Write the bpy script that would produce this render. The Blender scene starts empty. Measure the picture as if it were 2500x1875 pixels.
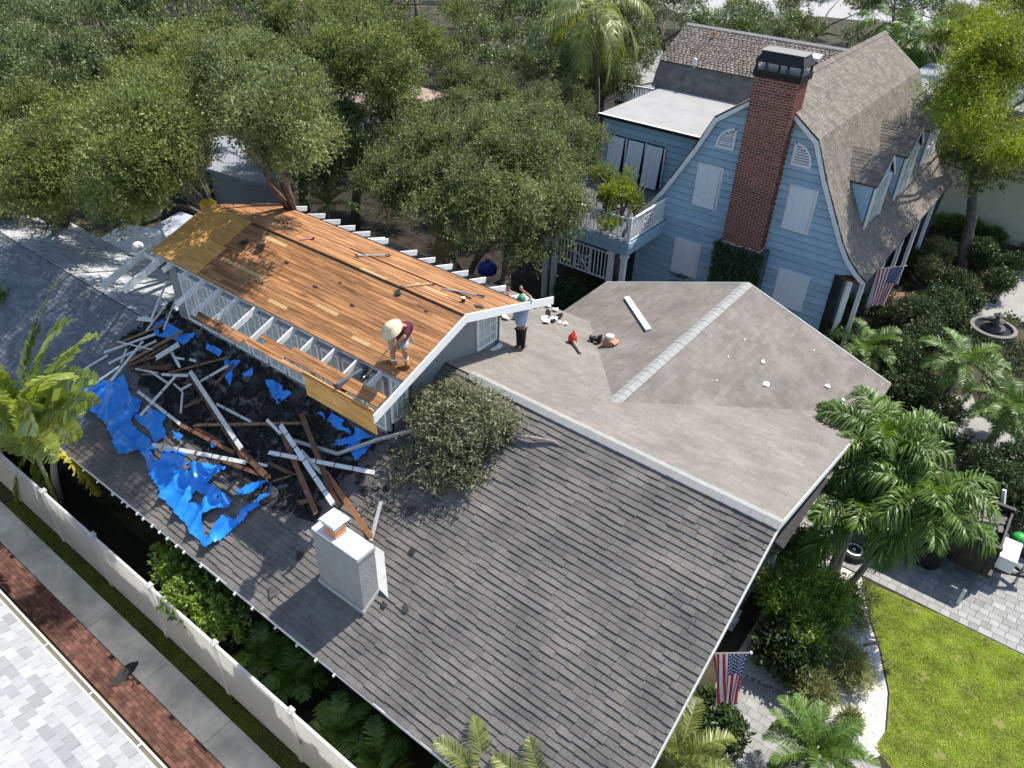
import bpy, math, random
import numpy as np
from math import sin, cos, radians, pi, sqrt, atan2, hypot
from mathutils import Vector, Matrix, noise
random.seed(7); RNG = np.random.default_rng(7)
sc = bpy.context.scene
COL = sc.collection
# ---------------------------------------------------------------- camera
F = 1889.47; H = 17.0
def _rot(yaw, pitch, roll):
    cy, sy = cos(yaw), sin(yaw); cp, sp = cos(pitch), sin(pitch)
    fw = np.array([sy*cp, cy*cp, -sp]); rt = np.array([cy, -sy, 0.0]); up = np.cross(rt, fw)
    cr, sr = cos(roll), sin(roll)
    return np.array([cr*rt+sr*up, sr*rt-cr*up, fw])
RM = _rot(radians(-36.6206), radians(35.7617), radians(1.8676))
cd = bpy.data.cameras.new('camera'); cam = bpy.data.objects.new('camera', cd); COL.objects.link(cam)
cd.sensor_fit = 'HORIZONTAL'; cd.sensor_width = 36.0; cd.lens = 36.0*F/2500.0
cd.clip_start = 0.5; cd.clip_end = 900.0
m = Matrix(((RM[0][0], -RM[1][0], -RM[2][0], 0), (RM[0][1], -RM[1][1], -RM[2][1], 0),
            (RM[0][2], -RM[1][2], -RM[2][2], H), (0, 0, 0, 1)))
cam.matrix_world = m; sc.camera = cam
# ---------------------------------------------------------------- light
SUN_AZ, SUN_EL = radians(22.0), radians(56.0)       # azimuth measured from +Y towards +X
w = bpy.data.worlds.new('World'); sc.world = w; w.use_nodes = True
nt = w.node_tree; bgn = nt.nodes['Background']
sky = nt.nodes.new('ShaderNodeTexSky'); sky.sky_type = 'NISHITA'; sky.sun_disc = False
sky.sun_elevation = SUN_EL; sky.sun_rotation = SUN_AZ; sky.air_density = 1.0; sky.dust_density = 0.8; sky.ozone_density = 1.0
nt.links.new(sky.outputs[0], bgn.inputs[0]); bgn.inputs[1].default_value = 0.15
sd = bpy.data.lights.new('sun', 'SUN'); sd.energy = 4.8; sd.angle = radians(0.53); sd.color = (1.0, 0.945, 0.86)
sun = bpy.data.objects.new('sun', sd); COL.objects.link(sun)
S = Vector((sin(SUN_AZ)*cos(SUN_EL), cos(SUN_AZ)*cos(SUN_EL), sin(SUN_EL)))
sun.rotation_euler = S.to_track_quat('Z', 'Y').to_euler(); sun.location = (0, 30, 60)
vs = sc.view_settings; vs.view_transform = 'Standard'; vs.look = 'None'; vs.exposure = 0.50; vs.gamma = 1.0; vs.use_curve_mapping = False
sc.render.engine = 'CYCLES'; sc.cycles.max_bounces = 6; sc.cycles.diffuse_bounces = 3; sc.cycles.glossy_bounces = 2
sc.cycles.transmission_bounces = 4; sc.cycles.transparent_max_bounces = 4; sc.cycles.use_denoising = True
sc.cycles.caustics_reflective = False; sc.cycles.caustics_refractive = False
# ---------------------------------------------------------------- measuring helpers: picture point + known plane -> place
CP = np.array([0, 0, H])
def ray(p):
    v = RM.T @ np.array([(p[0]-1250)/F, (p[1]-937.5)/F, 1.0]); return v/np.linalg.norm(v)
def az(p, z): r = ray(p); return Vector(CP + r*((z-H)/r[2]))
def ay(p, y): r = ray(p); return Vector(CP + r*(y/r[1]))
def ax(p, x): r = ray(p); return Vector(CP + r*(x/r[0]))
def apl(p, n, d): r = ray(p); n = np.array(n, float); return Vector(CP + r*((d-n@CP)/(n@r)))
def Zp(p, reg): s = (reg[2]-reg[0])/2212.0; return (reg[0]+p[0]*s, reg[1]+p[1]*s)
# ---------------------------------------------------------------- object helpers
def link(o): COL.objects.link(o); return o
def thing(name, label, cat, loc=(0, 0, 0), group=None, rotz=0.0):
    o = link(bpy.data.objects.new(name, None)); o.location = loc; o.rotation_euler = (0, 0, rotz); o.empty_display_size = 0.2
    o['label'] = label; o['category'] = cat
    if group: o['group'] = group
    return o
def tag(o, label, cat, group=None):
    o['label'] = label; o['category'] = cat
    if group: o['group'] = group
    return o
def struct(o): o['kind'] = 'structure'; return o
def stuff(o): o['kind'] = 'stuff'; return o
def adopt(o, parent):
    if parent is not None:
        o.parent = parent
        pm = Matrix.Translation(parent.location) @ parent.rotation_euler.to_matrix().to_4x4() if parent.type == 'EMPTY' else Matrix.Identity(4)
        if parent.type != 'EMPTY':
            pm = Matrix.Identity(4)
        o.matrix_parent_inverse = pm.inverted()
    return o
class MB:
    """collects faces, builds one mesh"""
    def __init__(s): s.v = []; s.f = []; s.t = []; s.sm = False
    def vert(s, p): s.v.append(tuple(p)); return len(s.v)-1
    def face(s, pts): b = len(s.v); s.v += [tuple(p) for p in pts]; s.f.append(tuple(range(b, b+len(pts)))); return s
    def box(s, c, x, y, z):
        """centre and three half-axis vectors"""
        c, x, y, z = Vector(c), Vector(x), Vector(y), Vector(z); b = len(s.v)
        for sz in (-1, 1):
            for sx, sy in ((-1, -1), (1, -1), (1, 1), (-1, 1)): s.v.append(tuple(c+sx*x+sy*y+sz*z))
        for q in ((3, 2, 1, 0), (4, 5, 6, 7), (0, 1, 5, 4), (1, 2, 6, 5), (2, 3, 7, 6), (3, 0, 4, 7)): s.f.append(tuple(b+i for i in q))
        return s
    def abox(s, x0, x1, y0, y1, z0, z1):
        return s.box(((x0+x1)/2, (y0+y1)/2, (z0+z1)/2), ((x1-x0)/2, 0, 0), (0, (y1-y0)/2, 0), (0, 0, (z1-z0)/2))
    def bar(s, a, b, w, t, up=(0, 0, 1)):
        """a square-edged bar from a to b, w wide sideways, t thick along up"""
        a, b = Vector(a), Vector(b); d = b-a; u = Vector(up); sd_ = d.cross(u)
        if sd_.length < 1e-6: sd_ = d.cross(Vector((1, 0, 0)))
        sd_.normalize(); u = sd_.cross(d).normalized()
        return s.box((a+b)/2, d/2, sd_*w/2, u*t/2)
    def prism(s, pts, ext):
        """polygon pts extruded by vector ext"""
        n = len(pts); b = len(s.v); e = Vector(ext)
        s.v += [tuple(p) for p in pts] + [tuple(Vector(p)+e) for p in pts]
        s.f.append(tuple(b+i for i in range(n-1, -1, -1))); s.f.append(tuple(b+n+i for i in range(n)))
        for i in range(n): j = (i+1) % n; s.f.append((b+i, b+j, b+n+j, b+n+i))
        return s
    def tube(s, pts, radii, n=8, cap=True):
        pts = [Vector(p) for p in pts]; rings = []
        if not hasattr(radii, '__len__'): radii = [radii]*len(pts)
        ref = Vector((0.3, 0.2, 1)).normalized()
        for i, p in enumerate(pts):
            d = (pts[min(i+1, len(pts)-1)]-pts[max(i-1, 0)]).normalized()
            x = d.cross(ref)
            if x.length < 0.05: x = d.cross(Vector((1, 0, 0)))
            x.normalize(); y = d.cross(x)
            b = len(s.v); rings.append(b)
            for k in range(n): a = 2*pi*k/n; s.v.append(tuple(p+(x*cos(a)+y*sin(a))*radii[i]))
        for i in range(len(pts)-1):
            for k in range(n): k2 = (k+1) % n; s.f.append((rings[i]+k, rings[i]+k2, rings[i+1]+k2, rings[i+1]+k))
        if cap:
            s.f.append(tuple(rings[0]+k for k in range(n-1, -1, -1))); s.f.append(tuple(rings[-1]+k for k in range(n)))
        return s
    def lathe(s, c, prof, n=20, axis=(0, 0, 1)):
        """profile [(r,h)] turned about axis at c"""
        A = Vector(axis).normalized(); X = A.orthogonal().normalized(); Y = A.cross(X); c = Vector(c); rings = []
        for r, h in prof:
            b = len(s.v); rings.append(b)
            for k in range(n): a = 2*pi*k/n; s.v.append(tuple(c+A*h+(X*cos(a)+Y*sin(a))*r))
        for i in range(len(prof)-1):
            for k in range(n): k2 = (k+1) % n; s.f.append((rings[i]+k, rings[i]+k2, rings[i+1]+k2, rings[i+1]+k))
        s.f.append(tuple(rings[0]+k for k in range(n-1, -1, -1))); s.f.append(tuple(rings[-1]+k for k in range(n)))
        return s
    def build(s, name, mt, parent=None, smooth=False, tint=None):
        me = bpy.data.meshes.new(name); me.from_pydata(s.v, [], s.f); me.update()
        if mt: me.materials.append(mt)
        if smooth: me.polygons.foreach_set('use_smooth', [True]*len(me.polygons))
        if tint is not None:
            at = me.attributes.new('tint', 'FLOAT', 'POINT'); at.data.foreach_set('value', np.asarray(tint, np.float32))
        return adopt(link(bpy.data.objects.new(name, me)), parent)
def npmesh(name, V, Q, mt, parent=None, tint=None, smooth=False):
    """fast mesh from numpy verts (n,3) and equal-sided faces (k,3|4)"""
    me = bpy.data.meshes.new(name); k, c = Q.shape
    me.vertices.add(len(V)); me.vertices.foreach_set('co', np.ascontiguousarray(V, np.float32).ravel())
    me.loops.add(k*c); me.loops.foreach_set('vertex_index', np.ascontiguousarray(Q, np.int32).ravel())
    me.polygons.add(k); me.polygons.foreach_set('loop_start', np.arange(0, k*c, c, dtype=np.int32))
    if smooth: me.polygons.foreach_set('use_smooth', np.ones(k, bool))
    me.update(calc_edges=True)
    if tint is not None:
        at = me.attributes.new('tint', 'FLOAT', 'POINT'); at.data.foreach_set('value', np.ascontiguousarray(tint, np.float32))
    if mt: me.materials.append(mt)
    return adopt(link(bpy.data.objects.new(name, me)), parent)
def copy_tree(o, loc=None, rotz=None, label=None, parent=None):
    c = o.copy(); COL.objects.link(c)
    if parent is not None: c.parent = parent
    for ch in list(o.children): copy_tree(ch, parent=c)
    if loc is not None: c.location = loc
    if rotz is not None: c.rotation_euler = (0, 0, rotz)
    if label: c['label'] = label
    return c
# ---------------------------------------------------------------- materials
def mat(name, col, rough=0.7, var=0.25, scale=6.0, col2=None, spec=0.3, bump=0.0, bscale=40.0, obj_var=0.0, tint=0.0, grain=None, metal=0.0, detail=6.0, gran=0.0, gscale=120.0):
    """procedural surface: colour mottled in place, optional second colour in patches, fine bump, per-object / per-piece tint"""
    mt = bpy.data.materials.new(name); mt.use_nodes = True; nt = mt.node_tree; N = nt.nodes; L = nt.links
    bs = N['Principled BSDF']; bs.inputs['Roughness'].default_value = rough; bs.inputs['Specular IOR Level'].default_value = spec; bs.inputs['Metallic'].default_value = metal
    geo = N.new('ShaderNodeNewGeometry'); pos = geo.outputs['Position']
    if grain:
        mp = N.new('ShaderNodeMapping'); mp.inputs['Scale'].default_value = grain; L.new(pos, mp.inputs[0]); pos2 = mp.outputs[0]
    else: pos2 = pos
    nz = N.new('ShaderNodeTexNoise'); nz.inputs['Scale'].default_value = scale; nz.inputs['Detail'].default_value = detail; nz.inputs['Roughness'].default_value = 0.6; L.new(pos2, nz.inputs['Vector'])
    rp = N.new('ShaderNodeMapRange'); rp.inputs[1].default_value = 0.3; rp.inputs[2].default_value = 0.7; L.new(nz.outputs['Fac'], rp.inputs[0])
    mx = N.new('ShaderNodeMix'); mx.data_type = 'RGBA'
    a = [max(0, c*(1-var)) for c in col]; b = [min(1, c*(1+var)) for c in (col2 or col)]
    mx.inputs['A'].default_value = (*a, 1); mx.inputs['B'].default_value = (*b, 1); L.new(rp.outputs[0], mx.inputs['Factor'])
    out = mx.outputs['Result']
    def mulval(src, fac_socket, amount):
        mr = N.new('ShaderNodeMapRange'); mr.inputs[3].default_value = 1-amount; mr.inputs[4].default_value = 1+amount; L.new(fac_socket, mr.inputs[0])
        mm = N.new('ShaderNodeVectorMath'); mm.operation = 'SCALE'; L.new(src, mm.inputs[0]); L.new(mr.outputs[0], mm.inputs['Scale']); return mm.outputs[0]
    if gran:
        g2 = N.new('ShaderNodeTexNoise'); g2.inputs['Scale'].default_value = gscale; g2.inputs['Detail'].default_value = 2.0; L.new(pos, g2.inputs['Vector'])
        out = mulval(out, g2.outputs['Fac'], gran)
    if obj_var:
        oi = N.new('ShaderNodeObjectInfo'); out = mulval(out, oi.outputs['Random'], obj_var)
    if tint:
        at = N.new('ShaderNodeAttribute'); at.attribute_name = 'tint'; out = mulval(out, at.outputs['Fac'], tint)
    L.new(out, bs.inputs['Base Color'])
    if bump:
        n2 = N.new('ShaderNodeTexNoise'); n2.inputs['Scale'].default_value = bscale; n2.inputs['Detail'].default_value = 4.0; L.new(pos2, n2.inputs['Vector'])
        bp = N.new('ShaderNodeBump'); bp.inputs['Strength'].default_value = bump; bp.inputs['Distance'].default_value = 0.02; L.new(n2.outputs['Fac'], bp.inputs['Height']); L.new(bp.outputs[0], bs.inputs['Normal'])
    return mt
def leafmat(name, c1, c2, trans=0.3, rough=0.45, spec=0.35, clump=0.35, cscale=0.9):
    """leaf: two greens by per-leaf tint, drifting in clumps, some light passing through"""
    mt = bpy.data.materials.new(name); mt.use_nodes = True; nt = mt.node_tree; N = nt.nodes; L = nt.links
    bs = N['Principled BSDF']; bs.inputs['Roughness'].default_value = rough; bs.inputs['Specular IOR Level'].default_value = spec
    at = N.new('ShaderNodeAttribute'); at.attribute_name = 'tint'
    mx = N.new('ShaderNodeMix'); mx.data_type = 'RGBA'; mx.inputs['A'].default_value = (*c1, 1); mx.inputs['B'].default_value = (*c2, 1); L.new(at.outputs['Fac'], mx.inputs['Factor'])
    geo = N.new('ShaderNodeNewGeometry'); nz = N.new('ShaderNodeTexNoise'); nz.inputs['Scale'].default_value = cscale; nz.inputs['Detail'].default_value = 2; L.new(geo.outputs['Position'], nz.inputs['Vector'])
    mr = N.new('ShaderNodeMapRange'); mr.inputs[1].default_value = 0.3; mr.inputs[2].default_value = 0.7; mr.inputs[3].default_value = 1-clump; mr.inputs[4].default_value = 1+clump; L.new(nz.outputs['Fac'], mr.inputs[0])
    sc_ = N.new('ShaderNodeVectorMath'); sc_.operation = 'SCALE'; L.new(mx.outputs['Result'], sc_.inputs[0]); L.new(mr.outputs[0], sc_.inputs['Scale'])
    L.new(sc_.outputs[0], bs.inputs['Base Color'])
    tr = N.new('ShaderNodeBsdfTranslucent'); gm = N.new('ShaderNodeVectorMath'); gm.operation = 'MULTIPLY'; gm.inputs[1].default_value = (1.5, 1.45, 0.6); L.new(sc_.outputs[0], gm.inputs[0]); L.new(gm.outputs[0], tr.inputs['Color'])
    ms = N.new('ShaderNodeMixShader'); ms.inputs[0].default_value = trans; L.new(bs.outputs[0], ms.inputs[1]); L.new(tr.outputs[0], ms.inputs[2])
    L.new(ms.outputs[0], N['Material Output'].inputs['Surface'])
    return mt
def glassmat(name, col=(0.03, 0.04, 0.045)):
    mt = bpy.data.materials.new(name); mt.use_nodes = True; b = mt.node_tree.nodes['Principled BSDF']
    b.inputs['Base Color'].default_value = (*col, 1); b.inputs['Roughness'].default_value = 0.06; b.inputs['Specular IOR Level'].default_value = 0.8
    return mt
M = {}
M['white'] = mat('white_paint', (0.78, 0.79, 0.78), 0.5, 0.06, 3.0, bump=0.05)
M['white_old'] = mat('old_white_paint', (0.72, 0.72, 0.70), 0.6, 0.14, 9.0, bump=0.15, obj_var=0.08)
M['grey_wall'] = mat('grey_wall_paint', (0.235, 0.25, 0.265), 0.7, 0.08, 4.0, bump=0.1)
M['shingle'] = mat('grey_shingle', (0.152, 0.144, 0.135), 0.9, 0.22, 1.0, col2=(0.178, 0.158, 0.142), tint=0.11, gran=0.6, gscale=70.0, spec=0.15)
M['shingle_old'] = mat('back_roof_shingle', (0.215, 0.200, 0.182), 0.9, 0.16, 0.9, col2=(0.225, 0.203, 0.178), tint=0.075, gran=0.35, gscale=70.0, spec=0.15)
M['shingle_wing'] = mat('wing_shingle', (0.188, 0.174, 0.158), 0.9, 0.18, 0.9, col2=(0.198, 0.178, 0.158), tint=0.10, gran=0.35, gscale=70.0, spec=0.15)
M['shingle_left'] = mat('left_roof_shingle', (0.17, 0.185, 0.20), 0.9, 0.14, 1.3, tint=0.18, gran=0.4, gscale=70.0, spec=0.15)
M['shingle_blue'] = mat('pale_grey_shingle', (0.40, 0.42, 0.43), 0.9, 0.12, 1.3, tint=0.2, gran=0.35, gscale=70.0, spec=0.15)
M['shingle_brown'] = mat('brown_shingle', (0.185, 0.165, 0.145), 0.9, 0.16, 2.0, col2=(0.205, 0.182, 0.155), tint=0.15, gran=0.4, gscale=40.0, spec=0.15)
M['felt'] = mat('roof_felt', (0.035, 0.034, 0.035), 0.85, 0.3, 6.0)
M['ridge'] = mat('ridge_vent', (0.30, 0.30, 0.285), 0.85, 0.10, 5.0, gran=0.3, gscale=50.0)
M['plank'] = mat('roof_plank', (0.225, 0.098, 0.040), 0.7, 0.38, 1.1, col2=(0.385, 0.19, 0.080), obj_var=0.26, grain=(1.0, 14.0, 14.0), bump=0.12, bscale=8.0, detail=8.0)
M['plank_pale'] = mat('pale_plank', (0.56, 0.36, 0.17), 0.6, 0.18, 3.0, obj_var=0.12, grain=(1.0, 14.0, 14.0))
M['ply'] = mat('plywood', (0.64, 0.35, 0.105), 0.65, 0.25, 2.0, obj_var=0.10, grain=(1.0, 6.0, 6.0), detail=8.0)
M['oldwood'] = mat('weathered_wood', (0.16, 0.082, 0.048), 0.75, 0.4, 4.0, obj_var=0.3, bump=0.2)
M['orangewood'] = mat('fresh_split_wood', (0.36, 0.16, 0.07), 0.7, 0.25, 6.0, obj_var=0.1)
M['soil'] = mat('soil', (0.032, 0.032, 0.018), 0.95, 0.5, 1.2, col2=(0.055, 0.05, 0.028), gran=0.5, gscale=30.0)
M['concrete'] = mat('concrete', (0.56, 0.535, 0.45), 0.85, 0.28, 1.1, col2=(0.66, 0.61, 0.50), obj_var=0.06, gran=0.15, gscale=60.0)
M['brick_pave'] = mat('paving_brick', (0.105, 0.046, 0.036), 0.9, 0.30, 4.0, col2=(0.12, 0.06, 0.046), obj_var=0.4)
M['brick'] = mat('chimney_brick', (0.22, 0.075, 0.052), 0.9, 0.25, 9.0, obj_var=0.25, tint=0.25)
M['mortar'] = mat('mortar', (0.58, 0.47, 0.42), 0.95, 0.1, 20.0)
M['siding'] = mat('blue_siding', (0.35, 0.51, 0.615), 0.6, 0.07, 2.0, obj_var=0.10)
M['siding_dark'] = mat('slate_and_gap_shade', (0.085, 0.11, 0.13), 0.6, 0.06, 2.0)
M['trim'] = mat('white_trim', (0.80, 0.80, 0.79), 0.5, 0.04, 3.0)
M['panel'] = mat('white_storm_panel', (0.76, 0.79, 0.82), 0.45, 0.03, 3.0)
M['membrane'] = mat('roof_membrane', (0.33, 0.325, 0.315), 0.8, 0.10, 0.9, bump=0.05)
M['dark'] = mat('dark_metal', (0.02, 0.02, 0.022), 0.45, 0.2, 9.0)
M['black'] = mat('black_rubber', (0.015, 0.015, 0.016), 0.7, 0.2, 9.0)
M['steel'] = mat('dull_steel', (0.45, 0.45, 0.45), 0.4, 0.1, 12.0, metal=0.8)
M['stucco'] = mat('chimney_stucco', (0.31, 0.315, 0.31), 0.9, 0.10, 2.5, bump=0.6, bscale=22.0)
M['white_cap'] = mat('white_mortar_cap', (0.80, 0.79, 0.77), 0.8, 0.05, 6.0, bump=0.2)
M['flashing'] = mat('painted_flashing', (0.44, 0.45, 0.44), 0.5, 0.12, 6.0)
M['clay'] = mat('clay_flue', (0.60, 0.27, 0.14), 0.8, 0.12, 9.0)
M['glass'] = glassmat('window_glass')
M['lace'] = mat('window_with_white_curtain', (0.40, 0.47, 0.47), 0.25, 0.12, 5.0, spec=0.5)
M['interior'] = mat('dark_interior', (0.02, 0.02, 0.02), 0.9)
M['bark'] = mat('oak_bark', (0.13, 0.105, 0.085), 0.95, 0.35, 5.0, bump=0.4, bscale=18.0)
M['twig'] = mat('pale_branch', (0.30, 0.27, 0.22), 0.9, 0.25, 6.0)
M['palm_trunk'] = mat('palm_trunk', (0.26, 0.235, 0.19), 0.9, 0.25, 2.0, grain=(1, 1, 18), bump=0.3, bscale=3.0)
# ================================================================ ground
g = MB(); g.face([(-160, -60, 0), (120, -60, 0), (120, 240, 0), (-160, 240, 0)]); struct(g.build('ground', M['soil']))
Z = Vector((0, 0, 1))
# ---------------------------------------------------------------- shingled slopes
def clip(poly, a, b, c):
    """keep the side a*u+b*v<=c of a uv polygon"""
    out = []
    for i, p in enumerate(poly):
        q = poly[(i+1) % len(poly)]; fp = a*p[0]+b*p[1]-c; fq = a*q[0]+b*q[1]-c
        if fp <= 0: out.append(p)
        if (fp < 0) != (fq < 0) and fp != fq:
            t = fp/(fp-fq); out.append((p[0]+t*(q[0]-p[0]), p[1]+t*(q[1]-p[1])))
    return out
def shingles(name, parent, mt, O, U, V, poly, exp=0.15, tabw=0.31, th=0.009, near=0, deck=None, gap=0.006, holes=(), jit=0.35, wander=0.0):
    """tabs laid in courses over the convex uv polygon; the `near` ones closest to the camera are objects of their own"""
    O, U, V = Vector(O), Vector(U).normalized(), Vector(V).normalized(); Nn = U.cross(V).normalized()
    if Nn.z < 0: Nn = -Nn
    hp = []
    ar = sum(poly[i][0]*poly[(i+1) % len(poly)][1]-poly[(i+1) % len(poly)][0]*poly[i][1] for i in range(len(poly)))
    pl = poly if ar > 0 else poly[::-1]
    for i, p in enumerate(pl):
        q = pl[(i+1) % len(pl)]; du, dv = q[0]-p[0], q[1]-p[1]; hp.append((dv, -du, dv*p[0]-du*p[1]))
    us = [p[0] for p in pl]; vs_ = [p[1] for p in pl]; r = random.Random(len(pl)*7+int(max(us)*100)); tabs = []
    for j in range(int(math.floor(min(vs_)/exp))-1, int(max(vs_)/exp)+2):
        v0 = j*exp; off = (j % 2)*tabw*0.5+r.uniform(-.06, .06)*tabw; u = math.floor(min(us)/tabw)*tabw-tabw+off
        while u < max(us)+tabw:
            wd = tabw*(1+r.uniform(-jit, jit)*0.5); lo = v0+r.uniform(-.5, .5)*wander; q = [(u+gap/2, lo), (u+wd-gap/2, lo+r.uniform(-.3, .3)*wander), (u+wd-gap/2, v0+exp+.01), (u+gap/2, v0+exp+.01)]
            if not any(hole(u+wd/2, v0+exp/2) for hole in holes):
                for a, b, c in hp:
                    if not q: break
                    q = clip(q, a, b, c)
                if len(q) >= 3:
                    t = th*(1+r.uniform(-.35, .5)); top = [O+U*p[0]+V*p[1]+Nn*(.004+t*max(0.0, 1-(p[1]-v0)/exp)) for p in q]; tabs.append((top, q, r.random()))
            u += wd
    def emit(mb, tl, top, q, ti):
        n = len(top); b = len(mb.v); low = [O+U*p[0]+V*p[1]-Nn*.002 for p in q]
        mb.v += [tuple(p) for p in top]+[tuple(p) for p in low]; mb.f.append(tuple(b+i for i in range(n)))
        for i in range(n): k = (i+1) % n; mb.f.append((b+i, b+n+i, b+n+k, b+k))
        tl += [ti]*(2*n)
    if near:
        cp = Vector((0, 0, H)); tabs.sort(key=lambda t: (t[0][0]-cp).length if 0 <= t[0][0].x*0+1 and inview(t[0][0]) else 1e6)
        for top, q, ti in tabs[:near]:
            mb = MB(); tl = []; emit(mb, tl, top, q, ti); mb.build('shingle', mt, parent, tint=tl)
        tabs = tabs[near:]
    mb = MB(); tl = []
    for t in tabs: emit(mb, tl, *t)
    return stuff(mb.build('shingle_field', mt, parent, tint=tl))
def inview(p, m=0.0):
    v = RM @ (np.array(p)-CP)
    if v[2] < 0.5: return False
    x, y = v[0]/v[2]*F+1250, v[1]/v[2]*F+937.5
    return -m < x < 2500+m and -m < y < 1875+m
# ================================================================ alley: fence, grass verge, walk, brick edging
FY = 4.60
b = az((403, 1545), 0); FY = b.y
g = MB(); g.face([(-40, FY-.42, .012), (10, FY-.42, .012), (10, FY-.02, .012), (-40, FY-.02, .012)]); struct(g.build('verge', mat('verge_soil', (0.07, 0.055, 0.03), 0.95, 0.4, 5)))
walk = MB(); walk.face([(-40, FY-1.18, .03), (10, FY-1.18, .03), (10, FY-.42, .03), (-40, FY-.42, .03)]); walk = struct(walk.build('walkway', M['felt']))
x = -33.0; r = random.Random(3); joints = [az(p, 0).x for p in (Zp((60, 250), (0, 1200, 900, 1875)), Zp((360, 580), (0, 1200, 900, 1875)), Zp((575, 790), (0, 1200, 900, 1875)), Zp((880, 1130), (0, 1200, 900, 1875)), Zp((1270, 1485), (0, 1200, 900, 1875)))]
js = [joints[0]-1.9*k for k in range(9, 0, -1)]+joints+[joints[-1]+1.7*k for k in range(1, 8)]
for a, c in zip(js[:-1], js[1:]):
    MB().abox(a+.006, c-.006, FY-1.176, FY-.424, 0, .05+r.uniform(-.004, .004)).build('slab', M['concrete'], walk)
ed = MB(); ed.face([(-40, FY-1.9, .03), (10, FY-1.9, .03), (10, FY-1.18, .03), (-40, FY-1.18, .03)]); ed = struct(ed.build('brick_edging', mat('brick_joint_sand', (0.16, 0.07, 0.05), 0.9)))
bricks = []
for j in range(7):
    y0 = FY-1.19-.103*(j+1); xx = -26+(j % 2)*.1
    while xx < -5.0: bricks.append((xx, y0)); xx += .207
bricks.sort(key=lambda q: (0 if inview((q[0], q[1], .05)) else 1, q[0]**2+q[1]**2)); rest = MB(); tl = []
for i, (xx, y0) in enumerate(bricks):
    h = .05+r.uniform(-.003, .004)
    if i < 300: MB().abox(xx+.003, xx+.204, y0+.003, y0+.1, .0, h).build('brick', M['brick_pave'], ed)
    else: rest.abox(xx+.003, xx+.204, y0+.003, y0+.1, .0, h)
stuff(rest.build('brick_field', M['brick_pave'], ed))
# ---------------------------------------------------------------- white fence
fm = leafmat('white_vinyl', (0.93, 0.93, 0.92), (0.93, 0.93, 0.92), trans=0.6, rough=0.5, clump=0.03)
fm.node_tree.nodes['Vector Math.001'].inputs[1].default_value = (1.0, 1.0, 0.98); FH = 1.92
R1 = (0, 1200, 900, 1875)
posts = [ay(Zp(p, R1), FY).x for p in ((160, -220), (545, 240), (890, 548), (1285, 910), (1745, 1325))]
d = (posts[-1]-posts[0])/4; posts = [posts[0]-d*k for k in range(6, 0, -1)]+posts+[posts[-1]+d*k for k in range(1, 4)]
fence = thing('vinyl_fence', 'long white solid panel fence with capped posts along the narrow walkway', 'fence', (posts[0], FY, 0))
for i, px_ in enumerate(posts):
    p = MB().abox(px_-.06, px_+.06, FY-.06, FY+.06, 0, FH+.03).build('post', fm, fence)
    c = MB(); c.abox(px_-.078, px_+.078, FY-.078, FY+.078, FH+.03, FH+.06)
    c.prism([(px_-.07, FY-.07, FH+.06), (px_+.07, FY-.07, FH+.06), (px_, FY, FH+.10)], (0, 0, .001)); c.lathe((px_, FY, FH+.06), [(.09, 0), (.01, .05)], 4); c.build('post_cap', fm, p)
    if i < len(posts)-1:
        q = posts[i+1]; MB().abox(px_+.06, q-.06, FY-.028, FY+.028, FH-.11, FH).build('top_rail', fm, fence); MB().abox(px_+.06, q-.06, FY-.028, FY+.028, .05, .18).build('bottom_rail', fm, fence)
        n = int((q-px_-.12)/.175); wd = (q-px_-.12)/n
        for k in range(n): x0 = px_+.06+k*wd; MB().abox(x0+.002, x0+wd-.002, FY-.012, FY+.012, .18, FH-.11).build('board', fm, fence)
# ================================================================ neighbour's tiled roof at the lower left
GE = 2.75; gy = az((203, 1657), GE).y
nb = thing('tiled_house', 'white and grey flat tiled roof with cream gutter in the lower left corner', 'house', (-14, gy-2, 0))
cream = mat('cream_gutter', (0.78, 0.73, 0.60), 0.5, 0.05, 3.0); tilem = mat('flat_roof_tile', (0.335, 0.34, 0.345), 0.8, 0.08, 4.0, obj_var=0.08, tint=0.15, gran=0.12, gscale=60)
MB().abox(-40, 5, gy-9, gy-.62, 0, GE-.12).build('wall', cream, nb)
gt = MB(); gt.abox(-40, 5, gy-.012, gy+.0, GE-.13, GE); gt.abox(-40, 5, gy-.13, gy-.012, GE-.13, GE-.118); gt.abox(-40, 5, gy-.15, gy-.13, GE-.16, GE+.012); gt.abox(-40, 5, gy-.03, gy+.006, GE, GE+.008); gt = gt.build('gutter', cream, nb)
for xx in [az(p, GE).x for p in (Zp((270, 925), R1), Zp((540, 1215), R1), Zp((850, 1510), R1))]: MB().abox(xx-.012, xx+.012, gy-.14, gy+.004, GE-.01, GE+.012).build('gutter_strap', cream, gt)
sl = 0.30; cs = 1/sqrt(1+sl*sl); V = Vector((0, -cs, sl*cs)); O = Vector((0, gy-.11, GE+.0)); Nn = Vector((0, sl*cs, cs))
MB().prism([O+V*.06+Vector((-40, 0, -.05)), O+V*.06+Vector((5, 0, -.05)), O+V*9+Vector((5, 0, -.05)), O+V*9+Vector((-40, 0, -.05))], Nn*-.08).build('roof', mat('pale_underlay', (0.45, 0.45, 0.45), .9), nb)
MB().prism([O+V*.0+Vector((-40, 0, -.02)), O+V*.0+Vector((5, 0, -.02)), O+V*.16+Vector((5, 0, -.02)), O+V*.16+Vector((-40, 0, -.02))], Nn*-.03).build('eave_strip', cream, nb)
tiles = []; r = random.Random(11)
for j in range(22):
    v0 = .05+j*.21; xx = -24+(j % 2)*.17
    while xx < 1: tiles.append((xx, v0)); xx += .335
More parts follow.
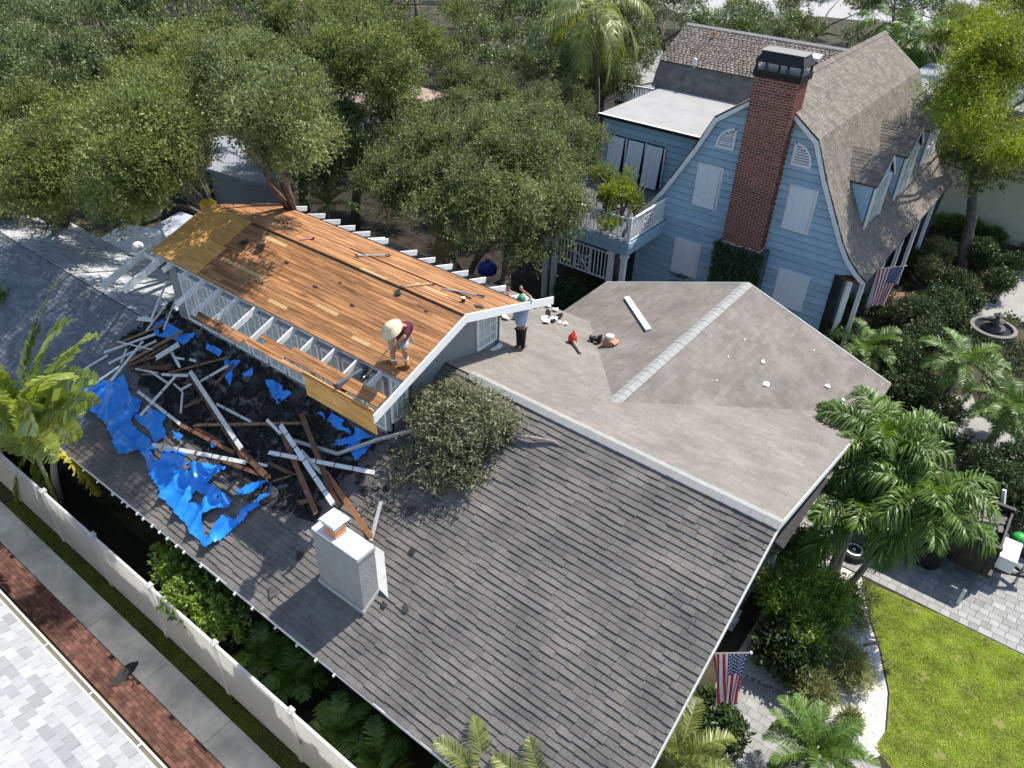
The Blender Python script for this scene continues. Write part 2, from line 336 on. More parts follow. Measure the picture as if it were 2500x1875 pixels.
tiles.sort(key=lambda t: (O+V*t[1]+Vector((t[0], 0, H*0))-Vector((0, 0, H))).length if inview(O+V*t[1]+Vector((t[0]+.15, 0, 0)), 60) else 1e6); rest = MB(); tl = []
for i, (xx, v0) in enumerate(tiles):
    mb = MB() if i < 300 else rest; t = .02+r.uniform(0, .01); b0 = len(mb.v)
    q = [(xx+.004, v0), (xx+.331, v0), (xx+.331, v0+.23), (xx+.004, v0+.23)]
    top = [O+V*p[1]+Vector((p[0], 0, 0))+Nn*(.012+(t if p[1] == v0 else -.006)) for p in q]
    mb.v += [tuple(p) for p in top]+[tuple(p-Nn*.03) for p in top]; mb.f.append((b0+3, b0+2, b0+1, b0)); 
    for k in range(4): k2 = (k+1) % 4; mb.f.append((b0+k, b0+k2, b0+4+k2, b0+4+k))
    ti = r.choice((0.0, .5, .75, 1.0, 1.0))
    if i < 300: mb.build('tile', tilem, nb, tint=[ti]*8)
    else: tl += [ti]*8
stuff(rest.build('tile_field', tilem, nb, tint=tl))
# ================================================================ cottage
K = 1.0397; kz = lambda z: H-(H-z)*K
YE, ZE, XG, YR, ZR = 5.606, 2.60, -2.171, 11.677, 6.213; SF = .5952; SB = .27
XL = -19.45                                    # left end of the tall part
pf = lambda p, h=0: apl(p, (0, -SF, 1), ZE-SF*YE+h*sqrt(1+SF*SF))
pb = lambda p, h=0: apl(p, (0, SB, 1), ZR+SB*YR+h*sqrt(1+SB*SB))
cot = thing('cottage', 'low grey shingled cottage with its upper roof stripped to bare boards', 'house', (-10, 11, 0))
def zf(y): return ZE+SF*(y-YE)
def zb(y): return ZR-SB*(y-YR)
YLR = 9.26; ZLR = zf(YLR)                      # lower left ridge
YBE = 18.1; WX, WZ, WY1 = -7.0, 5.70, 21.5; SW = .345
# walls
wl = MB()
wl.prism([(XG-.8, YE+.9, 0), (XG-.8, YE+.9, zf(YE+.9)-.14), (XG-.8, YR, ZR-.14), (XG-.8, YBE-.3, zb(YBE-.3)-.14), (XG-.8, YBE-.3, 0)], (-.2, 0, 0))
MB().abox(-33, XG-.85, YE+.9, YE+1.1, 0, ZE+.4).build('front_wall', mat('shade_dark_wall', (.03, .032, .035), .8, .2, 2.0), cot); wl.abox(-33, -32.8, YE+.5, 11.4, 0, 3.9); wl.abox(XL-.2, -11.7, YBE-.5, YBE-.3, 0, zb(YBE)-.15)  # front wall coloured near black to stand in for deep eave shade
wl.abox(-11.9, -11.7, YBE-.5, WY1-.3, 0, 3.9); wl.abox(-11.7, -2.7, WY1-.5, WY1-.3, 0, 4.0)
wl.build('wall', M['grey_wall'], cot)
bw = MB(); bw.abox(XG-.79, XG-.7, YE+.9, YE+4.6, 0, 1.15); bw.build('brick_base', M['brick_pave'], cot)
# decks (the sheet under the shingles)
def slab(mb, pts, n, t=.10):
    n = Vector(n).normalized(); mb.prism([Vector(p)-n*.004 for p in pts], -n*t)
nf = Vector((0, -SF, 1)).normalized(); nbk = Vector((0, SB, 1)).normalized()
fr = MB(); slab(fr, [(XL, YE, ZE), (XG, YE, ZE), (XG, YR, ZR), (XL, YR, ZR)], nf); slab(fr, [(-33.5, YE, ZE), (XL-.001, YE, ZE), (XL-.001, YLR, ZLR), (-33.5, YLR, ZLR)], nf)
fr = fr.build('front_roof', M['felt'], cot)
Vf = Vector((0, 1, SF)).normalized(); LF = (YR-YE)*sqrt(1+SF*SF); LL = (YLR-YE)*sqrt(1+SF*SF)
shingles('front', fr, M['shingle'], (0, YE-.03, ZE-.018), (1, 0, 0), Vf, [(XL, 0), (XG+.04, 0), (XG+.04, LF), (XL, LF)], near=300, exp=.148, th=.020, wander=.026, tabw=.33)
shingles('left', fr, M['shingle_left'], (0, YE-.03, ZE-.018), (1, 0, 0), Vf, [(-33.5, 0), (XL, 0), (XL, LL), (-33.5, LL)], exp=.148, th=.015, wander=.022, tabw=.33)
br = MB(); slab(br, [(XL, YR, ZR), (XG, YR, ZR), (XG, YBE, zb(YBE)), (XL, YBE, zb(YBE))], nbk); br = br.build('back_roof', M['felt'], cot)
Vb = Vector((0, -1, SB)).normalized(); LB = (YBE-YR)*sqrt(1+SB*SB)
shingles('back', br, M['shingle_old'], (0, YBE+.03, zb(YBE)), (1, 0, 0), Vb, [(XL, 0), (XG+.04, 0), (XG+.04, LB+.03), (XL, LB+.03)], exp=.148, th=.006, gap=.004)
SLB = .30; LLB = 2.75*sqrt(1+SLB**2); nlb = Vector((0, SLB, 1)).normalized(); yl1 = YLR+2.75; zl1 = ZLR-SLB*2.75
lb = MB(); slab(lb, [(-33.5, YLR, ZLR), (XL, YLR, ZLR), (XL, yl1, zl1), (-33.5, yl1, zl1)], nlb); lb = lb.build('left_back_roof', M['felt'], cot)
shingles('leftback', lb, M['shingle_blue'], (0, yl1, zl1), (1, 0, 0), Vector((0, -1, SLB)), [(-33.5, 0), (XL, 0), (XL, LLB), (-33.5, LLB)], exp=.148, th=.006)
# rear wing
zw = lambda x: WZ-SW*abs(x-WX)
xwl, xwr = -12.0, -2.2; wys = 13.35
for nm, xe, sg in (('left', xwl, -1), ('right', xwr, 1)):
    n = Vector((sg*SW, 0, 1)).normalized(); wr = MB(); slab(wr, [(WX, wys, WZ), (xe, wys, zw(xe)), (xe, WY1, zw(xe)), (WX, WY1, WZ)], n, .08); wr = wr.build('rear_wing_roof', M['felt'], cot)
    Lw = abs(xe-WX)*sqrt(1+SW*SW); Vw = Vector((-sg, 0, SW)).normalized(); y0 = YR+2.0
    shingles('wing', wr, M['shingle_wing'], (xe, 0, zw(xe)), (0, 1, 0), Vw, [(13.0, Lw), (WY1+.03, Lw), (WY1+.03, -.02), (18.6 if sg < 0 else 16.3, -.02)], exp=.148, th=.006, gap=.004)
# ridge caps: pieces of ridge shingle, one after another
def ridgecap(a, b, dirs, mt, wd=.17, step=.2, parent=cot, rise=.035, name='ridge_cap'):
    a, b = Vector(a), Vector(b); n = int((b-a).length/step); e = (b-a)/n; r = random.Random(n)
    for i in range(n):
        p = a+e*i; mb = MB(); up = Vector((0, 0, rise+r.uniform(0, .006)))
        for dv in dirs:
            dv = Vector(dv).normalized()*wd; q = [p+up, p+e*1.06+up*.8, p+e*1.06+dv+up*.8, p+dv+up]
            mb.prism(q, Vector((0, 0, -.02)))
        mb.build(name, mt, parent)
ridgecap((-9.95, YR, ZR), (XG+.05, YR, ZR), [(0, -1, -SF), (0, 1, -SB)], M['ridge'], .16, .3, rise=.06)
ridgecap((WX, 13.5, WZ), (WX, WY1+.03, WZ), [(-1, 0, -SW), (1, 0, -SW)], M['ridge'], .17, .25)
# gutter brackets and drip edge along the front eave, white rake edges
eg = MB(); eg.abox(-33.5, XG+.05, YE-.055, YE-.035, ZE-.11, ZE-.012); eg = eg.build('drip_edge', M['white_old'], cot)
for p in ((700, 0), (765, 40), (852, 112), (943, 185), (1035, 258), (1134, 340), (1232, 425), (1337, 505), (1438, 588), (1540, 677), (1680, 790), (1808, 895), (1922, 985), (2030, 1075)):
    x0 = az(Zp(p, R1), ZE-.02).x; MB().box((x0, YE-.09, ZE-.045), (.014, 0, 0), (0, .045, 0), (0, 0, .03)).build('gutter_hanger', M['white'], eg)
for k in range(10): x0 = -13.4-.72*(k+1); MB().box((x0, YE-.09, ZE-.045), (.014, 0, 0), (0, .045, 0), (0, 0, .03)).build('gutter_hanger', M['white'], eg)
rk = MB(); rk.prism([(XG+.045, YE-.05, zf(YE-.05)+.015), (XG+.045, YR, ZR+.02), (XG+.045, YR, ZR-.15), (XG+.045, YE-.05, zf(YE-.05)-.15)], (.025, 0, 0)); rk.prism([(XG+.045, YR, ZR+.02), (XG+.045, YBE, zb(YBE)+.015), (XG+.045, YBE, zb(YBE)-.15), (XG+.045, YR, ZR-.15)], (.025, 0, 0))
rk.build('rake_board', M['white_old'], cot)
rk = MB()
for x0, x1 in ((WX, xwl), (WX, xwr)): rk.prism([(x0, WY1+.05, zw(x0)+.012), (x1, WY1+.05, zw(x1)+.012), (x1, WY1+.05, zw(x1)-.14), (x0, WY1+.05, zw(x0)-.14)], (0, .025, 0))
rk.build('rake_board', M['white_old'], cot)
# ---------------------------------------------------------------- chimney with white cap, flue and hood
cf = [pf(Zp(p, (600, 1200, 1500, 1875))) for p in ((450, 530), (715, 750))]; cy = (cf[0].y+cf[1].y)/2
ctop = [ay(Zp(p, (600, 1200, 1500, 1875)), cy) for p in ((398, 225), (655, 400))]
cx0, cx1 = (cf[0].x+ctop[0].x)/2, (cf[1].x+ctop[1].x)/2; cz = (ctop[0].z+ctop[1].z)/2; cd_ = .48
ch = MB(); 
for k, (z0, z1, ins) in enumerate(((1.5, cz-.14, 0), (cz-.14, cz-.05, -.018))): ch.abox(cx0+ins, cx1-ins, cy+ins, cy+cd_-ins, z0, z1)
ch = ch.build('chimney', M['stucco'], cot)
bmod = ch.modifiers.new('soft', 'BEVEL'); bmod.width = .012; bmod.segments = 2
cp_ = MB(); cp_.abox(cx0-.01, cx1+.01, cy-.01, cy+cd_+.01, cz-.05, cz+.015); cp_ = cp_.build('chimney_cap', M['white_cap'], ch); bm = cp_.modifiers.new('soft', 'BEVEL'); bm.width = .03; bm.segments = 3
fx = cx0+.36*(cx1-cx0); fy = cy+.24
fl = MB(); fl.abox(fx-.17, fx+.17, fy-.15, fy+.15, cz, cz+.27); fl = fl.build('flue', M['clay'], ch)
hd = MB(); hd.abox(fx-.20, fx+.20, fy-.18, fy+.18, cz+.27, cz+.30)
hood = hd.build('flue_collar', M['steel'], ch)
ms = MB()
for k in range(17):
    t = k/16; 
    for (xa, ya, xb, yb) in ((-.18, -.16, .18, -.16), (.18, -.16, .18, .16), (-.18, .16, .18, .16), (-.18, -.16, -.18, .16)):
        px_, py_ = fx+xa+(xb-xa)*t, fy+ya+(yb-ya)*t; ms.abox(px_-.004, px_+.004, py_-.004, py_+.004, cz+.30, cz+.39)
ms.build('hood_mesh', M['steel'], ch)
hp = MB(); hp.abox(fx-.245, fx+.245, fy-.225, fy+.225, cz+.385, cz+.40); hp.abox(fx-.225, fx+.225, fy-.205, fy+.205, cz+.40, cz+.43)
hp = hp.build('hood', M['white'], ch); bm = hp.modifiers.new('soft', 'BEVEL'); bm.width = .02; bm.segments = 2
fs = MB()
y1 = cy+cd_
fs.prism([(cx0-.03, cy-.03, zf(cy)-.03), (cx1+.03, cy-.03, zf(cy)-.03), (cx1+.03, cy-.03, zf(cy)+.12), (cx0-.03, cy-.03, zf(cy)+.12)], (0, .028, 0))
fs.prism([(cx1+.002, cy, zf(cy)-.03), (cx1+.002, y1, zf(y1)-.03), (cx1+.002, y1, zf(y1)+.12), (cx1+.002, cy, zf(cy)+.12)], (.03, 0, 0))
fs.prism([(cx0-.03, cy, zf(cy)-.03), (cx0-.03, y1, zf(y1)-.03), (cx0-.03, y1, zf(y1)+.12), (cx0-.03, cy, zf(cy)+.12)], (.028, 0, 0))
fs.build('chimney_flashing', M['flashing'], cot)
ck = MB(); xm = (cx0+cx1)/2; yk = y1+.62                     # cricket behind the chimney
zt = zf(y1)+.32
ck.face([(cx0-.02, y1, zf(y1)+.02), (xm, y1, zt), (xm, yk, zf(yk)+.03)]); ck.face([(xm, y1, zt), (cx1+.30, y1-.02, zf(y1)+.02), (xm+.25, yk, zf(yk)+.03), (xm, yk, zf(yk)+.03)]); ck.face([(cx0-.02, y1, zf(y1)+.02), (cx1+.30, y1, zf(y1)+.02), (xm, y1, zt)])
ck.build('cricket', M['flashing'], cot)
# ---------------------------------------------------------------- raised clerestory over the ridge
XW0, XW1, YW0, YW1 = XL+.05, -10.76, 9.72, 13.8
PZ, DF, DB = 7.85, .364, .30                    # its ridge height and slopes
dz = lambda y: PZ-DF*(YR-y) if y < YR else PZ-DB*(y-YR)
XD0, XD1 = -19.75, -10.08                       # ends of the boarded deck
up = MB()
up.prism([(XW1, YW0, zf(YW0)-.1), (XW1, YR, ZR-.1), (XW1, YW1, zb(YW1)-.1), (XW1, YW1, dz(YW1)-.14), (XW1, YR, PZ-.14), (XW1, YW0, dz(YW0)-.14)], (-.12, 0, 0))
up.prism([(XW0, YW0, zf(YW0)-1.2), (XW0, YW1, zb(YW1)-.6), (XW0, YW1, dz(YW1)-.14), (XW0, YR, PZ-.14), (XW0, YW0, dz(YW0)-.14)], (.12, 0, 0))
up.abox(XW0, XW1, YW0-.0, YW0+.10, zf(YW0)-.1, zf(YW0)+.17); up.abox(XW0, XW1, YW0+.06, YW0+.12, zf(YW0)+.17, dz(YW0)-.02)
up.abox(XW0, XW1, YW1-.12, YW1, zb(YW1)-.1, dz(YW1)-.14); up.abox(XW0, XW0+.42, YW0-.004, YW0+.06, zf(YW0)-.1, dz(YW0)-.16)
up.build('clerestory_wall', M['grey_wall'], cot)
NW = 11; zs, zt = zf(YW0)+.17, dz(YW0)-.42; xa, xb = XW0+.45, XW1-.06; ww = (xb-xa)/NW
def window(x0, x1, y, z0, z1, parent, cols=2, rows=3, out=-1):
    """white sash facing -Y: frame, glass with curtain, glazing bars"""
    f = MB(); t = .055
    f.abox(x0, x0+t, y-.05, y+.05, z0, z1); f.abox(x1-t, x1, y-.05, y+.05, z0, z1); f.abox(x0+t, x1-t, y-.05, y+.05, z0, z0+t); f.abox(x0+t, x1-t, y-.05, y+.05, z1-t, z1)
    f = f.build('window', M['trim'], parent); MB().abox(x0+t, x1-t, y+.0, y+.012, z0+t, z1-t).build('pane', M['lace'], f)
    m_ = MB()
    for k in range(1, cols): xx = x0+(x1-x0)*k/cols; m_.abox(xx-.012, xx+.012, y-.022, y-.001, z0+t, z1-t)
    for k in range(1, rows): zz = z0+(z1-z0)*k/rows; m_.abox(x0+t, x1-t, y-.02, y-.002, zz-.012, zz+.012)
    m_.build('glazing_bar', M['trim'], f); return f
for k in range(NW): window(xa+k*ww+.05, xa+(k+1)*ww-.05, YW0+.02, zs, zt, cot)
# gable-end windows (facing +X) : one near each corner
def xwindow(x, y0, y1, z0, z1a, z1b, parent, cols, rows):
    """glazed panel facing +X whose head may slope from z1a to z1b"""
    f = MB(); t = .06
    f.prism([(x, y0, z0), (x, y0+t, z0), (x, y0+t, z1a), (x, y0, z1a)], (.05, 0, 0)); f.prism([(x, y1-t, z0), (x, y1, z0), (x, y1, z1b), (x, y1-t, z1b)], (.05, 0, 0))
    f.prism([(x, y0+t, z0), (x, y1-t, z0), (x, y1-t, z0+t), (x, y0+t, z0+t)], (.05, 0, 0)); f.prism([(x, y0+t, z1a-t), (x, y1-t, z1b-t), (x, y1-t, z1b), (x, y0+t, z1a)], (.05, 0, 0))
    f = f.build('window', M['trim'], parent); zl = min(z1a, z1b)
    MB().prism([(x+.004, y0+t, z0+t), (x+.004, y1-t, z0+t), (x+.004, y1-t, z1b-t), (x+.004, y0+t, z1a-t)], (.012, 0, 0)).build('pane', M['lace'], f)
    m_ = MB()
    for k in range(1, cols): yy = y0+(y1-y0)*k/cols; m_.abox(x+.018, x+.036, yy-.012, yy+.012, z0+t, z1a+(z1b-z1a)*k/cols-t)
    for k in range(1, rows): zz = z0+(zl-z0)*k/rows; m_.abox(x+.018, x+.034, y0+t, y1-t, zz-.012, zz+.012)
    m_.build('glazing_bar', M['trim'], f)
Z4 = (900, 700, 1300, 1000)
wa, wb_ = ax(Zp((1450, 880), Z4), XW1).y, ax(Zp((1700, 700), Z4), XW1).y
xwindow(XW1, wa, wb_+.05, zb(wa)+.05, dz(wa)-.22, dz(wb_)-.22, cot, 3, 4)
MB().abox(XW1+.05, XW1+.16, wa-.05, wb_+.15, zb(wb_)+.02, zb(wb_)+.09).build('sill', M['trim'], cot)
wa, wb_ = YW0+.04, ax(Zp((515, 1440), Z4), XW1).y
xwindow(XW1, wa, wb_, zf(wa)+.42, dz(wa)-.20, dz(wb_)-.2, cot, 3, 3)
MB().abox(XW1, XW1+.03, wb_+.01, wb_+.16, zf(wb_)-.02, dz(wb_)-.18).build('corner_board', M['siding_dark'], cot)
MB().abox(XW1, XW1+.03, YW1-.14, YW1, zb(YW1), dz(YW1)-.18).build('corner_board', M['siding_dark'], cot)
# boarded deck: every board its own piece, in rows along the ridge
YC, YD = 9.60, 14.02                            # front and back edge of the boards still in place
dk = MB(); 
for y0, y1 in ((YC+.06, YR), (YR, YD-.04)): dk.prism([(XD0+.1, y0, dz(y0)-.045), (XD1-.02, y0, dz(y0)-.045), (XD1-.02, y1, dz(y1)-.045), (XD0+.1, y1, dz(y1)-.045)], (0, 0, -.04))
dk = dk.build('clerestory_deck', M['felt'], cot)
r = random.Random(21); pw = .118
PALE = {True: [], False: []}
for pa, pb_ in (((540, 632), (650, 688)), ((652, 735), (697, 756)), ((777, 739), (828, 765)), ((640, 575), (700, 600)), ((860, 820), (905, 840)), ((1015, 690), (1100, 722)), ((880, 655), (940, 682))):
    qa, qb = (apl(q, (0, -DF, 1), PZ-DF*YR) for q in (pa, pb_)); fs_ = True
    if qa.y > YR: qa, qb = (apl(q, (0, DB, 1), PZ+DB*YR) for q in (pa, pb_)); fs_ = False
    ym = (qa.y+qb.y)/2; PALE[fs_].append((qa.x, qb.x, abs(ym-(YC if fs_ else YR))*sqrt(1+(DF if fs_ else DB)**2)))
def boards(y0, y1, sgn):
    s_ = DF if y0 < YR else DB; L = (y1-y0)*sqrt(1+s_*s_); rows = int(L/pw); vdir = Vector((0, 1, s_ if y0 < YR else -s_)).normalized(); nn = Vector((0, -s_ if y0 < YR else s_, 1)).normalized()
    base = Vector((0, y0, dz(y0)))
    for j in range(rows):
        xx = XD0+r.uniform(-.03, .03); yell = (y0 < YR)
        x_start = -18.3+.02*j if yell else XD0+r.uniform(0, .1)
        xx = x_start if yell else xx
        first = True; pl_row = [(a_, c_) for a_, c_, v_ in PALE[y0 < YR] if pw*j <= v_ < pw*(j+1)]
        while xx < XD1-.02:
            ln = r.choice((1.2, 1.8, 2.4, 3.0, 3.6))*r.uniform(.9, 1.1)
            if first: ln *= r.uniform(.3, 1); first = False
            xe = min(xx+ln, XD1); 
            if XD1-xe < .4: xe = XD1
            for a_, c_ in pl_row:
                if xx < a_-.02 < xe: xe = a_
                elif abs(xx-a_) < .03: xe = c_
            gap_here = (not yell) and j in (9,) and -14.6 < (xx+xe)/2 < -11.2
            mt = M['plank']
            if any(a_-.02 <= xx and xe <= c_+.02 for a_, c_ in pl_row): mt = M['plank_pale']
            off = r.uniform(-.004, .005)
            if not gap_here:
                c = base+vdir*(pw*(j+.5))+nn*(off-.02)+Vector(((xx+xe)/2, 0, 0)); MB().box(c, ((xe-xx)/2-.003, 0, 0), vdir*(pw/2-.0042), nn*.02).build('plank', mt, dk)
            xx = xe
boards(YC, YR, 1); boards(YR, YD, -1)
# yellow plywood sheets at the left end of the front slope
vd = Vector((0, 1, DF)).normalized(); nn = Vector((0, -DF, 1)).normalized(); Lc = (YR-YC)*sqrt(1+DF*DF)
for a_, c_, v0, v1 in ((XD0-.12, -18.55, 0.0, 1.12), (XD0-.12, -18.75, 1.125, Lc-.01), (-18.545, -17.75, .0, 1.12), (-18.745, -17.9, 1.125, Lc-.01)):
    MB().box(Vector((0, YC, dz(YC)))+vd*((v0+v1)/2)+nn*.004+Vector(((a_+c_)/2, 0, 0)), ((c_-a_)/2-.004, 0, 0), vd*((v1-v0)/2-.004), nn*.012).build('plywood_sheet', M['ply'], dk)
# rafters bared at the front, white; tails at the back
for k in range(NW+1):
    x0 = xa+k*ww-.0
    if k == 0: x0 = xa-.03
    y0 = 8.72 if k > 0 else 9.2
    if k < 2: y0 = 9.35
    MB().bar((x0, y0, dz(y0)-.13), (x0, YC+.15, dz(YC+.15)-.13), .05, .15).build('rafter', M['white_old'], cot)
MB().abox(XW0, XW1, YW0-.03, YW0+.03, dz(YW0)-.23, dz(YW0)-.17).build('wall_plate', M['white_old'], cot)
for x0, ya, yb_ in ((-20.18, 8.15, 9.9), (XW0-.02, 8.35, 9.75)):
    MB().bar((x0, ya, dz(ya)-.12), (x0, yb_, dz(yb_)-.12), .07, .2).build('rake_rafter', M['white_old'], cot)
MB().bar((-20.18, 9.55, dz(9.5)-.13), (XW0, 9.55, dz(9.5)-.13), .06, .14).build('lookout', M['white_old'], cot)
Z3 = (300, 540, 700, 840)
for p in ((690, 497), (735, 515), (770, 530), (800, 545), (835, 560), (868, 575), (900, 577), (975, 605), (1018, 623), (1058, 640), (1103, 655), (1147, 672), (1195, 692), (1243, 713)):
    q = apl(p, (0, DB, 1), PZ+DB*YR); x0 = q.x+.15; y1 = 14.85
    MB().bar((x0, YD-.3, dz(YD-.3)-.14), (x0, y1, dz(y1)-.14), .05, .15).build('rafter_tail', M['white_old'], cot)
MB().abox(XD0+.2, XD1-.05, YD, YD+.05, dz(YD)-.11, dz(YD)-.03).build('nailer', M['felt'], cot)
# gable rake boards with white trim
for ya, yb_ in ((8.62, YR), (YR, 15.25)):
    if ya < YR: pts = [(XD1+.012, ya, dz(ya)+.02), (XD1+.012, yb_, PZ+.02), (XD1+.012, yb_, PZ-.2), (XD1+.012, ya, dz(ya)-.2)]
    else: pts = [(XD1+.012, ya, PZ+.02), (XD1+.012, yb_, dz(yb_)+.02), (XD1+.012, yb_, dz(yb_)-.2), (XD1+.012, ya, PZ-.2)]
    MB().prism(pts, (.04, 0, 0)).build('rake_board', M['trim'], cot)
sf = MB()
for ya, yb_ in ((9.62, YR), (YR, 14.9)): sf.prism([(XW1, ya, dz(ya)-.15), (XD1+.01, ya, dz(ya)-.15), (XD1+.01, yb_, dz(yb_)-.15), (XW1, yb_, dz(yb_)-.15)], (0, 0, -.02))
sf.build('soffit', M['trim'], cot)
# plywood hung from the last rafters and the strip of old boards left on the rafter ends
yy = 8.70
for a_, c_ in ((-12.42, -11.22), (-11.215, -10.12)):
    MB().prism([(a_, yy, 6.80), (c_, yy, 6.80), (c_, yy+.02, 6.12), (a_, yy+.02, 6.12)], (0, .02, 0)).build('plywood_sheet', M['ply'], cot)
for k, (a_, c_, y0, y1) in enumerate(((-16.45, -14.6, 8.60, 8.70), (-15.9, -13.2, 8.71, 8.82), (-14.5, -10.2, 8.66, 8.76), (-14.0, -10.15, 8.83, 8.94), (-14.3, -10.15, 8.95, 9.04), (-13.2, -10.15, 9.05, 9.14), (-16.6, -14.6, 8.56, 8.60), (-16.5, -15.6, 8.71, 8.78))):
    MB().box(((a_+c_)/2, (y0+y1)/2, dz((y0+y1)/2)-.02), ((c_-a_)/2, 0, 0), (0, (y1-y0)/2, (y1-y0)/2*DF), (0, -.005, .016)).build('plank', M['plank'] if k < 6 else M['oldwood'], cot)
MB().abox(-11.35, -11.27, 8.75, YC+.05, dz(8.9)-.22, dz(9.3)-.05).build('post', M['siding_dark'], cot)
# ================================================================ blue gambrel house
R2 = (800, 0, 1700, 675); RR3 = (1600, 0, 2500, 675); RR6 = (1600, 600, 2500, 1275); RZ = (1300, 200, 1700, 500); RD = (2000, 150, 2500, 525); R5 = (2000, 450, 2500, 825)
YG = 28.155; HX = -9.75; YH1 = 40.8
prof = [(0, 9.80), (1.975, 8.42), (2.63, 7.07), (3.39, 5.71), (3.75, 5.08), (4.15, 4.52), (4.55, 4.14), (4.92, 3.88)]
bh = thing('gambrel_house', 'blue shingle roofed gambrel house with a tall brick chimney on its gable', 'house', (HX, YG, 0))
# clapboards: one board at a time, each cut to the gable outline
out = [(HX-x+.05, z-.12) for x, z in prof[::-1]]+[(HX+x-.05, z-.12) for x, z in prof[1:]]
def xat(z, side):
    if z <= 3.74: return HX+side*(4.62 if side < 0 else 3.88)
    for (xa_, za_), (xb_, zb_) in zip(prof[:-1], prof[1:]):
        if za_-.12 >= z >= zb_-.12: t = (za_-.12-z)/(za_-zb_); return HX+side*(xa_+t*(xb_-xa_)-.04)
    return HX
zz = 0.3; st = .285
while zz < 9.6:
    z2 = min(zz+st, 9.66)
    if z2 > 3.72 and zz < 3.75: pass
    pts = [(xat(zz, -1), YG-.048, zz), (xat(zz, 1), YG-.048, zz), (xat(z2-.028, 1), YG-.012, z2-.028), (xat(z2-.028, -1), YG-.012, z2-.028)]
    MB().prism(pts, (0, .035, 0)).build('clapboard', M['siding'], bh); zz = z2
bk = MB(); bk.prism([(HX-4.6, YG+.05, 0), (HX+3.88, YG+.05, 0), (HX+3.88, YG+.05, 3.7)]+[(HX+x-.1, YG+.05, z-.2) for x, z in prof[::-1]]+[(HX-x+.1, YG+.05, z-.2) for x, z in prof[1:]]+[(HX-4.6, YG+.05, 3.7)], (0, .1, 0))
bk.abox(HX+3.6, HX+3.86, YG+.2, YH1, 0, 3.9); bk.prism([(HX-4.6, YH1-.2, 0), (HX+4.6, YH1-.2, 0)]+[(HX+x-.1, YH1-.2, z-.2) for x, z in prof[::-1]]+[(HX-x+.1, YH1-.2, z-.2) for x, z in prof[1:]], (0, .1, 0)); bk.build('wall', M['siding_dark'], bh)  # dark backing shows through the board gaps, coloured to read as lap shadows
# roof: smooth shell plus shingle courses on every facet
shell = MB()
for sg in (1, -1):
    for (xa_, za_), (xb_, zb_) in zip(prof[:-1], prof[1:]):
        shell.prism([(HX+sg*xa_, YG-.22, za_), (HX+sg*xb_, YG-.22, zb_), (HX+sg*xb_, YH1+.2, zb_), (HX+sg*xa_, YH1+.2, za_)], (0, 0, -.09))
shell = shell.build('roof', M['felt'], bh)
for sg in (1, -1):
    for (xa_, za_), (xb_, zb_) in zip(prof[:-1], prof[1:]):
        if sg < 0 and za_ < 8: continue
        L = hypot(xb_-xa_, za_-zb_); V = Vector((sg*(xa_-xb_), 0, za_-zb_))
        shingles('main', shell, M['shingle_brown'], (HX+sg*xb_, 0, zb_+.003), (0, 1, 0), V, [(YG-.25, -.01), (YH1+.22, -.01), (YH1+.22, L+.01), (YG-.25, L+.01)], exp=.15 if L > .8 else L/max(1, round(L/.15)), tabw=.24, th=.010, gap=.014)
for k in range(46):
    y0 = YG-.22+.285*k; c = MB(); c.prism([(HX, y0, 9.85), (HX, y0+.30, 9.845), (HX+.16, y0+.30, 9.73), (HX+.16, y0, 9.735)], (0, 0, -.015)); c.prism([(HX-.16, y0, 9.735), (HX-.16, y0+.30, 9.73), (HX, y0+.30, 9.845), (HX, y0, 9.85)], (0, 0, -.015)); c.build('ridge_cap', M['shingle_brown'], bh, tint=[random.random()]*16)
# rake trim: white board under a dark drip edge, following the curve
for sg in (1, -1):
    tb = MB(); db = MB()
    for (xa_, za_), (xb_, zb_) in zip(prof[:-1], prof[1:]):
        tb.prism([(HX+sg*xa_, YG-.23, za_-.04), (HX+sg*xb_, YG-.23, zb_-.04), (HX+sg*(xb_-.13), YG-.23, zb_-.17), (HX+sg*max(0, xa_-.13), YG-.23, za_-.17)], (0, -.03, 0))
        db.prism([(HX+sg*xa_, YG-.262, za_+.015), (HX+sg*(xb_+.01), YG-.262, zb_+.01), (HX+sg*(xb_-.02), YG-.262, zb_-.04), (HX+sg*xa_, YG-.262, za_-.04)], (0, .05, 0))
    tb.build('rake_board', M['trim'], bh); db.build('drip_edge', M['dark'], bh)
# gable panels over the windows, frame behind each
def P2(p, reg=RR3, y=YG): q = ay(Zp(p, reg), y); return q
def panel(x0, x1, z0, z1, y=YG, tilt=.10, name='window'):
    f = MB(); f.abox(x0-.06, x1+.10, y-.075, y-.03, z0-.05, z1+.05); f = f.build(name, M['trim'], bh)
    n = 4; w_ = (x1-x0)/n; p = MB()
    for k in range(n): xa_ = x0+k*w_; p.prism([(xa_+.0015, y-.085, z1), (xa_+w_-.0015, y-.085, z1), (xa_+w_-.0015, y-.085-tilt, z0), (xa_+.0015, y-.085-tilt, z0)], (0, -.02, 0))
    p.build('storm_panel', M['panel'], f); return f
for pts, reg, tl in ((((270, 985), (410, 1005), (370, 1255), (230, 1215)), RR3, .09), (((820, 1115), (980, 1150), (915, 1400), (765, 1360)), RR3, .07), (((125, 1430), (280, 1470), (245, 1640), (100, 1640)), RR3, .03), (((750, 140), (925, 185), (875, 390), (705, 330)), RR6, .03)):
    q = [P2(p, reg) for p in pts]; x0 = (q[0].x+q[3].x)/2; x1 = (q[1].x+q[2].x)/2-.07; z1 = (q[0].z+q[1].z)/2; z0 = (q[2].z+q[3].z)/2
    panel(x0, x1, z0, z1, tilt=tl)
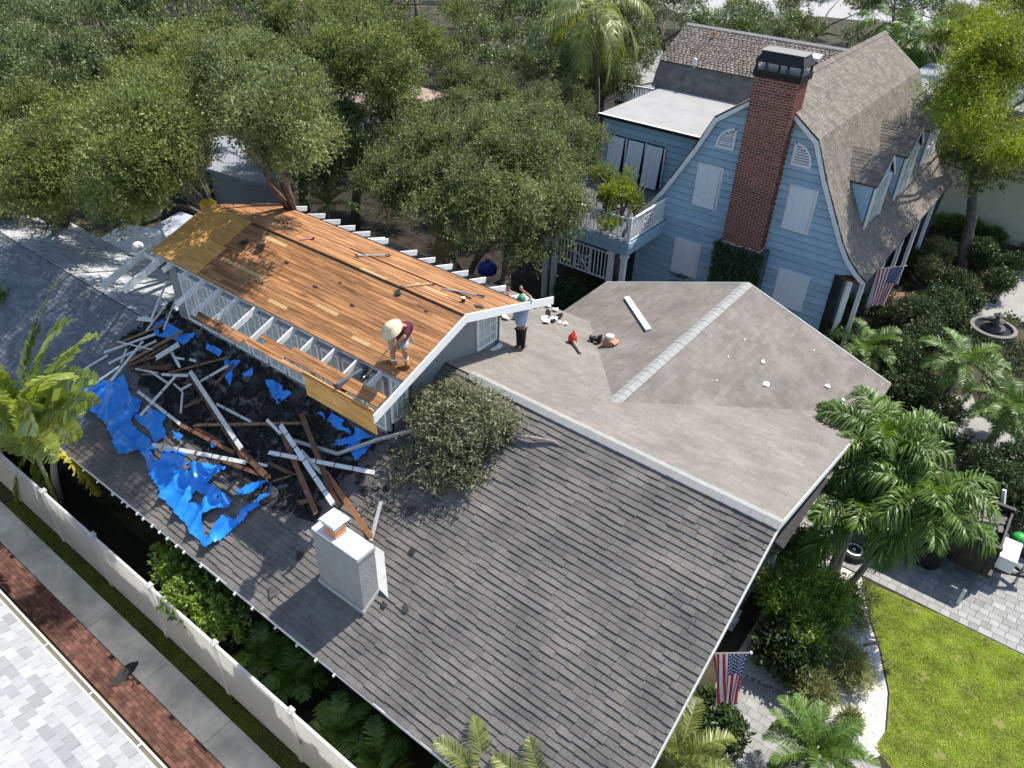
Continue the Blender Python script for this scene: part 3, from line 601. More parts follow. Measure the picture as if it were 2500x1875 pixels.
# quarter-round louvred vents
def vent(xin, xout, zb0, zt0):
    sg = 1 if xout > xin else -1; R_ = abs(xout-xin); hh = zt0-zb0
    arc = [(xin+sg*R_*sin(a), zb0+.12+(hh-.12)*cos(a)) for a in [pi/2*k/8 for k in range(9)]]
    arc2 = [(xin+sg*(.09+(R_-.19)*sin(a)), zb0+.12+(hh-.24)*cos(a)) for a in [pi/2*k/8 for k in range(9)]]
    f = MB()
    for i in range(8): f.prism([(arc[i][0], YG-.04, arc[i][1]), (arc[i+1][0], YG-.04, arc[i+1][1]), (arc2[i+1][0], YG-.04, arc2[i+1][1]), (arc2[i][0], YG-.04, arc2[i][1])], (0, -.05, 0))
    f.prism([(xin, YG-.04, zb0), (xin+sg*.09, YG-.04, zb0), (xin+sg*.09, YG-.04, zt0), (xin, YG-.04, zt0)], (0, -.05, 0)); f.prism([(xin, YG-.04, zb0), (xout, YG-.04, zb0), (xout, YG-.04, zb0+.12), (xin, YG-.04, zb0+.12)], (0, -.055, 0))
    f = f.build('gable_vent', M['trim'], bh)
    MB().prism([(xin+sg*.05, YG-.034, zb0+.06)]+[(a, YG-.034, z) for a, z in arc2], (0, -.004, 0)).build('vent_back', M['interior'], f)
    n = 6
    for k in range(n):
        z = zb0+.15+(hh-.30)*k/n; fr_ = (z+.04-zb0-.12)/(hh-.24); w_ = .09+(R_-.19)*sqrt(max(0, 1-fr_*fr_))-.01
        MB().prism([(xin+sg*.09, YG-.045, z+.055), (xin+sg*w_, YG-.045, z+.055), (xin+sg*w_, YG-.075, z), (xin+sg*.09, YG-.075, z)], (0, -.010, 0)).build('slat', M['trim'], f)
q = [P2(p) for p in ((500, 770), (475, 905), (370, 880))]; vent((q[0].x+q[1].x)/2, q[2].x-.05, q[1].z, q[0].z)
q = [P2(p) for p in ((845, 845), (815, 985), (940, 960))]; vent((q[0].x+q[1].x)/2, q[2].x+.05, q[1].z, q[0].z)
# brick chimney against the gable, built brick by brick
CY0 = YG-.62; cl = [ay(Zp(p, RR3), CY0) for p in ((590, 460), (865, 495), (405, 1430), (625, 1510))]
bx0, bx1 = (cl[0].x+cl[2].x)/2, (cl[1].x+cl[3].x)/2; bz0, bz1 = (cl[2].z+cl[3].z)/2, (cl[0].z+cl[1].z)/2
chim = MB().abox(bx0+.012, bx1-.012, CY0+.012, YG+.35, 1.0, bz1).build('brick_chimney', M['mortar'], bh)
bl, bhh, jt = .215, .074, .022; items = []; r = random.Random(5); zc = bz0-.02; row = 0
while zc < bz1-.02:
    off = (row % 2)*.5*(bl+jt)
    xx = bx0-off
    while xx < bx1:
        a_, c_ = max(xx, bx0), min(xx+bl, bx1)
        if c_-a_ > .03: items.append(('f', a_, c_, zc))
        xx += bl+jt
    yy = CY0+.1-off
    while yy < YG+.3:
        a_, c_ = max(yy, CY0+.1), min(yy+bl, YG+.35)
        if c_-a_ > .04 and (c_ < YG-.03 or zc > 8.6): items.append(('s', a_, c_, zc)); 
        if c_-a_ > .04 and zc > 9.0: items.append(('b', a_, c_, zc))
        yy += bl+jt
    zc += bhh+jt; row += 1
front = [i for i in items if i[0] == 'f']; front.sort(key=lambda i: -i[3]); single = set(id(i) for i in front[:300]); rest = MB(); tl = []
for it in items:
    kd, a_, c_, z = it; o = r.uniform(0, .006); mb = MB() if id(it) in single else rest
    if kd == 'f': mb.abox(a_, c_, CY0-o, CY0+.09, z, z+bhh)
    elif kd == 's': mb.abox(bx1-.09, bx1+o, a_, c_, z, z+bhh)
    else: mb.abox(bx0-o, bx0+.09, a_, c_, z, z+bhh)
    ti = r.random()
    if mb is rest: tl += [ti]*8
    else: mb.build('brick', M['brick'], chim, tint=[ti]*8)
stuff(rest.build('brick_field', M['brick'], chim, tint=tl))
crown = MB(); z = bz1; crown.abox(bx0-.07, bx1+.07, CY0-.06, YG+.42, z, z+.24); crown = crown.build('chimney_crown', M['dark'], chim)
hz = z+.24; hx0, hx1, hy0, hy1 = bx0-.04, bx1+.04, CY0-.02, YG+.38; hd = MB()
for (xa_, ya_) in ((hx0, hy0), (hx1-.07, hy0), (hx0, hy1-.07), (hx1-.07, hy1-.07), ((hx0+hx1)/2-.03, hy0), ((hx0+hx1)/2-.03, hy1-.07)): hd.abox(xa_, xa_+.07, ya_, ya_+.07, hz, hz+.30)
hd.prism([(hx0-.03, hy0-.04, hz+.24), (hx1+.03, hy0-.04, hz+.24), (hx1-.12, hy0+.12, hz+.56), (hx0+.12, hy0+.12, hz+.56)], (0, .02, 0)); hd.prism([(hx0-.03, hy1+.04, hz+.24), (hx1+.03, hy1+.04, hz+.24), (hx1-.12, hy1-.12, hz+.56), (hx0+.12, hy1-.12, hz+.56)], (0, -.02, 0))
for xs, s_ in ((hx0-.03, 1), (hx1+.03, -1)): hd.prism([(xs, hy0-.04, hz+.24), (xs, hy1+.04, hz+.24), (xs+s_*.15, hy1-.12, hz+.56), (xs+s_*.15, hy0+.12, hz+.56)], (s_*.02, 0, 0))
hd.abox(hx0+.1, hx1-.1, hy0+.1, hy1-.1, hz+.555, hz+.59); hd.build('chimney_hood', M['dark'], chim)
MB().abox(hx0+.06, hx1-.06, hy0+.08, hy1-.08, hz+.592, hz+.605).build('hood_top', mat('weathered_metal', (.25, .24, .22), .6, .15, 8.0), chim)
for k in range(5): MB().abox(bx0+.05+k*.33, bx0+.30+k*.33, CY0-.065, CY0-.02, bz1+.02, bz1+.16).build('vent_slot', M['black'], chim)
# ivy-clad wider base
iv = [ay(Zp(p, RR3), YG-.72) for p in ((360, 1440), (660, 1520))]
MB().abox(iv[0].x+.06, iv[1].x-.06, YG-.68, YG, 0, iv[0].z-.05).build('chimney_base', M['siding_dark'], chim)
IVY = (iv[0].x, iv[1].x, YG-.72, iv[0].z)
# side dormers
for k, (a, b, c) in enumerate((((370, 920), (790, 995), (600, 1390)), ((655, 650), (1090, 710), (900, 1080)), ((960, 430), (1310, 470), (1180, 860)))):
    A = Vector((-7.32+(0, -.08, -.06)[k], (31.0, 34.75, 39.2)[k], (7.55, 7.68, 7.62)[k])); X1 = (-5.93, -5.9, -6.05)[k]; hw = 1.08; drop = .92
    rf = MB()
    for sg in (-1, 1): rf.prism([(A.x-.5, A.y, A.z), (X1+.1, A.y, A.z), (X1+.1, A.y+sg*hw, A.z-drop), (A.x-.5, A.y+sg*hw, A.z-drop)], (0, 0, -.06))
    rf = rf.build('dormer_roof', M['felt'], bh)
    L = hypot(hw, drop); shingles('d', rf, M['shingle_brown'], (0, A.y-hw, A.z-drop+.004), (1, 0, 0), (0, hw, drop), [(A.x-.4, -.02), (X1+.13, -.02), (X1+.13, L), (A.x-.4, L)], exp=.15, tabw=.26, th=.007, gap=.006)
    w2 = MB(); y0, y1 = A.y-hw+.12, A.y+hw-.12; zb0 = 4.55
    w2.prism([(A.x-1.0, y0, A.z-drop-.02), (X1-.02, y0, A.z-drop-.02), (X1-.02, y0, zb0), (A.x+.25, y0, zb0+1.0)], (0, .05, 0)); w2.prism([(A.x-1.0, y1, A.z-drop-.02), (X1-.02, y1, A.z-drop-.02), (X1-.02, y1, zb0), (A.x+.25, y1, zb0+1.0)], (0, .05, 0))
    w2.prism([(X1, y0, zb0), (X1, y1, zb0), (X1, y1, A.z-drop-.03), (X1, A.y, A.z-.08), (X1, y0, A.z-drop-.03)], (-.05, 0, 0)); w2.build('dormer_wall', M['siding'], bh)
    for j in range(9):
        z0 = zb0+.2+j*.22
        if z0 < A.z-drop-.2: xs = max(A.x-.4, -6.4-(z0-zb0)*.5); MB().prism([(xs, y0-.03, z0), (X1-.07, y0-.03, z0), (X1-.07, y0-.004, z0+.22), (xs, y0-.004, z0+.22)], (0, .01, 0)).build('clapboard', M['siding'], bh)
    xwindow(X1+.005, y0+.22, y1-.22, zb0+.25, A.z-drop+.1, A.z-drop+.1, bh, 2, 2)
    tr = MB(); tr.abox(X1, X1+.06, y0-.03, y0+.11, zb0, A.z-drop-.02); tr.abox(X1, X1+.06, y1-.08, y1+.03, zb0, A.z-drop-.02)
    for sg in (-1, 1): tr.prism([(X1+.105, A.y, A.z+.01), (X1+.105, A.y+sg*(hw+.02), A.z-drop-.01), (X1+.105, A.y+sg*(hw+.02), A.z-drop-.14), (X1+.105, A.y, A.z-.13)], (.03, 0, 0))
    tr.build('dormer_trim', M['trim'], bh)
# left block with the flat membrane roof, and the balcony in front of it
BX0, BX1, BY0, BY1, BZ = -18.35, -12.3, 30.8, 36.45, 6.62
MB().abox(BX0+.15, BX1, BY0+.03, BY1, 0, BZ-.1).build('side_wall', M['siding_dark'], bh)  # dark backing again stands in for shadow between the boards
zz = 3.95
while zz < BZ-.12: MB().prism([(BX0+.15, BY0-.005, zz), (BX1+.4, BY0-.005, zz), (BX1+.4, BY0+.02, min(zz+.257, BZ-.1)), (BX0+.15, BY0+.02, min(zz+.257, BZ-.1))], (0, .006, 0)).build('clapboard', M['siding'], bh); zz += .285
flr = MB().abox(BX0, BX1+.4, BY0-.22, BY1+.3, BZ-.1, BZ).build('flat_roof', M['membrane'], bh)
fe = MB(); fe.abox(BX0-.03, BX1+.0, BY0-.25, BY0-.222, BZ-.13, BZ-.02); fe.abox(BX0-.03, BX0-.002, BY0-.222, BY1+.3, BZ-.13, BZ-.02); fe.build('roof_edge', M['dark'], bh)
MB().abox(BX0-.03, BX1-.06, BY0-.25, BY0-.12, BZ+.002, BZ+.02).build('gravel_stop', M['trim'], bh)
DZ = kzb = H-(H-2.6)*.91                      # balcony floor
for i, (x0, x1) in enumerate(((-17.72, -16.95), (-16.72, -15.95), (-15.80, -15.0))):
    f = MB(); f.abox(x0-.05, x1+.12, BY0-.06, BY0-.01, DZ+.02, DZ+1.9); f = f.build('window', M['interior'], bh); fr2 = MB(); fr2.abox(x1+.05, x1+.13, BY0-.08, BY0-.06, DZ+.02, DZ+1.88); fr2.build('frame', M['trim'], f)
    p = MB(); n = 3; w_ = (x1-x0)/n
    for k in range(n): xa_ = x0+k*w_; p.prism([(xa_+.004, BY0-.09, DZ+1.86), (xa_+w_-.004, BY0-.09, DZ+1.86), (xa_+w_-.004, BY0-.34, DZ+.03), (xa_+.004, BY0-.34, DZ+.03)], (0, -.025, 0))
    p.build('storm_panel', M['panel'], f)
PX0, PX1, PY0 = -17.0, -13.16, 25.05          # porch and balcony outline (front-right corner)
dk2 = MB(); dk2.abox(PX0-1.6, PX1+.05, PY0-.05, BY0, DZ-.16, DZ-.06); dk2.build('balcony_floor', mat('slate_floor', (.12, .13, .145), .8, .15, 3.0), bh)
fa = MB(); fa.abox(PX0-1.6, PX1+.08, PY0-.09, PY0-.05, DZ-.26, DZ-.04); fa.abox(PX1+.05, PX1+.09, PY0-.05, YG-.05, DZ-.26, DZ-.04); fa.abox(PX0-1.6, PX1, PY0, PY0+.22, DZ-.62, DZ-.262); fa.abox(PX1-.22, PX1, PY0+.22, YG, DZ-.62, DZ-.262); fa.build('porch_beam', M['siding'], bh)
def rail_run(a, b, n, parent, zt=.98):
    a, b = Vector(a), Vector(b); d = b-a; mb = MB(); mb.bar(a+Z*zt, b+Z*zt, .09, .05); mb.bar(a+Z*.08, b+Z*.08, .06, .05); rl = mb.build('balcony_rail', M['trim'], parent); L = d.length; u = d/L; mid = L/2 
    for k in range(1, n):
        s_ = L*k/n
        if abs(s_-mid) < .36: continue
        p = a+u*s_; MB().bar(p+Z*.105, p+Z*(zt-.02), .035, .035, up=u).build('baluster', M['trim'], rl)
    f = MB(); c = a+u*mid                       # fretwork square in the middle
    for s_ in (-.34, .34): f.bar(c+u*s_+Z*.105, c+u*s_+Z*(zt-.02), .045, .045, up=u)
    for s_ in (-.17, 0, .17): f.bar(c+u*s_+Z*.105, c+u*s_+Z*(zt-.02), .028, .028, up=u)
    for zz_ in (.28, .52, .76): f.bar(c-u*.34+Z*zz_, c+u*.34+Z*zz_, .028, .028)
    for sg in (-1, 1): f.bar(c-u*.3+Z*(.53-sg*.35), c+u*.3+Z*(.53+sg*.35), .03, .03, up=u)
    f.build('fretwork', M['trim'], rl)
rail_run((PX0-1.6, PY0, DZ-.05), (PX1, PY0, DZ-.05), 30, bh); rail_run((PX1, PY0, DZ-.05), (PX1, YG-.28, DZ-.05), 22, bh)
MB().abox(PX1-.07, PX1+.07, PY0-.07, PY0+.07, DZ-.06, DZ+1.04).build('newel_post', M['trim'], bh)
for (x0, y0) in ((PX1-.16, PY0+.12), (PX1-.75, PY0+.12), (PX0+.35, PY0+.12), (PX0-.1, PY0+.12)):
    c = MB(); c.abox(x0-.1, x0+.1, y0-.1, y0+.1, 0, DZ-.63); c.abox(x0-.14, x0+.14, y0-.14, y0+.14, DZ-.80, DZ-.66); c.build('porch_column', M['trim'], bh)
rail_run((PX0+.48, PY0+.12, DZ-2.05), (PX1-.85, PY0+.12, DZ-2.05), 15, bh, 1.25)
MB().abox(PX1-2.9, PX1-.02, YG+.6, YG+.68, 0, DZ-.2).build('porch_wall', M['siding_dark'], bh)
f = MB().abox(PX1-1.15, PX1-.25, YG+.53, YG+.6, 2.1, 3.5).build('window', M['trim'], bh); MB().abox(PX1-1.07, PX1-.33, YG+.515, YG+.53, 2.2, 3.42).build('pane', M['glass'], f)
# rear cross wing : steep lower slope above the flat roof, shallower upper slope with vents
ZBk = ay((1628, 150), 36.95); zr1 = ZBk.z; RX0 = -18.75; RYR = 39.4; zr2 = ay((1690, 63), RYR).z
MB().prism([(RX0, 36.4, 6.5), (RX0, 36.95, zr1), (RX0, RYR, zr2), (RX0, RYR+2.4, zr1), (RX0, RYR+3.0, 0), (RX0, 36.4, 0)], (9, 0, 0)).build('rear_wall', M['siding'], bh)
rr = MB(); rr.prism([(RX0-.15, 36.37, 6.6), (RX0-.15, 36.93, zr1+.02), (HX, 36.93, zr1+.02), (HX, 36.37, 6.6)], (0, -.03, 0)); rr.prism([(RX0-.15, 36.85, zr1+.01), (RX0-.15, RYR, zr2+.03), (HX, RYR, zr2+.03), (HX, 36.85, zr1+.01)], (0, 0, .03)); rr.prism([(RX0-.15, RYR, zr2+.03), (RX0-.15, RYR+2.6, zr1), (HX, RYR+2.6, zr1), (HX, RYR, zr2+.03)], (0, 0, .03)); rr = rr.build('rear_roof', M['felt'], bh)
V = Vector((0, .56, zr1-6.6)); shingles('r1', rr, M['shingle_brown'], (0, 36.34, 6.62), (1, 0, 0), V, [(RX0-.15, 0), (HX-2.0, 0), (HX-1.6, V.length), (RX0-.15, V.length)], exp=.17, th=.008)
V = Vector((0, RYR-36.8, zr2-zr1)); LV = V.length; mk = mat('two_tone_shingle', (.21, .18, .155), .9, .15, 2.0, tint=.30, gran=.3, gscale=40, spec=.15)
shingles('r2', rr, mk, (0, 36.80, zr1+.05), (1, 0, 0), V, [(RX0-.18, 0), (HX-1.0, 0), (HX-.2, LV), (RX0-.18, LV)], exp=.17, th=.022, tabw=.21, gap=.05)
for k in range(34): x0 = RX0-.15+.27*k; MB().prism([(x0, RYR-.13, zr2+.03), (x0+.28, RYR-.13, zr2+.025), (x0+.28, RYR, zr2+.115), (x0, RYR, zr2+.12)], (0, .01, .01)).build('ridge_cap', M['ridge'], bh)
q = apl((1930, 110), (0, -(zr2-zr1)/(RYR-36.8), 1), zr1-(zr2-zr1)/(RYR-36.8)*36.8)
q = Vector((-12.2, 38.55, zr1+(zr2-zr1)/(RYR-36.8)*1.75)); v = MB(); v.prism([(q.x-.62, q.y-.32, q.z+.02), (q.x+.62, q.y-.32, q.z+.02), (q.x+.62, q.y-.32, q.z+.16), (q.x-.62, q.y-.32, q.z+.16)], (0, .5, .12)); v.build('roof_vent', mat('vent_metal', (.62, .58, .54), .5, .05, 4), bh)
for px, s_ in (((1696, 158), .16), ((1742, 92), .11)):
    sl_ = (zr2-zr1)/(RYR-36.8); q = apl(px, (0, -sl_, 1), zr1+.06-sl_*36.8); MB().lathe(q-Z*.1, [(s_*.6, 0), (s_*.6, .34), (s_*.4, .4)], 12).build('vent_pipe', M['trim'] if s_ > .12 else M['clay'], bh)
# ================================================================ plants
def unit(a): return a/np.maximum(np.linalg.norm(a, axis=1, keepdims=True), 1e-6)
def leaf_quads(P, A, Nn, L, W, fold=0.0):
    """rhombic leaves: base P, axis A, normal Nn, length L, width W -> verts, quads"""
    Sd = unit(np.cross(A, Nn)); n = len(P); L = np.asarray(L).reshape(-1, 1); W = np.asarray(W).reshape(-1, 1)
    Vv = np.empty((n, 4, 3)); Vv[:, 0] = P; Vv[:, 1] = P+A*L*.45+Sd*W*.5; Vv[:, 2] = P+A*L; Vv[:, 3] = P+A*L*.45-Sd*W*.5
    return Vv.reshape(-1, 3), np.arange(4*n).reshape(n, 4)
LM = {}
LM['oak'] = leafmat('oak_leaf', (0.055, 0.085, 0.022), (0.265, 0.30, 0.100), 0.28, 0.50, 0.3, clump=0.42, cscale=.55)
LM['oak_b'] = leafmat('yellow_oak_leaf', (0.060, 0.090, 0.020), (0.295, 0.32, 0.095), 0.28, 0.5, 0.3, clump=0.42, cscale=.5)
LM['oak_c'] = leafmat('grey_oak_leaf', (0.052, 0.078, 0.026), (0.25, 0.28, 0.115), 0.26, 0.5, 0.3, clump=0.40, cscale=.6)
LM['oak_far'] = leafmat('far_oak_leaf', (0.055, 0.085, 0.028), (0.20, 0.24, 0.085), 0.2, 0.45, 0.5, clump=0.4, cscale=.4)
LM['lime'] = leafmat('lime_leaf', (0.07, 0.13, 0.012), (0.30, 0.34, 0.02), 0.34, 0.45, 0.35, clump=0.45, cscale=.5)
LM['cut'] = leafmat('wilting_leaf', (0.10, 0.115, 0.055), (0.27, 0.275, 0.17), 0.2, 0.5, 0.45, clump=0.3, cscale=1.2)
LM['shrub'] = leafmat('shrub_leaf', (0.06, 0.12, 0.016), (0.28, 0.39, 0.06), 0.25, 0.4, 0.45, clump=0.35, cscale=1.0)
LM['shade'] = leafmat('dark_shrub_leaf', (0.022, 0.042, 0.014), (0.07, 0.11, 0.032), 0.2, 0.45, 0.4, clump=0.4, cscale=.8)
LM['pale'] = leafmat('grey_green_leaf', (0.13, 0.15, 0.05), (0.36, 0.37, 0.17), 0.2, 0.5, 0.35, clump=0.35, cscale=1.2)
LM['palm'] = leafmat('palm_leaflet', (0.030, 0.075, 0.012), (0.17, 0.28, 0.04), 0.25, 0.42, 0.4, clump=0.25, cscale=1.0)
LM['palm_y'] = leafmat('yellow_green_leaflet', (0.10, 0.15, 0.03), (0.32, 0.34, 0.10), 0.3, 0.38, 0.5, clump=0.3, cscale=1.0)
LM['banana'] = leafmat('torn_broad_leaf', (0.15, 0.22, 0.035), (0.40, 0.46, 0.13), 0.38, 0.38, 0.5, clump=0.25, cscale=1.5)
LM['yellow'] = leafmat('yellowing_leaf', (0.42, 0.36, 0.05), (0.62, 0.55, 0.12), 0.3, 0.45, 0.4, clump=0.25, cscale=1.5)
LM['grass'] = leafmat('lawn_grass', (0.19, 0.31, 0.014), (0.50, 0.66, 0.06), 0.3, 0.5, 0.3, clump=0.38, cscale=1.6)
LM['verge'] = leafmat('verge_grass', (0.16, 0.23, 0.03), (0.34, 0.40, 0.08), 0.3, 0.5, 0.3, clump=0.3, cscale=2.0)
def leaf_tris(P, A, Nn, L, W):
    Sd = unit(np.cross(A, Nn)); n = len(P); L = np.asarray(L).reshape(-1, 1); W = np.asarray(W).reshape(-1, 1); Vv = np.empty((n, 3, 3)); Vv[:, 0] = P; Vv[:, 1] = P+A*L*.62+Sd*W*.62; Vv[:, 2] = P+A*L*.95-Sd*W*.42
    return Vv.reshape(-1, 3), np.arange(3*n).reshape(n, 3)
def foliage(name, parent, lm, clumps, sprigs, per=11, ll=.12, lw=.055, spread=.38, up=.45, seed=1, inner=.07):
    """clumps: (centre, radii); sprigs of leaves grow outward and upward from each clump's skin"""
    g_ = np.random.default_rng(seed); cs = np.array([c for c, r in clumps]); rs = np.array([r if hasattr(r, '__len__') else (r, r, r*.8) for c, r in clumps])
    wgt = rs[:, 0]**2; k = g_.choice(len(cs), sprigs, p=wgt/wgt.sum()); d = unit(g_.normal(size=(sprigs, 3))+np.array([0, 0, .35]))
    dep = 1-np.abs(g_.normal(size=(sprigs, 1)))*.28; o = cs[k]+d*rs[k]*np.clip(dep, .15, 1.05)
    s = unit(d*.7+np.array([0, 0, up])+g_.normal(size=(sprigs, 3))*.45)
    t = np.repeat(np.linspace(0, 1, per)[None, :], sprigs, 0)+g_.uniform(-.06, .06, (sprigs, per)); P = (o[:, None]+s[:, None]*(t[..., None]*spread)).reshape(-1, 3)+g_.normal(size=(sprigs*per, 3))*.02
    A = unit(np.repeat(s, per, 0)*.55+g_.normal(size=(sprigs*per, 3))*.75); Nn = unit(g_.normal(size=(sprigs*per, 3))*.8+np.array([0, 0, .9]))
    L = ll*g_.uniform(.7, 1.3, len(P)); V_, Q = leaf_tris(P, A, Nn, L, L*lw/ll)
    ti = np.clip(np.repeat(g_.uniform(0, 1, sprigs), per)*.55+g_.uniform(0, 1, len(P))*.45, 0, 1)
    if inner:                                       # larger leaves added deep in each clump, coloured dark as shade, blocking light
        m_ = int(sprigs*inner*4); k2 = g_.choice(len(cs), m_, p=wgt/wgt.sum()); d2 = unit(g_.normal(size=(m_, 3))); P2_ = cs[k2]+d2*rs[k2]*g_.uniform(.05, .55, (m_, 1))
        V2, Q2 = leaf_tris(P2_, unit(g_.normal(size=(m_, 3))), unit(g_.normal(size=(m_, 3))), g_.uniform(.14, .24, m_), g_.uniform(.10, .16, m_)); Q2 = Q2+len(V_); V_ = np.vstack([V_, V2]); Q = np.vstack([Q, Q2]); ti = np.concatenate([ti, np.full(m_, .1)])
    return npmesh(name, V_, Q, lm, parent, tint=np.repeat(ti, 3))
def limbs(base, tops, r0=.22, seed=0, mid=.55):
    """trunk with limbs that fork towards the clump centres"""
    g_ = random.Random(seed); mb = MB(); base = Vector(base); c = sum((Vector(t) for t in tops), Vector())/len(tops); f = base.lerp(c, mid); f.z = max(base.z+1.2, f.z*.75)
    f += Vector((g_.uniform(-.5, .5), g_.uniform(-.5, .5), 0)); mb.tube([base, base.lerp(f, .4)+Vector((g_.uniform(-.2, .2), g_.uniform(-.2, .2), 0)), f], [r0*1.25, r0, r0*.8], 9)
    for t in tops:
        t = Vector(t); m1 = f.lerp(t, .5)+Vector((g_.uniform(-.5, .5), g_.uniform(-.5, .5), g_.uniform(-.1, .5))); mb.tube([f, f.lerp(m1, .6)+Vector((0, 0, .15)), m1, t], [r0*.5, r0*.38, r0*.26, r0*.08], 6)
        for q in range(2): e = t+Vector((g_.uniform(-1, 1), g_.uniform(-1, 1), g_.uniform(-.3, .7)))*.9; mb.tube([m1.lerp(t, .5), m1.lerp(e, .6), e], [r0*.16, r0*.1, r0*.03], 4)
    return mb
def inpoly(p, poly):
    c = False; n = len(poly)
    for i in range(n):
        a, b = poly[i], poly[(i+1) % n]
        if (a[1] > p[1]) != (b[1] > p[1]) and p[0] < (b[0]-a[0])*(p[1]-a[1])/(b[1]-a[1])+a[0]: c = not c
    return c
def oak(label, poly, zlo, zhi, n, sprigs, rr=(.8, 1.35), lm='oak', seed=1, ll=.13, trunk=None, group='oak trees behind the cottage', name='oak_tree', bark='bark', spread=.4, up=.45, per=11):
    """a spreading crown measured off the photograph: clumps between heights zlo and zhi, highest in the middle"""
    g_ = random.Random(seed); cx = sum(p[0] for p in poly)/len(poly); cy = sum(p[1] for p in poly)/len(poly); rx = max(abs(p[0]-cx) for p in poly); ry = max(abs(p[1]-cy) for p in poly); cl = []; tries = 0
    while len(cl) < n and tries < 4000:
        tries += 1; p = (cx+g_.uniform(-rx, rx), cy+g_.uniform(-ry, ry))
        if not inpoly(p, poly): continue
        rho = min(1, hypot((p[0]-cx)/rx, (p[1]-cy)/ry)); z = zlo+(zhi-zlo)*(1-rho**2)*g_.uniform(.75, 1)+g_.uniform(-.3, .3); c = az(p, z); r = g_.uniform(*rr)
        if any((c-Vector(q[0])).length < .55*r for q in cl): continue
        cl.append((tuple(c), (r, r, r*g_.uniform(.6, .85))))
    ctr = sum((Vector(c[0]) for c in cl), Vector())/len(cl); b = Vector((trunk[0], trunk[1], 0)) if trunk else Vector((ctr.x+g_.uniform(-.6, .6), ctr.y+g_.uniform(-.6, .6), 0))
    t = thing(name, label, 'tree', b, group); limbs(b, [c[0] for c in cl[:7]], .24, seed, .8).build('trunk', M[bark], t, smooth=True)
    sub_ = []
    for c, r_ in cl:
        for k in range(6):
            d = Vector((g_.gauss(0, 1), g_.gauss(0, 1), g_.gauss(.35, .8))).normalized(); q = r_[0]*g_.uniform(.30, .55); sub_.append((tuple(Vector(c)+Vector((d.x, d.y, d.z*.8))*r_[0]*.78), (q, q, q*.8)))
        sub_.append((c, tuple(x*.55 for x in r_)))
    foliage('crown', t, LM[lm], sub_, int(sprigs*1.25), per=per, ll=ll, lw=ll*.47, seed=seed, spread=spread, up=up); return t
# oaks that shade the left half, front to back
oak('broad oak overhanging the pale left roof, at the left edge', [(-60, 230), (160, 200), (300, 260), (330, 400), (270, 480), (100, 520), (-60, 490)], 5.6, 8.4, 30, 8800, seed=11, ll=.105, lm='oak_b', rr=(.55, 1.5))
oak('oak reaching over the corner of the pale left roof', [(300, 170), (450, 190), (430, 440), (340, 530), (250, 500), (240, 330)], 7.6, 10.4, 22, 7200, seed=23, ll=.10, trunk=(-24.5, 18.0), rr=(.6, 1.4))
oak('oak with drooping limbs just left of the stripped roof', [(560, 60), (740, 150), (770, 380), (735, 440), (660, 410), (620, 290), (500, 220)], 9.0, 11.2, 24, 8000, rr=(.5, 1.25), seed=12, ll=.10, trunk=(-22.5, 19.5), lm='oak_c')
oak('oak between the overhanging oak and the drooping oak', [(360, 60), (560, 60), (560, 260), (480, 320), (400, 300), (340, 200)], 6.0, 9.0, 22, 5200, seed=24, ll=.115, lm='oak_b')
oak('oak in the top left corner behind the broad oak', [(-80, -80), (330, -80), (430, 120), (330, 260), (120, 250), (-60, 280)], 5.0, 8.5, 36, 6200, seed=13, lm='oak_far', ll=.14)
oak('tall oak along the upper edge left of the coconut palm', [(600, -80), (1080, -80), (1160, 60), (1060, 230), (900, 270), (740, 170)], 5.5, 9.5, 38, 8200, seed=14, lm='oak', ll=.125)
oak('dark oak at the upper edge between corner oak and tall oak', [(300, -80), (640, -80), (700, 90), (560, 160), (400, 130)], 4.0, 7.0, 22, 3000, seed=25, lm='oak_far', ll=.17)
oak('low bushy oak filling the gap under the drooping oak', [(440, 200), (640, 220), (800, 260), (860, 420), (760, 470), (700, 330), (520, 310)], 3.0, 5.0, 22, 2600, seed=26, lm='oak_far', ll=.14, rr=(.7, 1.1))
oak('far hazy tree row beyond the tall oak', [(500, -120), (1100, -120), (1500, -100), (1540, -20), (1000, 0), (600, -10)], 4.0, 7.0, 34, 3200, seed=27, lm='oak_far', ll=.2, rr=(1.2, 1.9))
oak('far tree row over the top left corner', [(-100, -140), (500, -140), (520, 0), (200, 20), (-100, 0)], 4.0, 7.0, 26, 2600, seed=28, lm='oak_far', ll=.2, rr=(1.2, 1.9))
oak('oak filling the gap between corner oak and tall oak', [(120, -30), (420, -40), (470, 110), (330, 200), (170, 170)], 4.5, 7.5, 22, 4200, seed=33, lm='oak_far', ll=.14)
oak('far tree row along the top right', [(1450, -150), (2100, -150), (2050, -10), (1500, -20)], 4.0, 7.5, 26, 3000, seed=34, lm='oak_far', ll=.19, rr=(1.1, 1.8))
oak('dark bush oak right of the coconut trunk', [(1400, 90), (1560, 60), (1640, 90), (1580, 180), (1480, 250), (1380, 220)], 3.2, 5.5, 18, 2800, seed=35, lm='oak_far', ll=.13)
oak('lime crowned branch mass over the cream house roof', [(2300, 20), (2560, -10), (2580, 220), (2420, 200), (2320, 170)], 9.0, 11.0, 18, 4200, seed=36, lm='lime', ll=.10, group=None, name='lime_tree', rr=(.5, 1.1), trunk=(-3.0, 40.0))
oak('distant dark tree belt along the whole upper edge', [(-100, -40), (700, -60), (1500, -60), (1520, 70), (700, 60), (-100, 80)], 3.0, 5.5, 60, 5200, seed=37, lm='oak_far', ll=.24, rr=(1.4, 2.3))
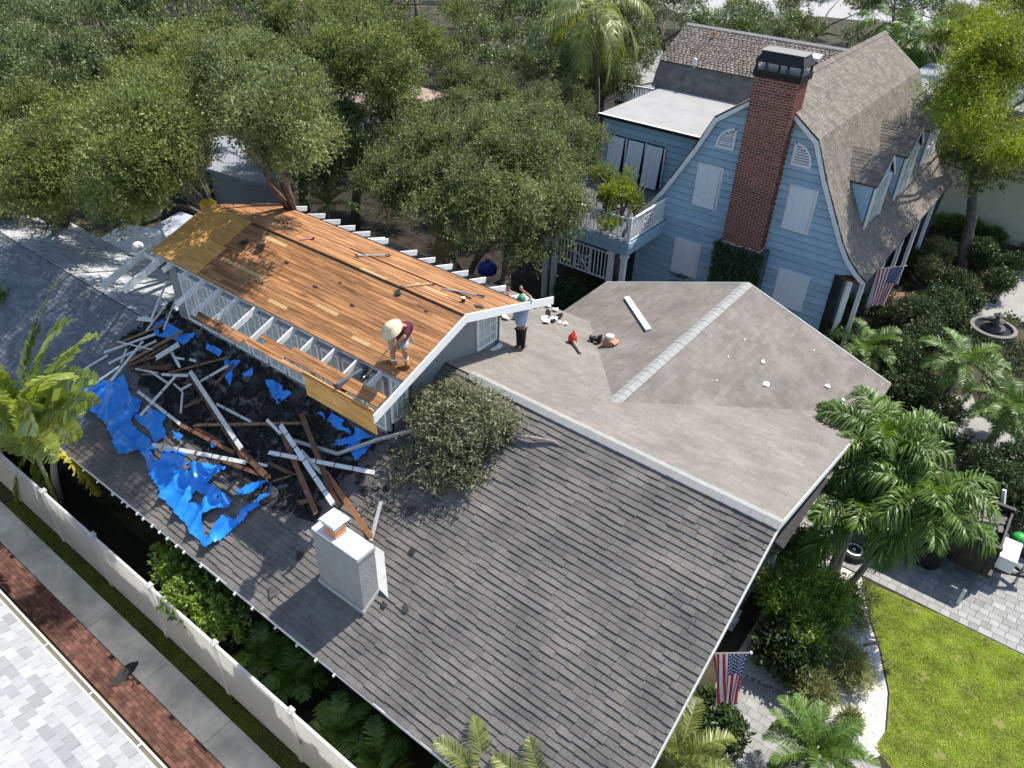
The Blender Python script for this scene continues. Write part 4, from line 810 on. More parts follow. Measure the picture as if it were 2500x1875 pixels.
oak('rounded grey-green oak in front of the balcony', [(860, 390), (960, 280), (1100, 190), (1280, 170), (1420, 240), (1500, 330), (1450, 430), (1420, 530), (1330, 550), (1270, 640), (1180, 560), (1000, 545), (890, 500)], 4.2, 7.8, 66, 19000, ll=.10, rr=(.5, 1.35), lm='oak_c', seed=15, trunk=(-17.0, 22.0))
oak('slender oak between the drooping oak and the rounded oak', [(770, 200), (960, 220), (1000, 300), (860, 420), (790, 420)], 3.8, 6.4, 12, 1500, seed=16, lm='oak_far', rr=(.7, 1.1))
oak('dark oak at the top centre behind the coconut palm', [(1020, -60), (1350, -60), (1560, 60), (1510, 200), (1400, 230), (1280, 170), (1120, 180)], 4.0, 7.0, 30, 3800, seed=17, lm='oak_far', ll=.16)
oak('dark oak behind the two tone roof', [(1500, -70), (1900, -70), (2010, 60), (1960, 110), (1800, 85), (1690, 60), (1560, 190), (1500, 170)], 4.0, 7.2, 34, 5200, seed=18, lm='oak_far', ll=.15)
oak('thin pale oak against the street at the top', [(1880, -40), (2120, -40), (2130, 60), (2080, 130), (1940, 120)], 4.5, 6.0, 12, 1000, seed=19, lm='oak_far', ll=.15, rr=(.7, 1.0))
oak('oak in the left middle behind the broad oak', [(250, 140), (480, 120), (520, 330), (380, 360), (240, 300)], 5.0, 8.0, 16, 2300, seed=20)
oak('bright lime green tree with feathery leaves at the right edge', [(2290, -60), (2580, -60), (2600, 380), (2450, 400), (2340, 340), (2250, 270), (2230, 120)], 5.0, 9.8, 46, 9500, rr=(.5, 1.25), lm='lime', seed=21, ll=.10, group=None, name='lime_tree', spread=.5)
oak('dark green tree behind the lime tree at the right edge', [(2200, 150), (2560, 100), (2580, 430), (2440, 450), (2300, 400)], 3.0, 5.5, 26, 4200, lm='oak', seed=31, ll=.13, group=None)
oak('dark tree on the far side of the cabbage palms', [(2060, -80), (2360, -80), (2340, 80), (2200, 60), (2090, 30)], 5.0, 8.0, 20, 2600, lm='oak_far', seed=32, ll=.16, group=None)
oak('small yellow green shrub tree beside the balcony rail', [(1440, 440), (1520, 415), (1600, 470), (1560, 510), (1470, 560), (1420, 500)], 4.6, 5.2, 9, 620, rr=(.3, .55), lm='lime', seed=22, ll=.10, group=None, name='shrub_tree', spread=.3)
# ---------------------------------------------------------------- palms
def frond_geo(base, d, up_, L, droop, nl=46, ll=.45, lw=.035, roll=0.0, plume=0.0, lift=.35, seed=0, sag=.35, bare=.12, taper=True, tipw=.08):
    """one pinnate frond -> (rachis points, radii), leaflet verts, quads, tint"""
    g_ = np.random.default_rng(seed); base = np.array(base, float); d = np.array(d, float); d /= np.linalg.norm(d); t = np.linspace(0, 1, 14)
    upv = np.array([0, 0, 1.0]); hor = d-upv*d[2]; hn = np.linalg.norm(hor); hor = hor/hn if hn > 1e-3 else np.array([1, 0, 0.]); el = math.asin(max(-1, min(1, d[2])))
    ang = el-droop*t**1.3; st_ = L/13; pts = [base]
    for i in range(13): pts.append(pts[-1]+st_*(hor*cos(ang[i])+upv*sin(ang[i])))
    pts = np.array(pts); side = np.cross(hor, upv)
    side = side*cos(roll)+upv*sin(roll)
    n = nl; s_ = np.linspace(bare, .995, n); ip = s_*13; i0 = np.minimum(ip.astype(int), 12); fr_ = (ip-i0)[:, None]; P = pts[i0]*(1-fr_)+pts[i0+1]*fr_; T = unit(pts[i0+1]-pts[i0]); Nr = unit(np.cross(np.repeat(side[None], n, 0), T))
    if Nr[:, 2].mean() < 0: Nr = -Nr
    prof_ = np.sin(np.clip((s_-bare)/(1-bare)*.9+.1, 0, 1)*pi)**.6 if taper else np.ones(n); Vs, Qs, Ts = [], [], []; off = 0
    for sg in (-1, 1):
        sd_ = side[None]*sg; lf = lift+g_.uniform(-.12, .12, (n, 1))+plume*g_.uniform(-1.2, 1.2, (n, 1)); A = unit(sd_*np.cos(lf)+Nr*np.sin(lf)+T*(.45+.5*s_[:, None]**2)+g_.normal(size=(n, 3))*.06)
        l_ = (ll*prof_*g_.uniform(.88, 1.1, n))[:, None]; W = lw*g_.uniform(.8, 1.2, (n, 1)); Sd = unit(np.cross(A, Nr+g_.normal(size=(n, 3))*.25)); q0 = P; q1 = P+A*l_*.55+Sd*0; q2 = P+A*l_; q2 = q2+np.array([0, 0, -1.])*l_*sag*g_.uniform(.6, 1.4, (n, 1)); q1 = q1+np.array([0, 0, -1.])*l_*sag*.18
        Vv = np.stack([q0-Sd*W*.25, q0+Sd*W*.25, q1+Sd*W*.5, q1-Sd*W*.5, q2+Sd*W*tipw, q2-Sd*W*tipw], 1).reshape(-1, 3); b = (np.arange(n)*6)[:, None]+off; Qs += [b+np.array([[0, 1, 2, 3]]), b+np.array([[3, 2, 4, 5]])]; Vs.append(Vv); off += 6*n; Ts.append(np.repeat(g_.uniform(0, 1, n)*.6+.2, 6))
    return pts, np.vstack(Vs), np.vstack(Qs), np.concatenate(Ts)
def frond(parent, lm, name='frond', rr=.018, stem=None, **k):
    pts, V_, Q, ti = frond_geo(**k); mb = MB(); mb.tube([tuple(p) for p in pts[::2]]+[tuple(pts[-1])], [rr*(1-.85*i/7) for i in range(8)], 5); nV = len(V_); V2 = np.array(mb.v); quads = np.array([f for f in mb.f if len(f) == 4])
    return npmesh(name, np.vstack([V_, V2]), np.vstack([Q, quads+nV]), LM[lm] if isinstance(lm, str) else lm, parent, tint=np.concatenate([ti, np.full(len(V2), .9)]))
def palm(label, base, top, nf, L, lm='palm', name='palm_tree', seed=0, r0=.11, droop=1.5, elr=(-.3, 1.2), shaft=0.0, group=None, cat='palm', skip=None, trunk=True, bow=(0, 0), **k):
    g_ = random.Random(seed); base, top = Vector(base), Vector(top); t = thing(name, label, cat, base, group)
    if trunk:
        n = 9; pts = [base.lerp(top, i/n)+Vector((bow[0], bow[1], 0))*sin(pi*i/n) for i in range(n+1)]; MB().tube(pts, [r0*(1.25 if i == 0 else 1-.25*i/n) for i in range(n+1)], 10).build('trunk', M['palm_trunk'], t, smooth=True)
        if shaft: dv = (top-pts[-2]).normalized(); MB().tube([top-dv*.03, top+dv*shaft*.3, top+dv*shaft], [r0*.95, r0*1.05, r0*.45], 10).build('crownshaft', mat('crownshaft_green', (.30, .36, .08), .5, .1, 5.0), t, smooth=True); top = top+dv*shaft
    for i in range(nf):
        a = i*2.39996+g_.uniform(-.2, .2); f_ = (i+.5)/nf; el = elr[1]+(elr[0]-elr[1])*f_**.8+g_.uniform(-.12, .12); d = (cos(a)*cos(el), sin(a)*cos(el), sin(el))
        if skip and skip(d): continue
        frond(t, lm, base=top, d=d, up_=None, L=L*g_.uniform(.85, 1.08), droop=droop*g_.uniform(.8, 1.15), seed=seed*100+i, roll=g_.uniform(-.3, .3), **k)
    return t
# clump of three palms with plumed fronds at the right of the cottage
tp = [((2010, 1428), (2085, 1262), 'left stem of the palm trio beside the grey roof, upright green crownshaft', 31), ((2068, 1436), (2228, 1245), 'palm of the trio leaning right with its crownshaft over the trailer', 32), ((2040, 1400), (2135, 1120), 'tallest palm of the trio, crown touching the roof edge', 33)]
for (b, tpx, lab, sd_) in tp:
    b = az(b, 0); hyp = ay(tpx, b.y+(0.55 if sd_ == 33 else .0)); palm(lab, b, hyp, 17 if sd_ != 33 else 19, 2.05, seed=sd_, r0=.10, droop=1.65, elr=(.05, 1.35), shaft=.42, nl=84, ll=.60, lw=.045, plume=.6, sag=.6, group='palm trio beside the driveway', bare=.05)
# coconut palm at the top
cb = az((1470, 300), 0.0); ct = az((1445, 25), 9.0); palm('coconut palm with hanging yellowing fronds at the top of the view', (ct.x+.6, ct.y+.5, 0), ct, 17, 4.6, seed=41, r0=.15, droop=1.9, elr=(-.75, 1.1), nl=64, ll=.85, lw=.055, sag=.75, lm='palm_y', bow=(.4, 0))
# fan palms behind the blue house
for lab, p, z, sd_ in (('shaggy cabbage palm just behind the far corner of the blue house', (2245, 95), 7.5, 51), ('second cabbage palm further left behind the blue house ridge', (2165, 60), 6.2, 52)):
    c = az(p, z); palm(lab, (c.x, c.y, 0), c, 30, 2.1, seed=sd_, r0=.16, droop=1.0, elr=(-1.1, 1.3), nl=26, ll=.7, lw=.06, sag=.6, bare=.45, lm='palm', lift=.1)
# feather palms low in the front corner, rising past the eave
pc = az((1185, 1935), 2.2); palm('feathery date palm whose fronds rise past the bottom eave', (pc.x, pc.y, 0), pc, 22, 1.55, seed=61, r0=.12, droop=1.15, elr=(-.1, 1.35), nl=58, ll=.34, lw=.022, sag=.12, lm='palm_y', lift=.5)
pc = az((1330, 1990), 2.3); palm('second date palm half below the bottom edge by the gable', (pc.x, pc.y, 0), pc, 18, 1.5, seed=62, r0=.12, droop=1.1, elr=(.0, 1.4), nl=58, ll=.34, lw=.022, sag=.12, lm='palm_y', lift=.5)
pc = az((1655, 1850), 1.9); palm('date palm in the corner under the gable eave', (pc.x, pc.y, 0), pc, 16, 1.3, seed=63, r0=.10, droop=1.2, elr=(-.1, 1.3), nl=54, ll=.32, lw=.024, sag=.15, lm='palm_y', lift=.45)
pc = az((1990, 1835), 1.3); palm('pygmy date palm between the gravel path and the gable', (pc.x, pc.y, 0), pc, 24, 1.25, seed=64, r0=.10, droop=1.25, elr=(-.2, 1.3), nl=60, ll=.30, lw=.02, sag=.15, lm='palm', lift=.4)
# garden palms in shade on the right
for lab, p, z, L, sd_ in (('shaded date palm with brown trunk beside the white path', (2350, 880), 1.9, 1.6, 71), ('dark date palm at the right edge above the white path', (2465, 990), 1.6, 1.4, 72), ('low palm tucked behind the grey wing', (2110, 850), 1.6, 1.5, 73)):
    c = az(p, z); palm(lab, (c.x, c.y, 0), c, 20, L, seed=sd_, r0=.13, droop=1.3, elr=(-.3, 1.2), nl=50, ll=.38, lw=.028, sag=.2, lm='palm', lift=.35)
for lab, p, z, L, sd_, lm in (('small areca palm against the blue gable wall', (1950, 770), .9, .9, 74, 'palm_y'), ('little palm in front of the lower left shutter', (1670, 690), 1.2, 1.0, 75, 'palm'), ('arching palm behind the stripped roof', (800, 500), 2.6, 1.7, 76, 'palm'), ('bright frond palm beside the wing gable', (2000, 810), .7, .9, 77, 'palm_y')):
    c = az(p, z); palm(lab, (c.x, c.y, 0), c, 12, L, seed=sd_, r0=.05, droop=1.2, elr=(.1, 1.3), nl=40, ll=.34, lw=.03, sag=.25, lm=lm, lift=.3)
# broad torn leaves of the giant bird-of-paradise at the left edge
bb = az((158, 1250), 0); bop = thing('bird_of_paradise_plant', 'giant bird of paradise with torn banana-like leaves at the left edge', 'plant', bb)
crown_c = ay((95, 1090), bb.y-.1); r = random.Random(8)
MB().tube([bb, bb.lerp(ay((125, 1150), bb.y), .7), ay((128, 1110), bb.y)], [.13, .12, .07], 9).build('trunk', M['palm_trunk'], bop, smooth=True)
tips = [((60, 740), .15), ((120, 790), .5), ((-50, 800), -.3), ((40, 930), -.7), ((130, 960), -.2), ((-70, 1060), -.5), ((185, 960), .5), ((40, 1200), -.6), ((-90, 920), .3), ((10, 860), .0), ((170, 1050), .2), ((90, 1180), -.3), ((-30, 1130), .1), ((0, 760), .3), ((90, 850), -.5), ((60, 1000), -.9), ((-20, 1010), -.8), ((110, 1080), -.7), ((20, 1090), -.6), ((150, 880), .1), ((-40, 900), -.6), ((80, 940), -.1)]
for i, (tip, y_) in enumerate(tips+[((224, 1185), .45)]):
    st_ = Vector(crown_c)+Vector((r.uniform(-.25, .15), r.uniform(-.25, .15), r.uniform(-.7, .5))); lm = 'banana' if i < len(tips) else 'yellow'; wd = r.uniform(.36, .52)
    if lm == 'yellow': st_ = ay((118, 1075), bb.y+.2)
    e = ay(tip, bb.y+y_); d = e-st_; L = max(1.7, d.length*1.22); dn = d.normalized()
    frond(bop, lm, name='leaf', rr=.024, base=st_, d=(dn.x, dn.y, dn.z+.3), up_=None, L=L, droop=.8, nl=34, ll=wd, lw=L/34*1.12, tipw=.42, lift=.10, sag=.14, seed=300+i, roll=r.uniform(-1.0, 1.0), bare=.2)
for k in range(4): MB().tube([bb+Vector((r.uniform(-.2, .2), -.1, 0)), Vector(crown_c)+Vector((r.uniform(-.3, .1), -.1, -.25))], [.05, .035], 6).build('stalk', mat('green_stalk', (.30, .34, .12), .5, .1, 5), bop, smooth=True)
# ---------------------------------------------------------------- shrubs
def shrub(label, spots, lm, sprigs, ll, name='shrub', cat='shrub', lwk=.45, per=9, spread=.25, up=.5, seed=1, group=None, stem=True):
    cl = [(tuple(az(p, z)), (r, r, r*.85)) for p, z, r in spots]; b = Vector(cl[0][0]); t = thing(name, label, cat, (b.x, b.y, 0), group)
    if stem:
        mb = MB()
        for c, r_ in cl: mb.tube([(b.x, b.y, 0), Vector((b.x, b.y, 0)).lerp(Vector(c), .5)+Vector((0, 0, .1)), c], [.035, .025, .01], 5)
        mb.build('stem', M['bark'], t)
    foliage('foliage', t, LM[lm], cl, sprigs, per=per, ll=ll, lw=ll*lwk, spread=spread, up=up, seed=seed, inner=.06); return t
shrub('bright green broad-leaved bush behind the fence', [((430, 1395), 1.5, .42), ((480, 1430), 1.5, .5), ((520, 1480), 1.45, .5), ((455, 1470), 1.6, .42), ((560, 1520), 1.3, .4), ((410, 1360), 1.5, .28)], 'shrub', 620, .15, seed=81)
for lab, p, z, sd_ in (('feathery fern palm between fence and eave', (640, 1590), .8, 82), ('dark fern palm lower down beside the fence', (720, 1650), .7, 83), ('glossy fern palm at the bottom beside the fence end', (830, 1780), .9, 84), ('fern palm at the bottom edge right of the fence', (920, 1850), .8, 85)):
    c = az(p, z); palm(lab, (c.x, c.y, 0), c, 13, .85, seed=sd_, r0=.03, droop=1.2, elr=(.0, 1.3), nl=22, ll=.30, lw=.045, sag=.2, lm='palm', lift=.2, name='fern_palm', cat='plant')
shrub('tall yew-like shrub under the palm trio', [((1930, 1330), 1.7, .45), ((1960, 1400), 1.6, .55), ((1900, 1440), 1.3, .5), ((1985, 1330), 1.8, .4), ((1930, 1500), 1.1, .55), ((1960, 1560), .9, .5)], 'shrub', 1500, .15, lwk=.22, seed=86, per=10)
shrub('bright bushy shrub at the foot of the palm trunks', [((2020, 1440), 1.2, .45), ((2010, 1500), 1.0, .5), ((2040, 1470), 1.0, .4)], 'shrub', 800, .14, lwk=.22, seed=87)
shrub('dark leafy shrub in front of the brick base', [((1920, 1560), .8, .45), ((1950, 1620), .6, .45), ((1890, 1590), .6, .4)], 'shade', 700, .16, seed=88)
for lab, sp, sd_ in (('wispy grey-green grass shrub nearest the lawn edge', [((2060, 1620), .5, .5), ((2090, 1650), .35, .4), ((2040, 1590), .5, .4)], 89), ('wispy grey-green grass shrub on the white gravel', [((1990, 1690), .4, .42), ((1975, 1660), .45, .36)], 90), ('tiny grass tuft on the white gravel', [((2075, 1760), .2, .2)], 91)):
    shrub(lab, sp, 'pale', 900 if sd_ < 91 else 150, .20, lwk=.09, seed=sd_, per=8, spread=.12, up=1.0, cat='plant')
shrub('pale twiggy shrub beside the leaning trunk', [((2090, 1460), .5, .4), ((2080, 1510), .4, .4), ((1880, 1540), .3, .35)], 'pale', 500, .14, lwk=.15, seed=92)
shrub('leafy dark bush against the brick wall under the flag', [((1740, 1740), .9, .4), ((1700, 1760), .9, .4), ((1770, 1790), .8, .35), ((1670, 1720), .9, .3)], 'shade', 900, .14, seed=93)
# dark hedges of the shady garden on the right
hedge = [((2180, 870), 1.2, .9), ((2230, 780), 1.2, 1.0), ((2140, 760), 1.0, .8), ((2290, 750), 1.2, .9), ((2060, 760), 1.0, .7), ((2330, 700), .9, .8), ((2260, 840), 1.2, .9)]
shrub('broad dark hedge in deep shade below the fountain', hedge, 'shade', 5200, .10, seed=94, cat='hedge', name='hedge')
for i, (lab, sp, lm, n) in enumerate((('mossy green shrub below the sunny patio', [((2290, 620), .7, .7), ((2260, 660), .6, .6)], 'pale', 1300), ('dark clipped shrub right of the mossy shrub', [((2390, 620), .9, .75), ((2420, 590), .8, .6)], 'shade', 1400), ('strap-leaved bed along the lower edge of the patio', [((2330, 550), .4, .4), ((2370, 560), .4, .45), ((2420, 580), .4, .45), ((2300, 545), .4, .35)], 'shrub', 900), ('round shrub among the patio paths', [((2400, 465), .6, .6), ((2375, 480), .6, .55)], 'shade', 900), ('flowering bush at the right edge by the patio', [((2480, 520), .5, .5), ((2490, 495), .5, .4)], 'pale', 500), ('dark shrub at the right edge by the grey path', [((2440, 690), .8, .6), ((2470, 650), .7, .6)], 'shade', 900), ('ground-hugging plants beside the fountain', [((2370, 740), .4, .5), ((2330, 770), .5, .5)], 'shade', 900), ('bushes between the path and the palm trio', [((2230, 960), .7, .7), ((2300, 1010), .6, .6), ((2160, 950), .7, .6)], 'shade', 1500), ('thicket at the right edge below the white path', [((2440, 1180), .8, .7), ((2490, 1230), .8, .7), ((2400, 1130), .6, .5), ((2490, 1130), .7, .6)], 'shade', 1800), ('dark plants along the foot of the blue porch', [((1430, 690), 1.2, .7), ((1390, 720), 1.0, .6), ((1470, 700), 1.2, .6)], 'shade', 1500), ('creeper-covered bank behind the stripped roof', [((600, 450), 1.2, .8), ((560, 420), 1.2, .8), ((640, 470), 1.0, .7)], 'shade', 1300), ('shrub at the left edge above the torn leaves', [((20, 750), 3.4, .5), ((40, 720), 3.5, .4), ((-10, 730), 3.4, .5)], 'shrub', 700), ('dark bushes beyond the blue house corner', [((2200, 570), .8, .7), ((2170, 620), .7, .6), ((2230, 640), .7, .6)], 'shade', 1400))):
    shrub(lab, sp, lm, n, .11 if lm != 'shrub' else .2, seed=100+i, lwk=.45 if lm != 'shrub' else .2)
# ivy on the chimney base of the blue house
g_ = np.random.default_rng(4); n = 4200; P = np.stack([g_.uniform(IVY[0], IVY[1], n), IVY[2]+.05-np.abs(g_.normal(size=n))*.05, g_.uniform(1.0, IVY[3], n)], 1)
V_, Q = leaf_quads(P, unit(g_.normal(size=(n, 3))+np.array([0, -.3, -.4])), unit(g_.normal(size=(n, 3))*.4+np.array([0, -1, .4])), g_.uniform(.08, .14, n), g_.uniform(.06, .10, n))
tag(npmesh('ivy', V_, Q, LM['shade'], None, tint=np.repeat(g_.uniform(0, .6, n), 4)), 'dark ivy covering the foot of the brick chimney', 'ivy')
# ================================================================ yard, garden and neighbours
RB = (1600, 1200, 2500, 1875); RT = (2000, 1150, 2500, 1525); R0 = (0, 0, 900, 675)
def sheet(name, pts, z, m_, kind=True):
    mb = MB(); P = [az(p, 0) if len(p) == 2 and not isinstance(p, Vector) else p for p in pts]; mb.face([(q.x, q.y, z) for q in P]); o = mb.build(name, m_); return struct(o) if kind else o
W = lambda pts, reg: [Zp(p, reg) for p in pts]
gravel_m = mat('white_gravel', (0.56, 0.54, 0.50), 0.95, 0.3, 14.0, col2=(0.66, 0.64, 0.60), gran=0.5, gscale=45.0, bump=0.4, bscale=30)
mulch_m = mat('shade_dark_litter', (0.016, 0.013, 0.009), 0.95, 0.5, 2.0, col2=(0.032, 0.025, 0.017), gran=0.5, gscale=25.0)  # litter coloured near black to stand in for deep tree shade
pave_m = mat('driveway_paver', (0.29, 0.29, 0.28), 0.85, 0.12, 3.0, obj_var=0.14, tint=.14, gran=.2, gscale=50)
path_m = mat('pale_path', (0.30, 0.295, 0.28), 0.85, 0.15, 1.0, gran=.2, gscale=30)
mb = MB(); mb.face([(-90, 18.3, .004), (-2.6, 18.3, .004), (-2.6, 26, .004), (-5.2, 26, .004), (-5.2, 60, .004), (-90, 60, .004)]); struct(mb.build('shade_dark_litter', mulch_m))
mb = MB(); mb.face([(-40, FY+.03, .004), (4, FY+.03, .004), (4, YE+.4, .004), (-40, YE+.4, .004)]); struct(mb.build('planting_bed', mat('shade_dark_bed', (.022, .018, .013), .95, .5, 4.0)))  # dark soil, deepened further to stand for shade between fence and eave
lawn_pts = [(-.70, 17.80), (1.44, 17.92), (9, 17.92), (9, 9.5), (3.2, 11.0), (1.75, 12.6), (1.10, 12.95), (1.20, 13.6), (.98, 14.6), (.45, 15.7), (-.04, 16.5)]
mb = MB(); mb.face([(x, y, .012) for x, y in lawn_pts]); struct(mb.build('lawn', mat('lawn_soil', (.16, .17, .04), .95, .45, 2.5)))
mb = MB(); mb.face([(-2.45, 12.0, .008), (.8, 12.0, .008), (1.3, 12.9, .008), (1.16, 13.6, .008), (.93, 14.6, .008), (.40, 15.7, .008), (-.1, 16.5, .008), (-.75, 17.9, .008), (-2.45, 17.9, .008)]); struct(mb.build('gravel_bed', gravel_m))
g_ = np.random.default_rng(12); n = 14000; P = np.stack([g_.uniform(-2.4, 1.25, n), g_.uniform(12.0, 17.8, n), np.full(n, .01)], 1); gp = [(-2.4, 12), (.8, 12), (1.2, 12.9), (1.06, 13.6), (.83, 14.6), (.30, 15.7), (-.2, 16.5), (-.85, 17.8), (-2.4, 17.8)]
P = P[[inpoly(p, gp) for p in P[:, :2]]]; n = len(P); s_ = g_.uniform(.012, .030, (n, 1)); O8 = np.array([[1, 0, 0], [0, 1, 0], [-1, 0, 0], [0, -1, 0], [0, 0, .8]]); a = g_.uniform(0, pi, n); ca, sa = np.cos(a)[:, None], np.sin(a)[:, None]; Vv = np.stack([P+s_*np.concatenate([v[0]*ca-v[1]*sa, v[0]*sa+v[1]*ca, np.full((n, 1), v[2])], 1) for v in O8], 1).reshape(-1, 3)
Q = ((np.arange(n)*5)[:, None, None]+np.array([[0, 1, 4], [1, 2, 4], [2, 3, 4], [3, 0, 4]])[None]).reshape(-1, 3)
stuff(npmesh('gravel', Vv, Q, mat('gravel_stone', (.62, .60, .56), .9, .15, 6.0, tint=.35), None, tint=np.repeat(g_.uniform(0, 1, n), 5)))
for sx, sy, a in ((.17, 15.75, .9), (.32, 12.75, .9)): MB().lathe((sx, sy, .03), [(.0, -.22), (.03, -.21), (.035, 0), (.03, .21), (0, .22)], 7, (cos(a), sin(a), .0)).build('edging_log', M['bark'])
for o in [o for o in bpy.data.objects if o.name.startswith('edging_log')]: tag(o, 'short dark log lying on the white gravel, '+('upper of two' if o.name == 'edging_log' else 'lower of two'), 'log', 'logs on the gravel')
def turf(name, poly, n, h, w_, lm, seed, z=.012):
    g_ = np.random.default_rng(seed); xs = [p[0] for p in poly]; ys = [p[1] for p in poly]; P = np.stack([g_.uniform(min(xs), max(xs), n), g_.uniform(min(ys), max(ys), n), np.full(n, z)], 1); P = P[[inpoly(p, poly) and noise.noise(Vector((p[0]*2.3, p[1]*2.3, 4.0)))+.35*noise.noise(Vector((p[0]*9, p[1]*9, 1.0))) < .52 for p in P[:, :2]]]; n = len(P); A = unit(g_.normal(size=(n, 3))*.55+np.array([0, 0, 1])); V_, Q = leaf_quads(P, A, unit(g_.normal(size=(n, 3))), h*g_.uniform(.6, 1.3, n), np.full(n, w_)); return stuff(npmesh(name, V_, Q, LM[lm], None, tint=np.repeat(g_.uniform(0, 1, n), 4)))
turf('grass', [(-.66, 17.76), (1.44, 17.88), (4.2, 17.88), (4.2, 11.6), (3.0, 11.3), (1.75, 12.65), (1.16, 13.0), (1.26, 13.6), (1.04, 14.6), (.50, 15.7), (.02, 16.5)], 90000, .055, .012, 'grass', 5)
turf('verge_grass', [(-22, FY-.42), (-4, FY-.42), (-4, FY-.05), (-22, FY-.05)], 42000, .05, .009, 'verge', 6, .014)
# driveway of staggered pavers
mb = MB(); mb.face([(-3.2, 17.93, .016), (14, 17.93, .016), (14, 22.6, .016), (-3.2, 22.6, .016)]); drive = struct(mb.build('driveway', mat('paver_joint', (.16, .155, .145), .95)))
pl = []; r = random.Random(31)
for j in range(20):
    y0 = 17.94+j*.235; x0 = -3.1+(j % 2)*.17
    while x0 < 5.2: wd = r.choice((.235, .345)); pl.append((x0, y0, wd)); x0 += wd
pl.sort(key=lambda q: q[0]**2+q[1]**2 if inview((q[0], q[1], 0)) else 1e6); rest = MB(); tl = []
for i, (x0, y0, wd) in enumerate(pl):
    mb = MB() if i < 300 else rest; mb.abox(x0+.006, x0+wd-.006, y0+.006, y0+.229, .0, .03+r.uniform(0, .004)); ti = r.random()
    if i < 300: mb.build('paver', pave_m, drive, tint=[ti]*8)
    else: tl += [ti]*8
stuff(rest.build('paver_field', pave_m, drive, tint=tl))
mb = MB(); mb.face([(-2.5, 9.5, .013), (3, 9.5, .013), (3, 10.9, .013), (1.6, 12.4, .013), (.9, 12.85, .013), (-1.0, 13.0, .013), (-2.0, 12.9, .013), (-2.5, 12.4, .013)]); pth = struct(mb.build('garden_path', mat('paver_joint2', (.2, .19, .18), .95)))
for j in range(15):
    y0 = 9.5+j*.235; x0 = -2.45+(j % 2)*.15
    while x0 < 2.9:
        if inpoly((x0+.15, y0+.12), [(-2.5, 9.5), (3, 9.5), (3, 10.9), (1.6, 12.3), (.9, 12.75), (-1.0, 12.9), (-2.0, 12.8), (-2.5, 12.3)]) and inview((x0, y0, 0), 40): MB().abox(x0+.005, x0+.295, y0+.005, y0+.23, 0, .028+r.uniform(0, .004)).build('paver', pave_m, pth, tint=[r.random()]*8)
        x0 += .3
# garden paths on the right
sheet('path', [(2235, 1003), (2300, 985), (2370, 955), (2390, 1015), (2500, 1085), (2600, 1140), (2600, 1200), (2500, 1150), (2380, 1085), (2280, 1035)], .02, path_m)
sheet('patio', [(2265, 522), (2321, 490), (2380, 478), (2440, 500), (2500, 458), (2620, 430), (2620, 600), (2500, 570), (2441, 580), (2339, 556)], .02, path_m)
sheet('patio_slab', W([(1600, 1250), (1670, 1110), (1960, 1150), (1900, 1275)], RD), .03, path_m)
sheet('side_path', [(2452, 650), (2520, 655), (2620, 680), (2620, 800), (2500, 790), (2425, 750), (2458, 690)], .02, path_m)
sheet('lower_path', [(2305, 716), (2430, 744), (2460, 775), (2400, 790), (2288, 744)], .024, path_m)
sheet('brick_terrace', [(2150, 745), (2190, 715), (2270, 712), (2240, 780), (2180, 775)], .02, mat('terrace_brick', (.22, .12, .085), .9, .3, 3.0))
# fountain
fc = az((2420, 812), 0); fo = thing('fountain', 'two tiered dark stone fountain in a round pool by the hedge', 'fountain', fc); stone = mat('dark_stone', (.09, .085, .08), .8, .3, 6.0)
MB().lathe(fc, [(.92, 0), (.92, .28), (.76, .30), (.74, .1)], 36).build('basin', mat('basin_stone', (.19, .18, .165), .85, .2, 5.0), fo, smooth=False); MB().lathe(fc, [(.74, .18), (.01, .185)], 36).build('water', M['glass'], fo)
MB().lathe(fc, [(.42, .1), (.46, .3), (.40, .34), (.16, .36), (.13, .48), (.34, .58), (.36, .62), (.1, .62), (.07, .78), (.2, .84), (.2, .87), (.05, .86), (.04, .98), (.0, 1.0)], 28).build('tier', stone, fo, smooth=True)
gc = [(-4.6, 29), (-3.2, 23.6), (4, 23.6), (4, 45), (-4, 52), (-5.0, 46)]; g_ = np.random.default_rng(44); n = 60000; P = np.stack([g_.uniform(-5, 4, n), g_.uniform(23.6, 52, n), g_.uniform(.02, .32, n)], 1); keep = []
PP = [[(q.x, q.y) for q in [az(p, 0) for p in pl_]] for pl_ in ([(2235, 1003), (2300, 985), (2370, 955), (2390, 1015), (2500, 1085), (2600, 1140), (2600, 1200), (2500, 1150), (2380, 1085), (2280, 1035)], [(2265, 522), (2321, 490), (2380, 478), (2440, 500), (2500, 458), (2620, 430), (2620, 600), (2500, 570), (2441, 580), (2339, 556)], [(2452, 650), (2520, 655), (2620, 680), (2620, 800), (2500, 790), (2425, 750), (2458, 690)], [(2305, 716), (2430, 744), (2460, 775), (2400, 790), (2288, 744)], [(2150, 745), (2190, 715), (2270, 712), (2240, 780), (2180, 775)])]
keep = [i for i in range(n) if inpoly(P[i], gc) and noise.noise(Vector((P[i][0]*.9, P[i][1]*.9, 3.0))) > -.12 and (P[i][0]-fc.x)**2+(P[i][1]-fc.y)**2 > 1.1 and not any(inpoly(P[i], q) for q in PP)]; P = P[keep]; n = len(P)
V_, Q = leaf_quads(P, unit(g_.normal(size=(n, 3))+np.array([0, 0, .5])), unit(g_.normal(size=(n, 3))+np.array([0, 0, .6])), g_.uniform(.08, .2, n), g_.uniform(.04, .09, n)); stuff(npmesh('ground_cover', V_, Q, LM['shade'], None, tint=np.repeat(g_.uniform(0, 1, n), 4)))
